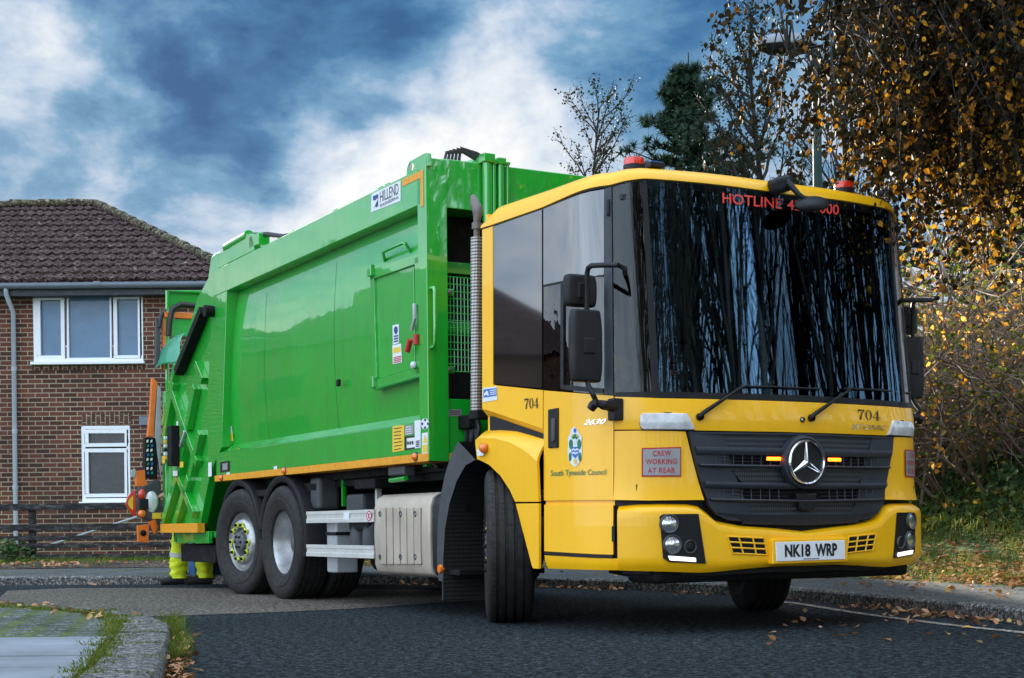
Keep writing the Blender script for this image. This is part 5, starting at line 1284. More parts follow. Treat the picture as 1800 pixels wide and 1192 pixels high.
struct('sett_paving', pave_fill('s', ysl + .02, 12.3, .095, sm), sm, fix=False)
struct('slab_bed', pave_fill('b', -2, ysl + .03, .085, SOIL), SOIL, fix=False)
pts_ = sorted(inner, key=lambda p: p.y)
def xin(y):
    for a, b in zip(pts_, pts_[1:]):
        if a.y <= y <= b.y: return a.x + (b.x - a.x) * (y - a.y) / max(1e-6, b.y - a.y)
    return pts_[-1].x
sl_ = MB(); y = ysl; rowh = [gnd(60, v, .1).y for v in (1122.5, 1137, 1155, 1174.5, 1196, 1222, 1255, 1300)]
for a, b in zip(rowh, rowh[1:]):
    x1 = lambda yy: xin(yy) - .02
    off = RNG.uniform(0, .8); xs = [x for x in [-9 + off + k * 2.2 for k in range(4)]]
    edges = xs + [None]
    for k in range(len(xs)):
        l = xs[k]; r = xs[k + 1] - .008 if k + 1 < len(xs) and xs[k + 1] < x1(a) - .3 else None
        if l > min(x1(a), x1(b)) - .25: break
        ra = r if r is not None else x1(a); rb = r if r is not None else x1(b)
        dz = RNG.uniform(-.003, .003)
        sl_.prism([(l, a - .016, .094 + dz), (ra, a - .016, .094 + dz), (rb, b + .016, .094 + dz), (l, b + .016, .094 + dz)], (0, 0, .012))
        if r is None: break
struct('paving_slabs', sl_, SLAB, bevel=.004)

# ================================================================== HOUSES
def brickmat(name, c1, c2, mortar, w_=.225, h_=.075, vert=False):
    m = bpy.data.materials.new(name); m.use_nodes = True; t = NT(m.node_tree); b = t.n['Principled BSDF']
    tc = t.add('ShaderNodeTexCoord').outputs['Object']; s = t.add('ShaderNodeSeparateXYZ'); t.link(tc, s.inputs[0])
    gm_ = t.add('ShaderNodeNewGeometry'); sn = t.add('ShaderNodeSeparateXYZ'); t.link(gm_.outputs['Normal'], sn.inputs[0])
    side = t.math('GREATER_THAN', t.math('ABSOLUTE', sn.outputs[0]), .7)
    cm = t.add('ShaderNodeCombineXYZ'); 
    along = t.math('ADD', t.math('MULTIPLY', s.outputs[0], t.math('SUBTRACT', 1, side)), t.math('MULTIPLY', s.outputs[1], side))
    t.link(s.outputs[2] if vert else along, cm.inputs[0]); t.link(along if vert else s.outputs[2], cm.inputs[1])
    br = t.add('ShaderNodeTexBrick'); br.inputs['Scale'].default_value = 1; br.inputs['Brick Width'].default_value = w_; br.inputs['Row Height'].default_value = h_; br.inputs['Mortar Size'].default_value = .0085; br.inputs['Mortar Smooth'].default_value = .15; br.inputs['Bias'].default_value = -.1
    br.inputs['Color1'].default_value = (*c1, 1); br.inputs['Color2'].default_value = (*c2, 1); br.inputs['Mortar'].default_value = (*mortar, 1); t.link(cm.outputs[0], br.inputs[0])
    nz = t.noise(tc, 40, 4, .7); c = t.mix(1., br.outputs[0], t.ramp(nz, [(.3, .55), (.7, 1.45)]), 'MULTIPLY')
    c = t.mix(1., c, t.ramp(t.noise(tc, .9, 4), [(.3, .75), (.7, 1.2)]), 'MULTIPLY')
    t.link(c, b.inputs['Base Color']); b.inputs['Roughness'].default_value = .85
    bp = t.add('ShaderNodeBump'); bp.inputs['Strength'].default_value = .8; bp.inputs['Distance'].default_value = .012
    t.link(t.math('ADD', t.math('SUBTRACT', 1, br.outputs['Fac']), t.math('MULTIPLY', nz, .5)), bp.inputs['Height']); t.link(bp.outputs[0], b.inputs['Normal']); MATS[name] = m; return m
BRICK = brickmat('dark_brick', (.040, .013, .008), (.135, .040, .020), (.30, .225, .15))
BRICKV = brickmat('soldier_brick', (.05, .018, .012), (.09, .034, .02), (.26, .20, .13), .225, .075, True)
TILE = gmat('roof_tile', ((.030, .018, .018), (.050, .031, .030), (.080, .052, .048)), 3.5, 60, .5, .95, spec=.08, speck=(.11, .09, .085), bdist=.01)
tt = NT(TILE.node_tree); bb_ = tt.n['Principled BSDF']; tcc = tt.add('ShaderNodeTexCoord').outputs['Object']
tt.link(tt.mix(tt.ramp(tt.noise(tcc, 5, 5, .7), [(.64, 0.), (.70, .9)]), bb_.inputs['Base Color'].links[0].from_socket, (.30, .29, .25)), bb_.inputs['Base Color'])
HIPM = gmat('mossy_ridge', ((.035, .035, .012), (.06, .05, .032), (.17, .14, .09)), 9, 60, .8, .9, bdist=.02)
UPVC = pmat('white_upvc', (.72, .73, .75), .35, var=.03)
PIPE = pmat('grey_pipe', (.33, .36, .40), .45, var=.08)
GUT = pmat('grey_gutter', (.12, .14, .17), .4, var=.1)
FASC = pmat('dark_fascia', (.03, .033, .04), .6, var=.2)
SKYCUR = pmat('sky_tinted_curtain', (.06, .14, .235), .6, var=.15, vscale=2, coat=.6)  # net curtain tone with the sky's blue reflection painted in
DARKR = pmat('dark_room', (.012, .014, .017), .25, var=.5, vscale=4, coat=.15)
def wavy_roof(x0, x1, ye, ze, yr, zr, hipL, hipR, s=1):
    """pantile slope: rolls across, overlapping courses up the slope, trimmed to its hips"""
    mb = MB(); L = math.hypot(yr - ye, zr - ze); nr = max(3, int(L / .33)); step = .15
    up = Vector((0, yr - ye, zr - ze)).normalized(); nn = Vector((0, -(zr - ze), yr - ye)).normalized()
    if nn.z < 0: nn = -nn
    for j in range(nr):
        f0 = j / nr; f1 = (j + 1.12) / nr if j < nr - 1 else 1.
        xa0 = x0 + hipL * f0; xb0 = x1 - hipR * f0; xa1 = x0 + hipL * min(1, f1); xb1 = x1 - hipR * min(1, f1)
        n = int((x1 - x0) / .028); rows = [[], [], []]
        for k in range(n + 1):
            x = x0 + (x1 - x0) * k / n; ph = (x / .165 + j * .12) % 1.0
            roll = .030 * (math.sin(ph * 2 * math.pi) * .5 + .5) ** 1.6
            for r, (f, e) in enumerate(((f0, .028), (f0 + .0001, .045), (f1, .006))):
                lo = x0 + hipL * min(1, f); hi = x1 - hipR * min(1, f); xx = min(max(x, lo), hi)
                p = Vector((xx, ye + (yr - ye) * f, ze + (zr - ze) * f)) + nn * (roll * (1 if lo <= x <= hi else .3) + e - (.04 if r == 0 else 0)); rows[r].append(p)
        mb.sheet(rows)
    return mb
def window(px, Zw, par, panes, open_=True, glass=SKYCUR, label=None):
    """white framed window read from the photo on the wall plane"""
    (u0, v0, u1, v1) = px; a = atZ(u0, v0, Zw); b = atZ(u1, v1, Zw); w0 = b.x - a.x; h0 = a.z - b.z; y0 = Zw - .03
    wi = empty('window', ((a.x + b.x) / 2, y0, b.z), 0, par)
    def P(u, v): p = atZ(u, v, Zw); return p.x - (a.x + b.x) / 2, p.z - b.z
    fm = MB(); fr_ = .045
    for (x, z, sx, sz) in ((0, h0 - .025, w0, .05), (0, .03, w0, .06), (-w0 / 2 + .028, h0 / 2, .056, h0 - .10), (w0 / 2 - .028, h0 / 2, .056, h0 - .10)): fm.box((x, .02, z), (sx, .09, sz))
    fm.build('frame', UPVC, wi, bevel=.006)
    for (pu0, pv0, pu1, pv1, proud) in panes:
        x0, z1 = P(pu0, pv0); x1, z0 = P(pu1, pv1); g = MB(); g.add([(x0 - .01, .035, z0 - .01), (x1 + .01, .035, z0 - .01), (x1 + .01, .035, z1 + .01), (x0 - .01, .035, z1 + .01)], [(0, 1, 2, 3)]); pn = g.build('pane', glass, wi, fix=False)
        sh = MB(); t__ = .06 if proud else .03; yy = -.015 if proud else .0
        for (x, z, sx, sz) in (((x0 + x1) / 2, z1 + t__ / 2, x1 - x0 + 2 * t__, t__), ((x0 + x1) / 2, z0 - t__ / 2, x1 - x0 + 2 * t__, t__), (x0 - t__ / 2, (z0 + z1) / 2, t__, z1 - z0), (x1 + t__ / 2, (z0 + z1) / 2, t__, z1 - z0)): sh.box((x, yy + .015, z), (sx, .05, sz))
        sh.build('sash', UPVC, wi, bevel=.006)
    MB().box((0, -.045, -.02), (w0 + .06, .16, .05)).build('sill', UPVC, wi, bevel=.008)
    return wi
Zw = 23.8
hx1 = -4.55; hx0 = -12.9
house = empty('brick_house', (0, 0, 0)); tag(house, 'dark brick house with tiled hipped roof and white windows behind the wooden fence', 'house')
zb = .1; ze = atZ(150, 503, Zw).z
w0_ = (60, 515, 253.5, 636); w1_ = (145, 749.5, 231, 882)
def wallmesh(holes, x0, x1, y, z0, z1):
    mb = MB(); xs = sorted(set([x0, x1] + [h[0] for h in holes] + [h[1] for h in holes])); zs = sorted(set([z0, z1] + [h[2] for h in holes] + [h[3] for h in holes]))
    for i in range(len(xs) - 1):
        for j in range(len(zs) - 1):
            cx = (xs[i] + xs[i + 1]) / 2; cz = (zs[j] + zs[j + 1]) / 2
            if any(h[0] < cx < h[1] and h[2] < cz < h[3] for h in holes): continue
            mb.add([(xs[i], y, zs[j]), (xs[i + 1], y, zs[j]), (xs[i + 1], y, zs[j + 1]), (xs[i], y, zs[j + 1])], [(0, 1, 2, 3)])
    for h in holes:
        mb.add([(h[0], y, h[2]), (h[1], y, h[2]), (h[1], y + .1, h[2]), (h[0], y + .1, h[2])], [(0, 1, 2, 3)]); mb.add([(h[0], y, h[3]), (h[1], y, h[3]), (h[1], y + .1, h[3]), (h[0], y + .1, h[3])], [(0, 3, 2, 1)])
        mb.add([(h[0], y, h[2]), (h[0], y, h[3]), (h[0], y + .1, h[3]), (h[0], y + .1, h[2])], [(0, 3, 2, 1)]); mb.add([(h[1], y, h[2]), (h[1], y, h[3]), (h[1], y + .1, h[3]), (h[1], y + .1, h[2])], [(0, 1, 2, 3)])
    return mb
def hole(px): a = atZ(px[0], px[1], Zw); b = atZ(px[2], px[3], Zw); return (a.x + .01, b.x - .01, b.z + .01, a.z - .01)
wm = wallmesh([hole(w0_), hole(w1_)], hx0, hx1, Zw, zb, ze)
wm.add([(hx1, Zw, zb), (hx1, Zw + 8, zb), (hx1, Zw + 8, ze), (hx1, Zw, ze)], [(0, 1, 2, 3)]); wm.add([(hx0, Zw, zb), (hx0, Zw + 8, zb), (hx0, Zw + 8, ze), (hx0, Zw, ze)], [(0, 3, 2, 1)]); wm.add([(hx0, Zw + 8, zb), (hx1, Zw + 8, zb), (hx1, Zw + 8, ze), (hx0, Zw + 8, ze)], [(0, 3, 2, 1)])
wm.build('wall', BRICK, house, fix=False)
window(w0_, Zw + .05, house, [(72.5, 528, 109, 625.5, 1), (121.5, 523, 194.5, 629, 0), (207, 527, 244, 625, 1)])
window(w1_, Zw + .05, house, [(157, 762, 220.5, 779, 1), (157, 795.5, 220.5, 867.5, 1)], glass=DARKR)
a = atZ(144.5, 727, Zw); b = atZ(231, 746, Zw); MB().box(((a.x + b.x) / 2, Zw - .004, (a.z + b.z) / 2), (b.x - a.x, .012, a.z - b.z)).build('brick_lintel', BRICKV, house)
a = atZ(57, 637, Zw); b = atZ(255, 647, Zw); MB().box(((a.x + b.x) / 2, Zw - .004, (a.z + b.z) / 2 - .02), (b.x - a.x, .012, a.z - b.z)).build('brick_sill', BRICKV, house)
# eaves: fascia, gutter, downpipe
ye = Zw - .35; zg = atZ(150, 497, ye).z
MB().box(((hx0 + hx1) / 2, Zw - .22, zg - .10), (hx1 - hx0 + .5, .05, .16)).build('fascia', FASC, house)
MB().box(((hx0 + hx1) / 2, Zw - .12, zg - .17), (hx1 - hx0 + .4, .24, .02)).build('soffit', FASC, house)
MB().tube([(hx0 - .3, ye + .05, zg - .02), (hx1 + .32, ye + .05, zg - .03)], .06, 12).build('gutter', GUT, house, smooth=40)
for x in (-10.2, -8.4, -6.6): MB().tube([(x, ye + .05, zg - .02), (x + .12, ye + .05, zg - .02)], .068, 12).build('gutter_joint', GUT, house, smooth=40)
d0 = atZ(20, 505, Zw - .1); dx = d0.x
dp = MB().tube([(dx - .02, ye + .05, zg - .05), (dx - .02, ye + .06, zg - .16), (dx + .02, Zw - .08, zg - .42), (dx + .02, Zw - .07, .15)], .038, 12).build('downpipe', PIPE, house, smooth=40)
for z in (3.2, 2.2, 1.3, .7): MB().tube([(dx + .02, Zw - .07, z), (dx + .02, Zw - .07, z + .07)], .046, 12).build('pipe_collar', PIPE, dp, smooth=40)
a = atZ(258, 740, Zw); MB().box((a.x - .02, Zw - .01, a.z), (.20, .03, .14)).build('air_brick', GUT, house, bevel=.005)
# roof slopes, hips and ridge
rz = atZ(100, 364, ye + 4.0).z; xr1 = atZ(168, 364, ye + 4.0).x; xr0 = hx0 - .35 + 4.0; e0 = hx0 - .35; e1 = hx1 + .35; yr_ = ye + 4.0
rf = wavy_roof(e0, e1, ye, zg + .02, yr_, rz, xr0 - e0, e1 - xr1).build('roof', TILE, house, smooth=50, fix=False)
bk = MB(); bk.add([(e0, ye + 8, zg), (e1, ye + 8, zg), (xr1, yr_, rz), (xr0, yr_, rz)], [(0, 1, 2, 3)]); bk.add([(e1, ye, zg), (e1, ye + 8, zg), (xr1, yr_, rz)], [(0, 1, 2)]); bk.add([(e0, ye, zg), (e0, ye + 8, zg), (xr0, yr_, rz)], [(0, 2, 1)]); bk.build('roof_slope', TILE, rf, fix=False)
def capped(a, b, nm):
    a = Vector(a); b = Vector(b); n = max(2, int((b - a).length / .4)); mb = MB()
    for k in range(n):
        p = a.lerp(b, k / n); q = a.lerp(b, (k + 1.05) / n); mb.tube([p + Vector((0, 0, .03)), q + Vector((0, 0, .015))], [.08, .068], 8)
    mb.build(nm, HIPM, rf, smooth=50)
capped((e1 + .02, ye - .02, zg + .06), (xr1, yr_, rz + .05), 'hip_tiles'); capped((xr0, yr_, rz + .05), (xr1, yr_, rz + .05), 'ridge_tiles'); capped((e0, ye, zg + .06), (xr0, yr_, rz + .05), 'hip_tiles')
chx = atZ(10, 362, yr_ + .3).x; MB().box((chx - .25, yr_ + .3, rz + .05), (.8, .5, .18)).build('chimney', FASC, rf, bevel=.01)
MB().box((chx - .3, yr_ + .3, rz - .3), (.6, .45, .6)).build('chimney_stack', BRICK, rf)
# neighbours out of the frame on the left, mirrored in the truck's panels
def far_house(x, y, w_, d_, h_, rise, rz_, label):
    hs = empty('brick_house', (x, y, 0), rz_); tag(hs, label, 'house')
    hw = w_ / 2; hd = d_ / 2
    MB().box((0, 0, h_ / 2), (w_, d_, h_)).build('wall', BRICK, hs)
    mb = MB(); e = .35; c = [(-hw - e, -hd - e, h_), (hw + e, -hd - e, h_), (hw + e, hd + e, h_), (-hw - e, hd + e, h_), (-hw + hd * .9, 0, h_ + rise), (hw - hd * .9, 0, h_ + rise)]
    mb.add(c, [(0, 1, 5, 4), (1, 2, 5), (2, 3, 4, 5), (3, 0, 4), (0, 3, 2, 1)]); r_ = mb.build('roof', TILE, hs, fix=False)
    MB().box((hw * .35, .1, h_ + rise + .3), (.9, .6, 1.1)).build('chimney', BRICK, r_)
    for fx in (-.3, .3):
        for z in (1.5, 3.9):
            p = MB().box((fx * w_, -hd - .02, z), (1.5, .08, 1.2)).build('window', FASC, hs); MB().box((fx * w_, -hd - .065, z), (1.40, .03, 1.10)).build('pane', DARKR, p)
    return hs
far_house(-31, 32.5, 12, 8, 6.2, 2.8, rad(58), 'brick house far left beyond the picture edge, mirrored in the black cab windows')
far_house(-24.5, 43.5, 11, 8, 5.0, 2.6, rad(58), 'brick house beyond the left edge, mirrored in the green side panel')

# ================================================================== FENCE, PERSON, BIN
FENC = gmat('tarred_timber', ((.008, .008, .008), (.016, .015, .014), (.032, .029, .026)), 3, 50, .7, .75, vsc=(.3, 1, 1), bdist=.008)
FZ = 21.5
fence = empty('timber_fence', (-7, FZ, .19)); tag(fence, 'low black timber fence with five rails in front of the brick house', 'fence')
fx0, fx1 = -14.0, -3.2
for v0, v1, dd in ((885, 897, .07), (921.5, 932.5, .045), (941.5, 949.5, .045), (955.5, 963.5, .045), (974, 982, .045)):
    za = atZ(100, v0, FZ).z; zb_ = atZ(100, v1, FZ).z
    mb = MB()
    nseg = 12
    for k in range(1): mb.box(((fx0 + fx1) / 2 + 7, -.06 - dd / 2, (za + zb_) / 2 - .19), (fx1 - fx0, dd, za - zb_))
    mb.build('rail', FENC, fence, bevel=.006)
for x in (atZ(57, 900, FZ).x + 2.4 * k for k in range(-3, 3)):
    zt_ = atZ(100, 886, FZ).z - .19; MB().box((x + 7, 0, zt_ / 2 - .05), (.09, .10, zt_ + .1)).build('post', FENC, fence, bevel=.006)
a = atZ(242, 908, 22.3); b = atZ(62, 966.5, 22.3); a2 = atZ(280, 896, 22.3)
pl = MB().tube([b, a, a2], .017, 8).build('handrail_pole', PIPE, smooth=40); tag(pl, 'thin white pole sloping between the fence and the brick house', 'pole')

def skin_obj(name, J, mat, parent=None, sub=2):
    """J: list of chains of (x,y,z,r); one continuous skinned surface (first vertex = root)"""
    bm = bmesh.new(); sk = bm.verts.layers.skin.verify(); seen = {}
    for ch_ in J:
        prev = None
        for x, y, z, r in ch_:
            k = (round(x, 4), round(y, 4), round(z, 4))
            if k not in seen: v = bm.verts.new((x, y, z)); v[sk].radius = (r, r); seen[k] = v; 
            v = seen[k]
            if prev is not None and prev is not v:
                try: bm.edges.new((prev, v))
                except ValueError: pass
            prev = v
    bm.verts.ensure_lookup_table(); bm.verts[0][sk].use_root = True
    me = bpy.data.meshes.new(name); bm.to_mesh(me); bm.free(); me.materials.append(mat)
    o = bpy.data.objects.new(name, me); COL.objects.link(o)
    if parent: o.parent = parent
    m = o.modifiers.new('skin', 'SKIN'); m.use_smooth_shade = True; s = o.modifiers.new('sub', 'SUBSURF'); s.levels = sub; s.render_levels = sub
    return o
def fingers(w, d, s):
    """five finger chains from the wrist w along d"""
    d = Vector(d).normalized(); x = d.orthogonal().normalized(); w = Vector(w); palm = w + d * .075; out_ = []
    y = d.cross(x)
    for k, (o, L) in enumerate(((-.033, .065), (-.011, .078), (.011, .072), (.032, .058))):
        b = palm + x * o; c = b + d * L * .5 - y * .012; e = b + d * L * .85 - y * .04; out_.append([(*palm, .022), (*b, .011), (*c, .0095), (*e, .008)])
    b = w + d * .03 + x * -.035; c = b + d * .04 + x * -.03 - y * .01; out_.append([(*(w + d * .03), .024), (*b, .013), (*c, .010)])
    return [[(*w, .024), (*(w + d * .03), .024), (*palm, .022)]] + out_
def figure(root, hip, knees, ankles, toes, chest, neck, head, elbows, wrists, hd):
    L = []
    hv = Vector(hip); cv = Vector(chest)
    mid = hv.lerp(cv, .5)
    L.append([(*hip, .15), (*mid, .14), (*chest, .155), (*Vector(chest).lerp(Vector(neck), .75), .085), (*neck, .058), (*head, .085), (head[0] + hd[0] * .02, head[1] + hd[1] * .02, head[2] + .10, .078)])
    for s, kn, an, to in zip((-1, 1), knees, ankles, toes):
        hipj = hv + Vector(hd).cross(Vector((0, 0, 1))) * (-.09 * s) * -1
        L.append([(*hip, .15), (*hipj, .10), (*Vector(hipj).lerp(Vector(kn), .5), .085), (*kn, .062), (*Vector(kn).lerp(Vector(an), .4), .06), (*an, .042), (*to, .035)])
    for s, e, w in zip((-1, 1), elbows, wrists):
        sh = cv + Vector(hd).cross(Vector((0, 0, 1))) * (.17 * s) + Vector((0, 0, .06))
        L.append([(*chest, .155), (*sh, .068), (*Vector(sh).lerp(Vector(e), .5), .05), (*e, .043), (*Vector(e).lerp(Vector(w), .5), .038), (*w, .026)])
        L += fingers(w, (Vector(w) - Vector(e)), s)
    return skin_obj('body', L, SKIN, root)
def face(root, head, hd):
    h = Vector(head); f = Vector((hd[0], hd[1], 0)).normalized(); r = Vector((f.y, -f.x, 0)); up = Vector((0, 0, 1)); mb = MB()
    mb.tube([h + f * .085 + up * .05, h + f * .112 + up * .01, h + f * .09 + up * .0], [.008, .016, .012], 8); mb.build('nose', SKIN, root, smooth=60)
    for s in (-1, 1):
        M = Matrix.Translation(h + f * .083 + r * .033 * s + up * .045); MB().lathe([(.0005, .012), (.009, .009), (.013, 0), (.009, -.009), (.0005, -.012)], M, 10).build('eye', WHT, root, smooth=60)
        M = Matrix.Translation(h + r * .09 * s + up * .03); MB().lathe([(.0005, .032), (.012, .022), (.014, 0), (.009, -.022), (.0005, -.03)], M, 10).build('ear', SKIN, root, smooth=60)
    MB().tube([h + f * .082 - r * .025 - up * .03, h + f * .092 - up * .032, h + f * .082 + r * .025 - up * .03], [.005, .008, .005], 6).build('mouth', RED, root, smooth=60)
    M = Matrix.Translation(h + up * .07 - f * .012); MB().lathe([(.0005, .085), (.05, .075), (.085, .04), (.097, 0), (.094, -.04)], M, 18).build('hair', HAIRM, root, smooth=60)
# worker standing by the bin lift behind the truck: only his trouser legs and boots show under the tailgate
WX = gnd(333, 1026, 0.01)
worker = empty('person', (WX.x, WX.y, 0)); tag(worker, 'worker in yellow high visibility trousers and dark boots standing behind the tailgate', 'person')
hd = (-.9, -.43)
hip = (.02, .0, .92); 
kn = ((-.10, -.03, .50), (.16, .02, .50)); an = ((-.13, .02, .09), (.17, .05, .09)); to = ((-.30, -.06, .035), (.0, -.03, .035))
figure(worker, hip, kn, an, to, (.0, .0, 1.36), (0, 0, 1.52), (-.02, -.01, 1.63), ((-.02, -.30, 1.10), (.05, .30, 1.12)), ((-.25, -.33, 1.02), (-.2, .30, 1.04)), Vector((*hd, 0)))
face(worker, (-.02, -.01, 1.63), hd)
def cloth_leg(pts, rs, seed):
    """trouser leg: rings along the limb, with folds that bunch at knee and hem"""
    g = []; n = 30; P = [Vector(p) for p in pts]
    for k in range(n + 1):
        f = k / n * (len(P) - 1); i = min(int(f), len(P) - 2); c = P[i].lerp(P[i + 1], f - i); r = rs[i] + (rs[i + 1] - rs[i]) * (f - i); ring = []
        for j in range(20):
            a = 2 * math.pi * j / 20; q = Vector((math.cos(a), math.sin(a), 0)); fold = noise.noise(Vector((q.x * 1.4 + seed, q.y * 1.4, k * .62))) * .022 + math.sin(k * 1.9 + 2 * math.cos(a + seed)) * .007
            ring.append(c + q * (r + fold))
        g.append(ring)
    return g
mb = MB()
for sd_, (k, a, s_) in enumerate(((kn[0], an[0], -1), (kn[1], an[1], 1))):
    mb.sheet(cloth_leg([(hip[0], hip[1] + .03 * s_, 1.0), (hip[0] + s_ * .08, hip[1], .80), k, (k[0] * .45 + a[0] * .55, k[1] * .45 + a[1] * .55, .27), (a[0], a[1], .075)], [.16, .125, .10, .098, .092], sd_ * 7.3), True)
tr = mb.build('trousers', HIV, worker, smooth=70)
for k, a in zip(kn, an):
    kv = Vector(k); av = Vector(a)
    MB().tube([kv.lerp(av, .30), kv.lerp(av, .42)], .112, 16).build('reflective_band', HIVT, tr, smooth=50)
for a, t in zip(an, to):
    MB().tube([Vector(a) + Vector((.05, .02, -.04)), Vector(a).lerp(Vector(t), .5) + Vector((0, 0, -.015)), Vector(t) + Vector((-.02, -.01, 0))], [.058, .056, .042], 12).build('boot', BOOT, worker, smooth=60)
skin_obj('jacket', [[(*hip[:2], .90, .17), (0, 0, 1.12, .17), (0, 0, 1.36, .178), (0, 0, 1.47, .11)], [(0, 0, 1.36, .178), (-.02 + .0, -.19, 1.40, .085), (-.02, -.30, 1.10, .06), (-.2, -.325, 1.03, .05)], [(0, 0, 1.36, .178), (.02, .19, 1.40, .085), (.05, .30, 1.12, .06), (-.15, .30, 1.05, .05)]], HIV, worker)
# driver
drv = empty('person', wld((.42, -.70, .0)), math.atan2(FWD.y, FWD.x)); tag(drv, 'driver in yellow high visibility vest sitting at the wheel inside the cab', 'person')
fw = Vector((1, 0, 0))
figure(drv, (-.02, 0, 1.20), ((.38, .12, 1.26), (.38, -.12, 1.26)), ((.50, .12, .98), (.50, -.12, .98)), ((.66, .12, .93), (.66, -.12, .93)), (-.06, 0, 1.66), (-.04, 0, 1.84), (.0, 0, 1.96), ((.14, -.28, 1.45), (.14, .28, 1.45)), ((.42, -.20, 1.58), (.42, .20, 1.58)), fw)
face(drv, (.0, 0, 1.96), (1, 0))
skin_obj('vest', [[(-.02, 0, 1.22, .165), (-.04, 0, 1.42, .16), (-.06, 0, 1.66, .172), (-.05, 0, 1.77, .10)], [(-.06, 0, 1.66, .172), (-.05, -.18, 1.70, .09), (.02, -.24, 1.58, .07)], [(-.06, 0, 1.66, .172), (-.05, .18, 1.70, .09), (.02, .24, 1.58, .07)]], HIV, drv)
skin_obj('trousers', [[(-.02, 0, 1.20, .165), (.06, .1, 1.22, .115), (.38, .12, 1.26, .085), (.49, .12, 1.03, .07)], [(-.02, 0, 1.20, .165), (.06, -.1, 1.22, .115), (.38, -.12, 1.26, .085), (.49, -.12, 1.03, .07)]], NAVY, drv)
# wheelie bin
bp_ = gnd(367, 1025, 0)
wb = empty('wheelie_bin', (bp_.x, bp_.y + .1, 0), rad(20)); tag(wb, 'blue wheelie bin on the road behind the rear wheels', 'wheelie bin')
mb = MB(); mb.sheet([[(x * s_, y * s_ , z) for x, y in ((-.22, -.24), (.22, -.24), (.22, .24), (-.22, .24))] for z, s_ in ((.06, .98), (.9, 1.22), (.98, 1.26))], True); mb.f += [(0, 1, 2, 3), (8, 9, 10, 11)]; mb.build('bin_body', BIN, wb, bevel=.02)
MB().prism([(-.30, -.32, .985), (.30, -.32, .985), (.30, .33, 1.0), (-.30, .33, 1.0)], (0, 0, .05)).build('lid', BIN, wb, bevel=.02)
for s_ in (-1, 1):
    M = Matrix.Translation((s_ * .26 - .02, .24, .10)) @ Matrix.Rotation(rad(90), 4, 'Y'); wl = MB().lathe([(.03, -.03), (.085, -.03), (.10, -.02), (.10, .02), (.085, .03), (.03, .03)], M, 20).build('wheel', RUB, wb, smooth=40)
M = Matrix.Translation((-.30, -.1, .10)) @ Matrix.Rotation(rad(90), 4, 'Y'); 
MB().tube([(-.28, .24, .10), (.26, .24, .10)], .015, 8).build('axle', STEEL, wb); MB().tube([(-.22, .36, .95), (.22, .36, .95)], .018, 8).build('handle', BIN, wb)
# ================================================================== TREES AND PLANTS
def leafmat(name, stops, trans=.35, rough=.5, tint=1.25):
    m = bpy.data.materials.new(name); m.use_nodes = True; t = NT(m.node_tree); b = t.n['Principled BSDF']; o = t.n['Material Output']
    at = t.add('ShaderNodeAttribute', attribute_name='rnd'); c = t.ramp(at.outputs['Fac'], stops); t.link(c, b.inputs['Base Color']); b.inputs['Roughness'].default_value = max(.6, rough); b.inputs['Specular IOR Level'].default_value = .12
    tr = t.add('ShaderNodeBsdfTranslucent'); t.link(t.mix(1., c, (tint, tint, tint * .7), 'MULTIPLY'), tr.inputs[0])
    mx = t.add('ShaderNodeMixShader'); mx.inputs[0].default_value = trans; t.link(b.outputs[0], mx.inputs[1]); t.link(tr.outputs[0], mx.inputs[2]); t.link(mx.outputs[0], o.inputs[0]); MATS[name] = m; return m
L_BIRCH = leafmat('birch_leaf', [(0, (.008, .007, .003)), (.42, (.020, .014, .004)), (.60, (.09, .04, .006)), (.76, (.42, .17, .012)), (1, (.66, .34, .025))], .25)
L_AUT = leafmat('autumn_leaf', [(0, (.04, .055, .012)), (.22, (.10, .12, .02)), (.40, (.30, .22, .03)), (.58, (.62, .22, .02)), (.85, (.74, .33, .08)), (1, (.70, .44, .14))], .42)
L_GRY = leafmat('yellow_green_leaf', [(0, (.025, .045, .010)), (.4, (.06, .10, .016)), (.75, (.16, .19, .03)), (1, (.38, .33, .05))], .4)
L_IVY = leafmat('ivy_leaf', [(0, (.014, .034, .012)), (.45, (.04, .085, .024)), (.8, (.10, .16, .05)), (.93, (.22, .25, .10)), (1, (.40, .28, .04))], .2, .38)
L_LIT = leafmat('fallen_leaf', [(0, (.10, .04, .02)), (.3, (.28, .12, .05)), (.6, (.48, .24, .12)), (.85, (.58, .36, .20)), (1, (.50, .34, .06))], .15, .6)
L_GRASS = leafmat('grass_blade', [(0, (.045, .07, .010)), (.5, (.095, .135, .018)), (.8, (.20, .215, .035)), (1, (.36, .28, .12))], .35, .55)
L_DARK = leafmat('dark_leaf', [(0, (.008, .012, .005)), (.6, (.018, .024, .008)), (.9, (.032, .032, .010)), (1, (.05, .04, .012))], .12)
L_PINE = leafmat('pine_needle', [(0, (.008, .020, .012)), (.6, (.018, .042, .024)), (1, (.04, .07, .04))], .15)
BARK = pmat('dark_bark', (.016, .013, .011), .9, var=.45, vscale=9, bump=.6, bscale=30, bdist=.01)
TWIG = pmat('brown_twig', (.20, .14, .11), .8, var=.5, vscale=3)
TWIGD = pmat('dark_twig', (.02, .016, .014), .85, var=.3)

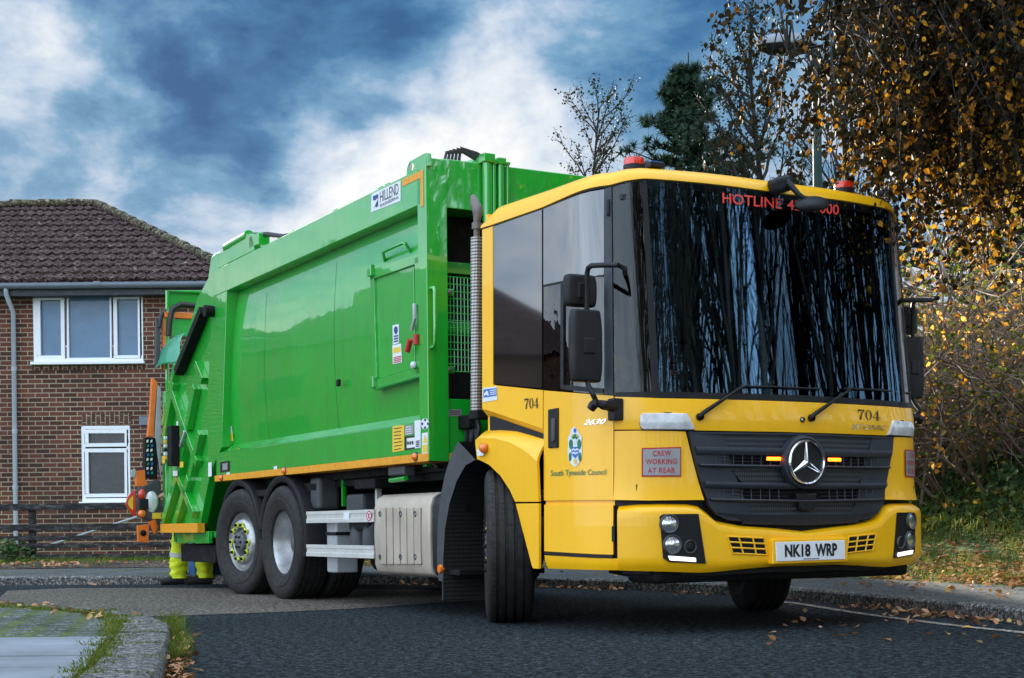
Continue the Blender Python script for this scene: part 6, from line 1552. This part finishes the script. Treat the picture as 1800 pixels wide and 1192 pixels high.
class Leaves:
    def __init__(s, rng): s.v = []; s.f = []; s.r = []; s.rng = rng
    def leaf(s, p, size, r=None, nrm=None, droop=.5):
        g = s.rng
        d = Vector((g.gauss(0, 1), g.gauss(0, 1), g.gauss(0, .7) - droop)).normalized()
        x = d.cross(Vector((g.gauss(0, 1), g.gauss(0, 1), g.gauss(0, 1)))).normalized()
        if nrm is not None:
            n = (Vector(nrm) + Vector((g.gauss(0, .35), g.gauss(0, .35), g.gauss(0, .35)))).normalized(); d = n.cross(Vector((g.gauss(0, 1), g.gauss(0, 1), g.gauss(0, 1)))).normalized(); x = d.cross(n)
        n = x.cross(d); sz = size * g.uniform(.65, 1.25); p = Vector(p); k = len(s.v); w = sz * .40
        s.v += [tuple(p), tuple(p + d * sz * .22 + x * w * .85 + n * sz * .10), tuple(p + d * sz * .58 + x * w * .8 + n * sz * .12), tuple(p + d * sz), tuple(p + d * sz * .58 - x * w * .8 + n * sz * .12), tuple(p + d * sz * .22 - x * w * .85 + n * sz * .10)]
        s.f += [(k, k + 1, k + 2, k + 3), (k, k + 3, k + 4, k + 5)]; v = g.random() if r is None else max(0, min(1, r)); s.r += [v, v]
    def blade(s, p, h, w, lean, r):
        g = s.rng; a = g.uniform(0, 6.283); x = Vector((math.cos(a), math.sin(a), 0)) * w; k = len(s.v); b = Vector((g.gauss(0, lean), g.gauss(0, lean), 0)); p = Vector(p)
        m = p + b * h * .45 + Vector((0, 0, h * .6)); t = p + b * h * 1.3 + Vector((0, 0, h * .95))
        s.v += [tuple(p - x), tuple(p + x), tuple(m + x * .7), tuple(m - x * .7), tuple(t)]; s.f += [(k, k + 1, k + 2, k + 3), (k + 3, k + 2, k + 4)]; s.r += [r, r]
    def build(s, name, mat, parent=None):
        me = bpy.data.meshes.new(name); me.from_pydata(s.v, [], s.f); me.materials.append(mat)
        a = me.attributes.new('rnd', 'FLOAT', 'FACE'); a.data.foreach_set('value', s.r)
        o = bpy.data.objects.new(name, me); COL.objects.link(o)
        if parent: o.parent = parent
        return o
def limb(mb, p, d, L, r, lvl, mx, rng, tips, P):
    n = P.get('seg', 5); pts = [Vector(p)]; d = Vector(d).normalized()
    for k in range(n):
        d = (d + Vector((rng.gauss(0, 1), rng.gauss(0, 1), rng.gauss(0, 1))) * (P['wob'] if lvl else P.get('wob0', .03)) + Vector((0, 0, P['up'][min(lvl, len(P['up']) - 1)]))).normalized(); pts.append(pts[-1] + d * L / n)
    mb.tube(pts, [max(P.get('rmin', .004), r * (1 - .75 * k / n)) for k in range(n + 1)], 7 if lvl == 0 else (5 if lvl == 1 else 3), False)
    if lvl >= mx: tips.append(pts); return
    kids = P['kids'][min(lvl, len(P['kids']) - 1)]
    for k in range(kids):
        f = P.get('start', .25) + (1 - P.get('start', .25)) * (k + rng.random()) / kids; f = min(f, .99); i = int(f * n); q = pts[i].lerp(pts[i + 1], f * n - i); ax = (pts[i + 1] - pts[i]).normalized()
        s = ax.orthogonal().normalized(); s = Matrix.Rotation(rng.uniform(0, 6.283), 3, ax) @ s; sp_ = P['spread'][min(lvl, len(P['spread']) - 1)]
        limb(mb, q, ax * math.cos(sp_) + s * math.sin(sp_), L * P['ratio'] * (1.15 - .6 * f if lvl == 0 else 1) * rng.uniform(.75, 1.2), max(P.get('rmin', .004), r * .5 * (1.1 - .6 * f)), lvl + 1, mx, rng, tips, P)
    tips.append(pts[-2:])
def tree(name, base, h, r, label, P, mx, seed, leaf=None, nleaf=0, lsize=.06, bark=BARK, group=None, lean=(0, 0, 1)):
    rng = random.Random(seed); root = empty(name, base, 0); tag(root, label, 'tree', group); mb = MB(); tips = []
    limb(mb, (0, 0, -.1), lean, h, r, 0, mx, rng, tips, P); mb.build('trunk', bark, root, smooth=60, fix=False)
    if leaf:
        lv = Leaves(rng)
        for k in range(nleaf):
            t = rng.choice(tips); i = rng.randrange(len(t) - 1); p = t[i].lerp(t[i + 1], rng.random()); lv.leaf(p + Vector((rng.gauss(0, 1), rng.gauss(0, 1), rng.gauss(0, 1))) * P.get('jit', .05), lsize)
        lv.build('crown', leaf, root)
    return root
PB = dict(wob=.10, up=(.10, .10, .06), kids=(34, 6, 4), spread=(.75, .6, .7), ratio=.22, rmin=.006, start=.3, jit=.06)
c = atZ(1006, 172, 30); tree('bare_tree', (c.x, 30, 0), c.z, .07, 'nearly bare tree standing alone left of the pine, above the cab roof', dict(PB, kids=(60, 9, 4), ratio=.19, rmin=.0045), 2, 3, L_DARK, 3600, .055)
c = atZ(1300, 104, 31); tree('bare_tree', (c.x + .85, 31, 0), c.z, .13, 'thin leafed tree right behind the dark pine', dict(PB, spread=(.7, .6, .7), kids=(56, 9, 4), ratio=.22, rmin=.0045), 2, 5, L_DARK, 6500, .06)
c = atZ(1482, 185, 24); tree('bare_tree', (c.x, 24, .4), c.z, .09, 'bare slender tree behind the street lamp post', dict(PB, spread=(.45, .5, .6), kids=(34, 8, 4), ratio=.34, rmin=.004, up=(.12, .12, .05), start=.35), 2, 9, L_DARK, 300, .06)
# pine: whorls of branches carrying tufts of needles
def pine(base, h, rad_, label, seed, n=15, size=.32):
    rng = random.Random(seed); root = empty('pine_tree', base); tag(root, label, 'tree'); mb = MB(); mb.tube([(0, 0, 0), (0.04, 0, h * .5), (0, 0, h)], [.16, .09, .015], 7); lv = Leaves(rng)
    for k in range(n):
        z = h * (.30 + .68 * k / n); R_ = rad_ * (1 - k / n) ** .8 * rng.uniform(.7, 1.2) + .06
        for j in range(8):
            a = rng.uniform(0, 6.283); Lb = R_ * rng.uniform(.6, 1.1); tip = Vector((math.cos(a) * Lb, math.sin(a) * Lb, z + Lb * .42)); b0 = Vector((0, 0, z))
            mb.tube([b0, b0.lerp(tip, .5) - Vector((0, 0, .05)), tip], [.03, .02, .008], 4, False)
            for q in range(9):
                c_ = b0.lerp(tip, .3 + .7 * q / 8) + Vector((rng.gauss(0, .07), rng.gauss(0, .07), rng.gauss(0, .05)))
                for _ in range(30):
                    d = Vector((rng.gauss(0, 1), rng.gauss(0, 1), rng.gauss(.5, .8))).normalized() * size * rng.uniform(.35, .7); x = d.orthogonal().normalized() * .022; kk = len(lv.v)
                    lv.v += [tuple(c_ - x), tuple(c_ + x), tuple(c_ + d)]; lv.f.append((kk, kk + 1, kk + 2)); lv.r.append(rng.random())
    mb.build('trunk', BARK, root, smooth=60, fix=False); lv.build('crown', L_PINE, root); return root
c = atZ(1210, 120, 33); pine((c.x, 33, 0), c.z + .35, 3.5, 'dark green pine tree behind the cab roof', 4, 22, .38)
c = atZ(1390, 286, 36); pine((c.x, 36, 0), c.z, 1.0, 'small conifer tip just left of the lamp post', 6, 14)
# dense dark trees closing the view on the right
PD = dict(wob=.14, up=(.05, .04, 0), kids=(18, 6, 4), spread=(.9, .7, .8), ratio=.42, rmin=.008, start=.15, jit=.16)
for i, (x, y, h, nl, lb) in enumerate(((8.6, 25, 9, 6500, 'dense dark tree behind the shrubs at the right edge'), (9.2, 28, 8.0, 4500, 'dark tree in the back row behind the high shrubs'), (9.8, 21, 9.5, 6500, 'tall dark tree beyond the right edge of the bank'))):
    tree('bank_tree', (x, y, 1.2), h, .2, lb, PD, 2, 20 + i, L_DARK, nl, .16, group='dark trees along the top of the bank')
# trees across the road behind the camera, mirrored in the windscreen
PR = dict(wob=.09, up=(.07, .10, .05), kids=(22, 8, 3), spread=(.65, .6, .7), ratio=.40, rmin=.008, start=.22)
r0 = None
rs_ = random.Random(77); spots = []
while len(spots) < 44:
    an = rs_.uniform(rad(-96), rad(32)); R_ = rs_.uniform(8.5, 21); x = 1.5 + math.cos(an) * R_; y = 8.6 + math.sin(an) * R_
    if y > 4 and x < .46 * y + 2.2: continue
    if abs(x) < 1.5 and y > -4: continue
    if any((x - q[0]) ** 2 + (y - q[1]) ** 2 < 3 for q in spots): continue
    spots.append((x, y, rs_.uniform(9.5, 14), rs_.uniform(0, 6.28)))
protos = [tree('bare_tree', (0, 0, 0), 11.5, .20, 'x', PR, 2, 40 + k, L_DARK, 900, .08, group='bare trees mirrored in the windscreen') for k in range(3)]
for i, (x, y, h, a) in enumerate(spots):
    o = protos[i] if i < 3 else copy_tree(protos[i % 3])
    o.location = (x, y, .6); o.rotation_euler = (0, 0, a); o.scale = (h / 11.5,) * 3; o['label'] = 'bare dark tree across the road, seen only mirrored in the windscreen'
# ---------------- overhanging birch, top right
rng = random.Random(11); birch = empty('birch_tree', (5.9, 11.2, .6)); tag(birch, 'birch with hanging twigs of orange leaves overhanging the top right corner', 'tree')
BO_ = Vector((5.9, 11.2, .6)); mb = MB(); mb.tube([(0, 0, -.6), (-.1, 0, 1.5), (.0, .1, 3.5), (.1, .1, 6.5)], [.17, .15, .12, .05], 10)
limbs = []
for (u, v, Z) in ((1370, -10, 10.2), (1385, 90, 10.6), (1450, 30, 10.), (1470, 170, 11), (1520, -40, 10.4), (1560, 110, 11.4), (1620, 0, 10), (1640, 190, 11), (1700, 80, 10.4), (1760, 190, 10.8), (1760, -20, 10.2), (1700, 260, 11.4), (1810, 100, 10)):
    e = atZ(u, v, Z) - BO_; s_ = Vector((rng.uniform(-.05, .05), .05, rng.uniform(1.6, 4.2))); m1 = s_.lerp(e, .4) + Vector((0, 0, .5)); m2 = s_.lerp(e, .75) + Vector((0, 0, .35))
    pts = [s_, m1, m2, e]; mb.tube(pts, [.05, .032, .018, .008], 6, False); limbs.append([s_.lerp(m1, .5), m1, m1.lerp(m2, .5), m2, m2.lerp(e, .5), e])
allp = [p for l in limbs for p in l]
lv = Leaves(rng); ntw = 0
while ntw < 680:
    u = rng.uniform(1335, 1850); v = rng.uniform(-170, 235); pr_ = .13 + .87 * sst(1440, 1680, u)
    if u < 1440 and (v > 90 or v < -120): pr_ *= .85
    if u < 1560 and v > 150: pr_ *= .35
    if u < 1432 and v < 60 and rng.random() < .55: continue
    if rng.random() > pr_: continue
    Z = rng.uniform(9.4, 12.8); a = atZ(u, v, Z) - BO_; near = min(allp, key=lambda q: (q - a).length); ntw += 1
    mid = near.lerp(a, .5) + Vector((0, 0, .12 + .1 * rng.random())); mb.tube([near, mid, a], [.010, .007, .005], 4, False)
    L = rng.uniform(.45, 1.15) * (1. if u < 1600 else 1.1); pts = [a]; d = Vector((rng.gauss(-.15, .35), rng.gauss(0, .3), -.35))
    for k in range(5): d = (d + Vector((rng.gauss(0, .12), rng.gauss(0, .12), -.22))).normalized(); pts.append(pts[-1] + d * L / 5)
    mb.tube(pts, [.005, .0045, .004, .0035, .003, .002], 3, False)
    tone = rng.uniform(-.2, .2) + .22 * sst(1500, 1700, u) * (1 if v > 40 else .25) - .16 * (1 - sst(1440, 1560, u))  # leaf colour carries light: left darkened as backlit, lower right raised as sunlit
    for k in range(int(30 + 24 * L)):
        f = rng.random() * 4.99; i = int(f); q = pts[i].lerp(pts[i + 1], f - i); lv.leaf(q + Vector((rng.gauss(0, .035), rng.gauss(0, .035), rng.gauss(0, .03))), .050, rng.random() ** 2.2 * .8 + tone, droop=1.2)
mb.build('trunk', BARK, birch, smooth=60, fix=False); lv.build('crown', L_BIRCH, birch)
# ---------------- tangled shrubs on the bank
def shrub(base, h, spread_, seed, leafm, nl, ls, label, stems=24, tone=0.):
    rng = random.Random(seed); root = empty('shrub', base); tag(root, label, 'shrub', 'tangled autumn shrubs on the bank'); mb = MB(); lv = Leaves(rng); tips = []
    for k in range(stems):
        a = rng.uniform(0, 6.283); d = Vector((math.cos(a) * .55 - .25, math.sin(a) * .5 - .12, 1)).normalized(); p = Vector((rng.gauss(0, .25), rng.gauss(0, .25), -.1)); L = h * rng.uniform(.7, 1.15); pts = [p]
        for j in range(7):
            d = (d + Vector((rng.gauss(0, .12) + math.cos(a) * .07, rng.gauss(0, .12) + math.sin(a) * .07, -.10))).normalized(); pts.append(pts[-1] + d * L / 7)
        mb.tube(pts, [.016 * (1 - .8 * j / 7) + .003 for j in range(8)], 4, False); tips.append(pts[2:])
        for q in range(11):
            i = rng.randrange(1, 7); b = pts[i].lerp(pts[i + 1], rng.random()); dd = Vector((rng.gauss(0, 1) - .3, rng.gauss(0, 1) - .2, rng.gauss(.15, .6))).normalized(); pp = [b]
            for j in range(4): dd = (dd + Vector((rng.gauss(0, .2), rng.gauss(0, .2), rng.gauss(0, .12)))).normalized(); pp.append(pp[-1] + dd * rng.uniform(.12, .30))
            mb.tube(pp, [.006, .005, .004, .003, .002], 3, False); tips.append(pp)
    for k in range(nl):
        t = rng.choice(tips); i = rng.randrange(len(t) - 1); p = t[i].lerp(t[i + 1], rng.random()); lv.leaf(p + Vector((rng.gauss(0, .04), rng.gauss(0, .04), rng.gauss(0, .04))), ls, rng.random() + tone)
    mb.build('branches', TWIG, root, smooth=60, fix=False); lv.build('foliage', leafm, root); return root
for i, (x, y, h, sd, m_, nl, ls, lb) in enumerate((
    (4.35, 16.4, 3.4, 1, L_GRY, 1000, .06, 'twiggy shrub right beside the windscreen edge of the truck'),
    (5.1, 15.9, 3.6, 2, L_AUT, 1100, .065, 'shrub with orange leaves left of centre on the bank'),
    (5.75, 15.6, 3.2, 3, L_GRY, 1000, .06, 'shrub with bare brown twigs at the right picture edge'),
    (4.7, 18.6, 4.6, 4, L_AUT, 1700, .07, 'tall shrub with orange and yellow leaves behind the first row'),
    (5.7, 18.2, 4.6, 5, L_AUT, 1700, .07, 'tall orange leafed shrub under the birch twigs'),
    (6.6, 17.6, 4.3, 6, L_AUT, 1500, .07, 'tall orange shrub farthest right on the bank'),
    (5.4, 21.5, 3.6, 7, L_GRY, 2000, .085, 'lower green shrub in the back row, nearest the lamp post'),
    (6.4, 21., 5.6, 8, L_GRY, 2200, .085, 'high yellow green shrub at the back of the bank'),
    (7.6, 20., 5.4, 9, L_GRY, 2000, .085, 'high green shrub at the back near the right edge'),
    (3.7, 19.6, 3.0, 10, L_GRY, 900, .06, 'low twiggy shrub hidden behind the windscreen edge'))):
    zb2 = .9 + .5 * sst(4, 7, x); shrub((x, y, zb2), h, .5, sd, m_, int(nl * 1.8), ls * .85, lb, 34)
# one heavier bough reaching in from the right
P_ = [atZ(1860, 560, 13.5), atZ(1790, 595, 13.6), atZ(1740, 640, 13.7), atZ(1690, 700, 13.9), atZ(1640, 745, 14.1)]
# ---------------- ivy and brambles, grass, fallen leaves
ir = [i for i in range(len(KC) - 1) if 4 < KC[i].y < 17.3 and KC[i].x > -3]
lv = Leaves(random.Random(5))
for k in range(21000):
    i = lv.rng.choice(ir); d = lv.rng.uniform(1.55, 4.6); p = vpt(i, lv.rng.random(), d)
    if p.x < 1.5: continue
    bump_ = noise.noise(p * 1.1) * .28 + .18
    lv.leaf(p + Vector((0, 0, max(0, bump_) * sst(1.5, 2.3, d) * lv.rng.uniform(.2, 1.3) + .02)), .085, lv.rng.random() ** 1.2 + (.1 * noise.noise(p * .7)), (-.5, -.35, .75), .2)
tag(lv.build('ivy', L_IVY), 'ivy and brambles covering the bank below the shrubs', 'ivy', kind='stuff')
lv = Leaves(random.Random(6))
for k in range(26000):
    i = lv.rng.choice(ir); d = lv.rng.betavariate(1.3, 1.5) * 2.5 + .02; p = vpt(i, lv.rng.random(), d); cl_ = noise.noise(p * 2.2)
    if cl_ < -.25 + lv.rng.gauss(0, .15): continue
    tall = sst(1., 1.9, d); lv.blade(p, (.05 + .05 * lv.rng.random()) * (1 - tall) + tall * lv.rng.uniform(.08, .24), .0035 + .002 * tall, .45, min(1, max(0, lv.rng.gauss(.5, .25) + .2 * tall * lv.rng.random())))
tag(lv.build('verge_grass', L_GRASS), 'grass growing on the verge between path and ivy', 'grass', kind='stuff')
lv = Leaves(random.Random(8)); R8 = lv.rng
for k in range(8500):
    i = R8.choice(ir); d = R8.gauss(.35, .42) if R8.random() < .7 else R8.uniform(-1.2, 2.2); p = vpt(i, R8.random(), max(-1.3, d)) if d > 0 else None
    if p is None:
        if R8.random() > .22: continue
        a = KC[i]; t = (KC[i + 1] - KC[i]).normalized(); n = Vector((t.y, -t.x, 0)); p = a + n * (PW(i) + d) + t * R8.random() * .2; p.z = KH + .012
    if noise.noise(p * 1.7) < -.2 and R8.random() < .7: continue
    lv.leaf(p + Vector((0, 0, R8.uniform(.01, .05))), .062, R8.random(), (0, 0, 1))
for k in range(620):      # gutter and road edge
    i = R8.choice(ir); a = KC[i].lerp(KC[i + 1], R8.random()); t = (KC[i + 1] - KC[i]).normalized(); n = Vector((t.y, -t.x, 0)); p = a - n * abs(R8.gauss(.03, .12)); p.z = .012
    if noise.noise(p * 1.3) < .0: continue
    lv.leaf(p, .06, R8.random(), (0, 0, 1))
for k in range(60): p = gnd(R8.uniform(1350, 1800), R8.uniform(1062, 1130), .01); lv.leaf(p, .05, R8.random(), (0, 0, 1))
for k in range(700):      # soil border by the fence
    p = Vector((R8.uniform(-9.5, -1), R8.uniform(20.15, 20.75), .16)); 
    if noise.noise(p * 1.5) < -.05: continue
    lv.leaf(p + Vector((0, 0, R8.uniform(0, .04))), .06, R8.random(), (0, -.3, 1))
for k in range(130): p = gnd(R8.gauss(300, 14) + R8.random() * 22, R8.uniform(1118, 1200), .012); lv.leaf(p + Vector((0, 0, R8.uniform(0, .02))), .052, R8.random(), (0, 0, 1))
for k in range(70):
    j = R8.randrange(8, 44); p = inner[j] + Vector((R8.gauss(0, .08), R8.gauss(0, .08), .118)); lv.leaf(p, .05, R8.random(), (0, 0, 1))
for k in range(12): p = gnd(R8.uniform(100, 190), R8.uniform(1022, 1030), .01); lv.leaf(p, .08, R8.random(), (0, 0, 1))
tag(lv.build('fallen_leaves', L_LIT), 'fallen brown and orange leaves along verge, gutter and kerb', 'leaves', kind='stuff')
# weeds in the joints of the near corner and along its kerb
lv = Leaves(random.Random(12)); R9 = lv.rng
def tuft(p, n, h, sp_):
    for _ in range(n): lv.blade(p + Vector((R9.gauss(0, sp_), R9.gauss(0, sp_), 0)), h * R9.uniform(.5, 1.3), .003, .55, min(1, max(0, R9.gauss(.5, .2))))
for j in range(8, 84):
    p = inner[min(j, len(inner) - 1)]
    for _ in range(5):
        if noise.noise(p * 1.9 + Vector((0, 0, _))) > -.15: tuft(p + Vector((R9.gauss(0, .03), R9.gauss(0, .04), .095)), 11, .032, .025)
for j in range(8, 40):
    p = NK[j]
    for _ in range(4):
        if noise.noise(p * 1.3 + Vector((3, 0, _))) > -.05: tuft(p + Vector((R9.uniform(-.02, .1), R9.uniform(-.1, .05), 0)), 10, .045, .035)
for k in range(70):     # thick clump at the nose of the kerb
    p = gnd(R9.gauss(302, 9), R9.uniform(1092, 1165), 0); tuft(p, 14, .085, .03)
for a, b in zip(idx[8:], idx[9:]):
    p = NK[a]; t = (NK[a + 1] - NK[a]).normalized(); n = Vector((t.y, -t.x, 0)) * sgn
    for _ in range(16): tuft(p + n * R9.uniform(.02, .27) + Vector((0, 0, .098)), 5, .022, .012)
for k in range(160): p = Vector((R9.uniform(-11, -1), R9.uniform(20.1, 21.2), .17)); tuft(p, 9, .12, .05)
for k in range(1500): p = Vector((R9.uniform(-13, -2.5), R9.uniform(20.95, 22.2), .19)); tuft(p, 6, .07, .08)
tag(lv.build('weeds', L_GRASS), 'grass and weeds in the paving joints, along the corner kerb and under the fence', 'weeds', kind='stuff')
rng = random.Random(3); pb = empty('leafy_plant', (*gnd(26, 993, .15)[:2], .15)); tag(pb, 'small leafy green plant at the foot of the fence', 'plant'); mb = MB(); lv = Leaves(rng)
for k in range(26):
    a = rng.uniform(0, 6.283); t = Vector((math.cos(a) * rng.uniform(.05, .32), math.sin(a) * .25, rng.uniform(.12, .36))); mb.tube([(0, 0, 0), t * .5 + Vector((0, 0, .05)), t], .006, 4)
    for q in range(9): lv.leaf(t * rng.uniform(.5, 1.05) + Vector((rng.gauss(0, .03), rng.gauss(0, .03), 0)), .085, rng.uniform(.3, .75), (0, -.3, 1))
mb.build('stems', TWIG, pb); lv.build('foliage', L_IVY, pb)
lg = MB().tube([atZ(1775, 925, 15.2), atZ(1800, 918, 15.1), atZ(1830, 908, 15)], [.06, .065, .06], 10).build('birch_log', pmat('birch_bark', (.5, .48, .46), .8, var=.4, vscale=14), smooth=50); tag(lg, 'pale birch log lying in the grass at the right edge', 'log')
# ---------------- street lamp
LP = pmat('lamp_green', (.018, .042, .04), .7, coat=.0, spec=.2, var=.2); LPH = pmat('lamp_head_grey', (.16, .18, .21), .4, coat=.4, var=.1)
b = atZ(1437, 300, 16.5); lp = empty('street_lamp', (b.x, 16.5, .3)); tag(lp, 'dark green street lamp post rising into the birch twigs', 'street lamp')
zt2 = atZ(1437, 78, 16.5).z - .3; hx = atZ(1382, 75, 16.5).x - b.x
MB().tube([(0, 0, -.2), (0, 0, 1.2), (0, 0, 1.25), (0, 0, zt2 - .25), (-.03, 0, zt2 - .1), (-.15, 0, zt2)], [.085, .085, .055, .048, .045, .04], 14).build('post', LP, lp, smooth=40)
M = Matrix.Translation((hx, 0, zt2)) @ Matrix.Diagonal((1.75, .75, 1, 1)); hd_ = MB().lathe([(.0005, .13), (.10, .115), (.17, .07), (.20, .0), (.195, -.015)], M, 24).build('lamp_head', LPH, lp, smooth=50)
M = Matrix.Translation((hx, 0, zt2 - .015)) @ Matrix.Diagonal((1.7, .72, 1, 1)); MB().lathe([(.195, 0), (.18, -.05), (.12, -.085), (.0005, -.095)], M, 24).build('lamp_bowl', BLM, hd_, smooth=60)
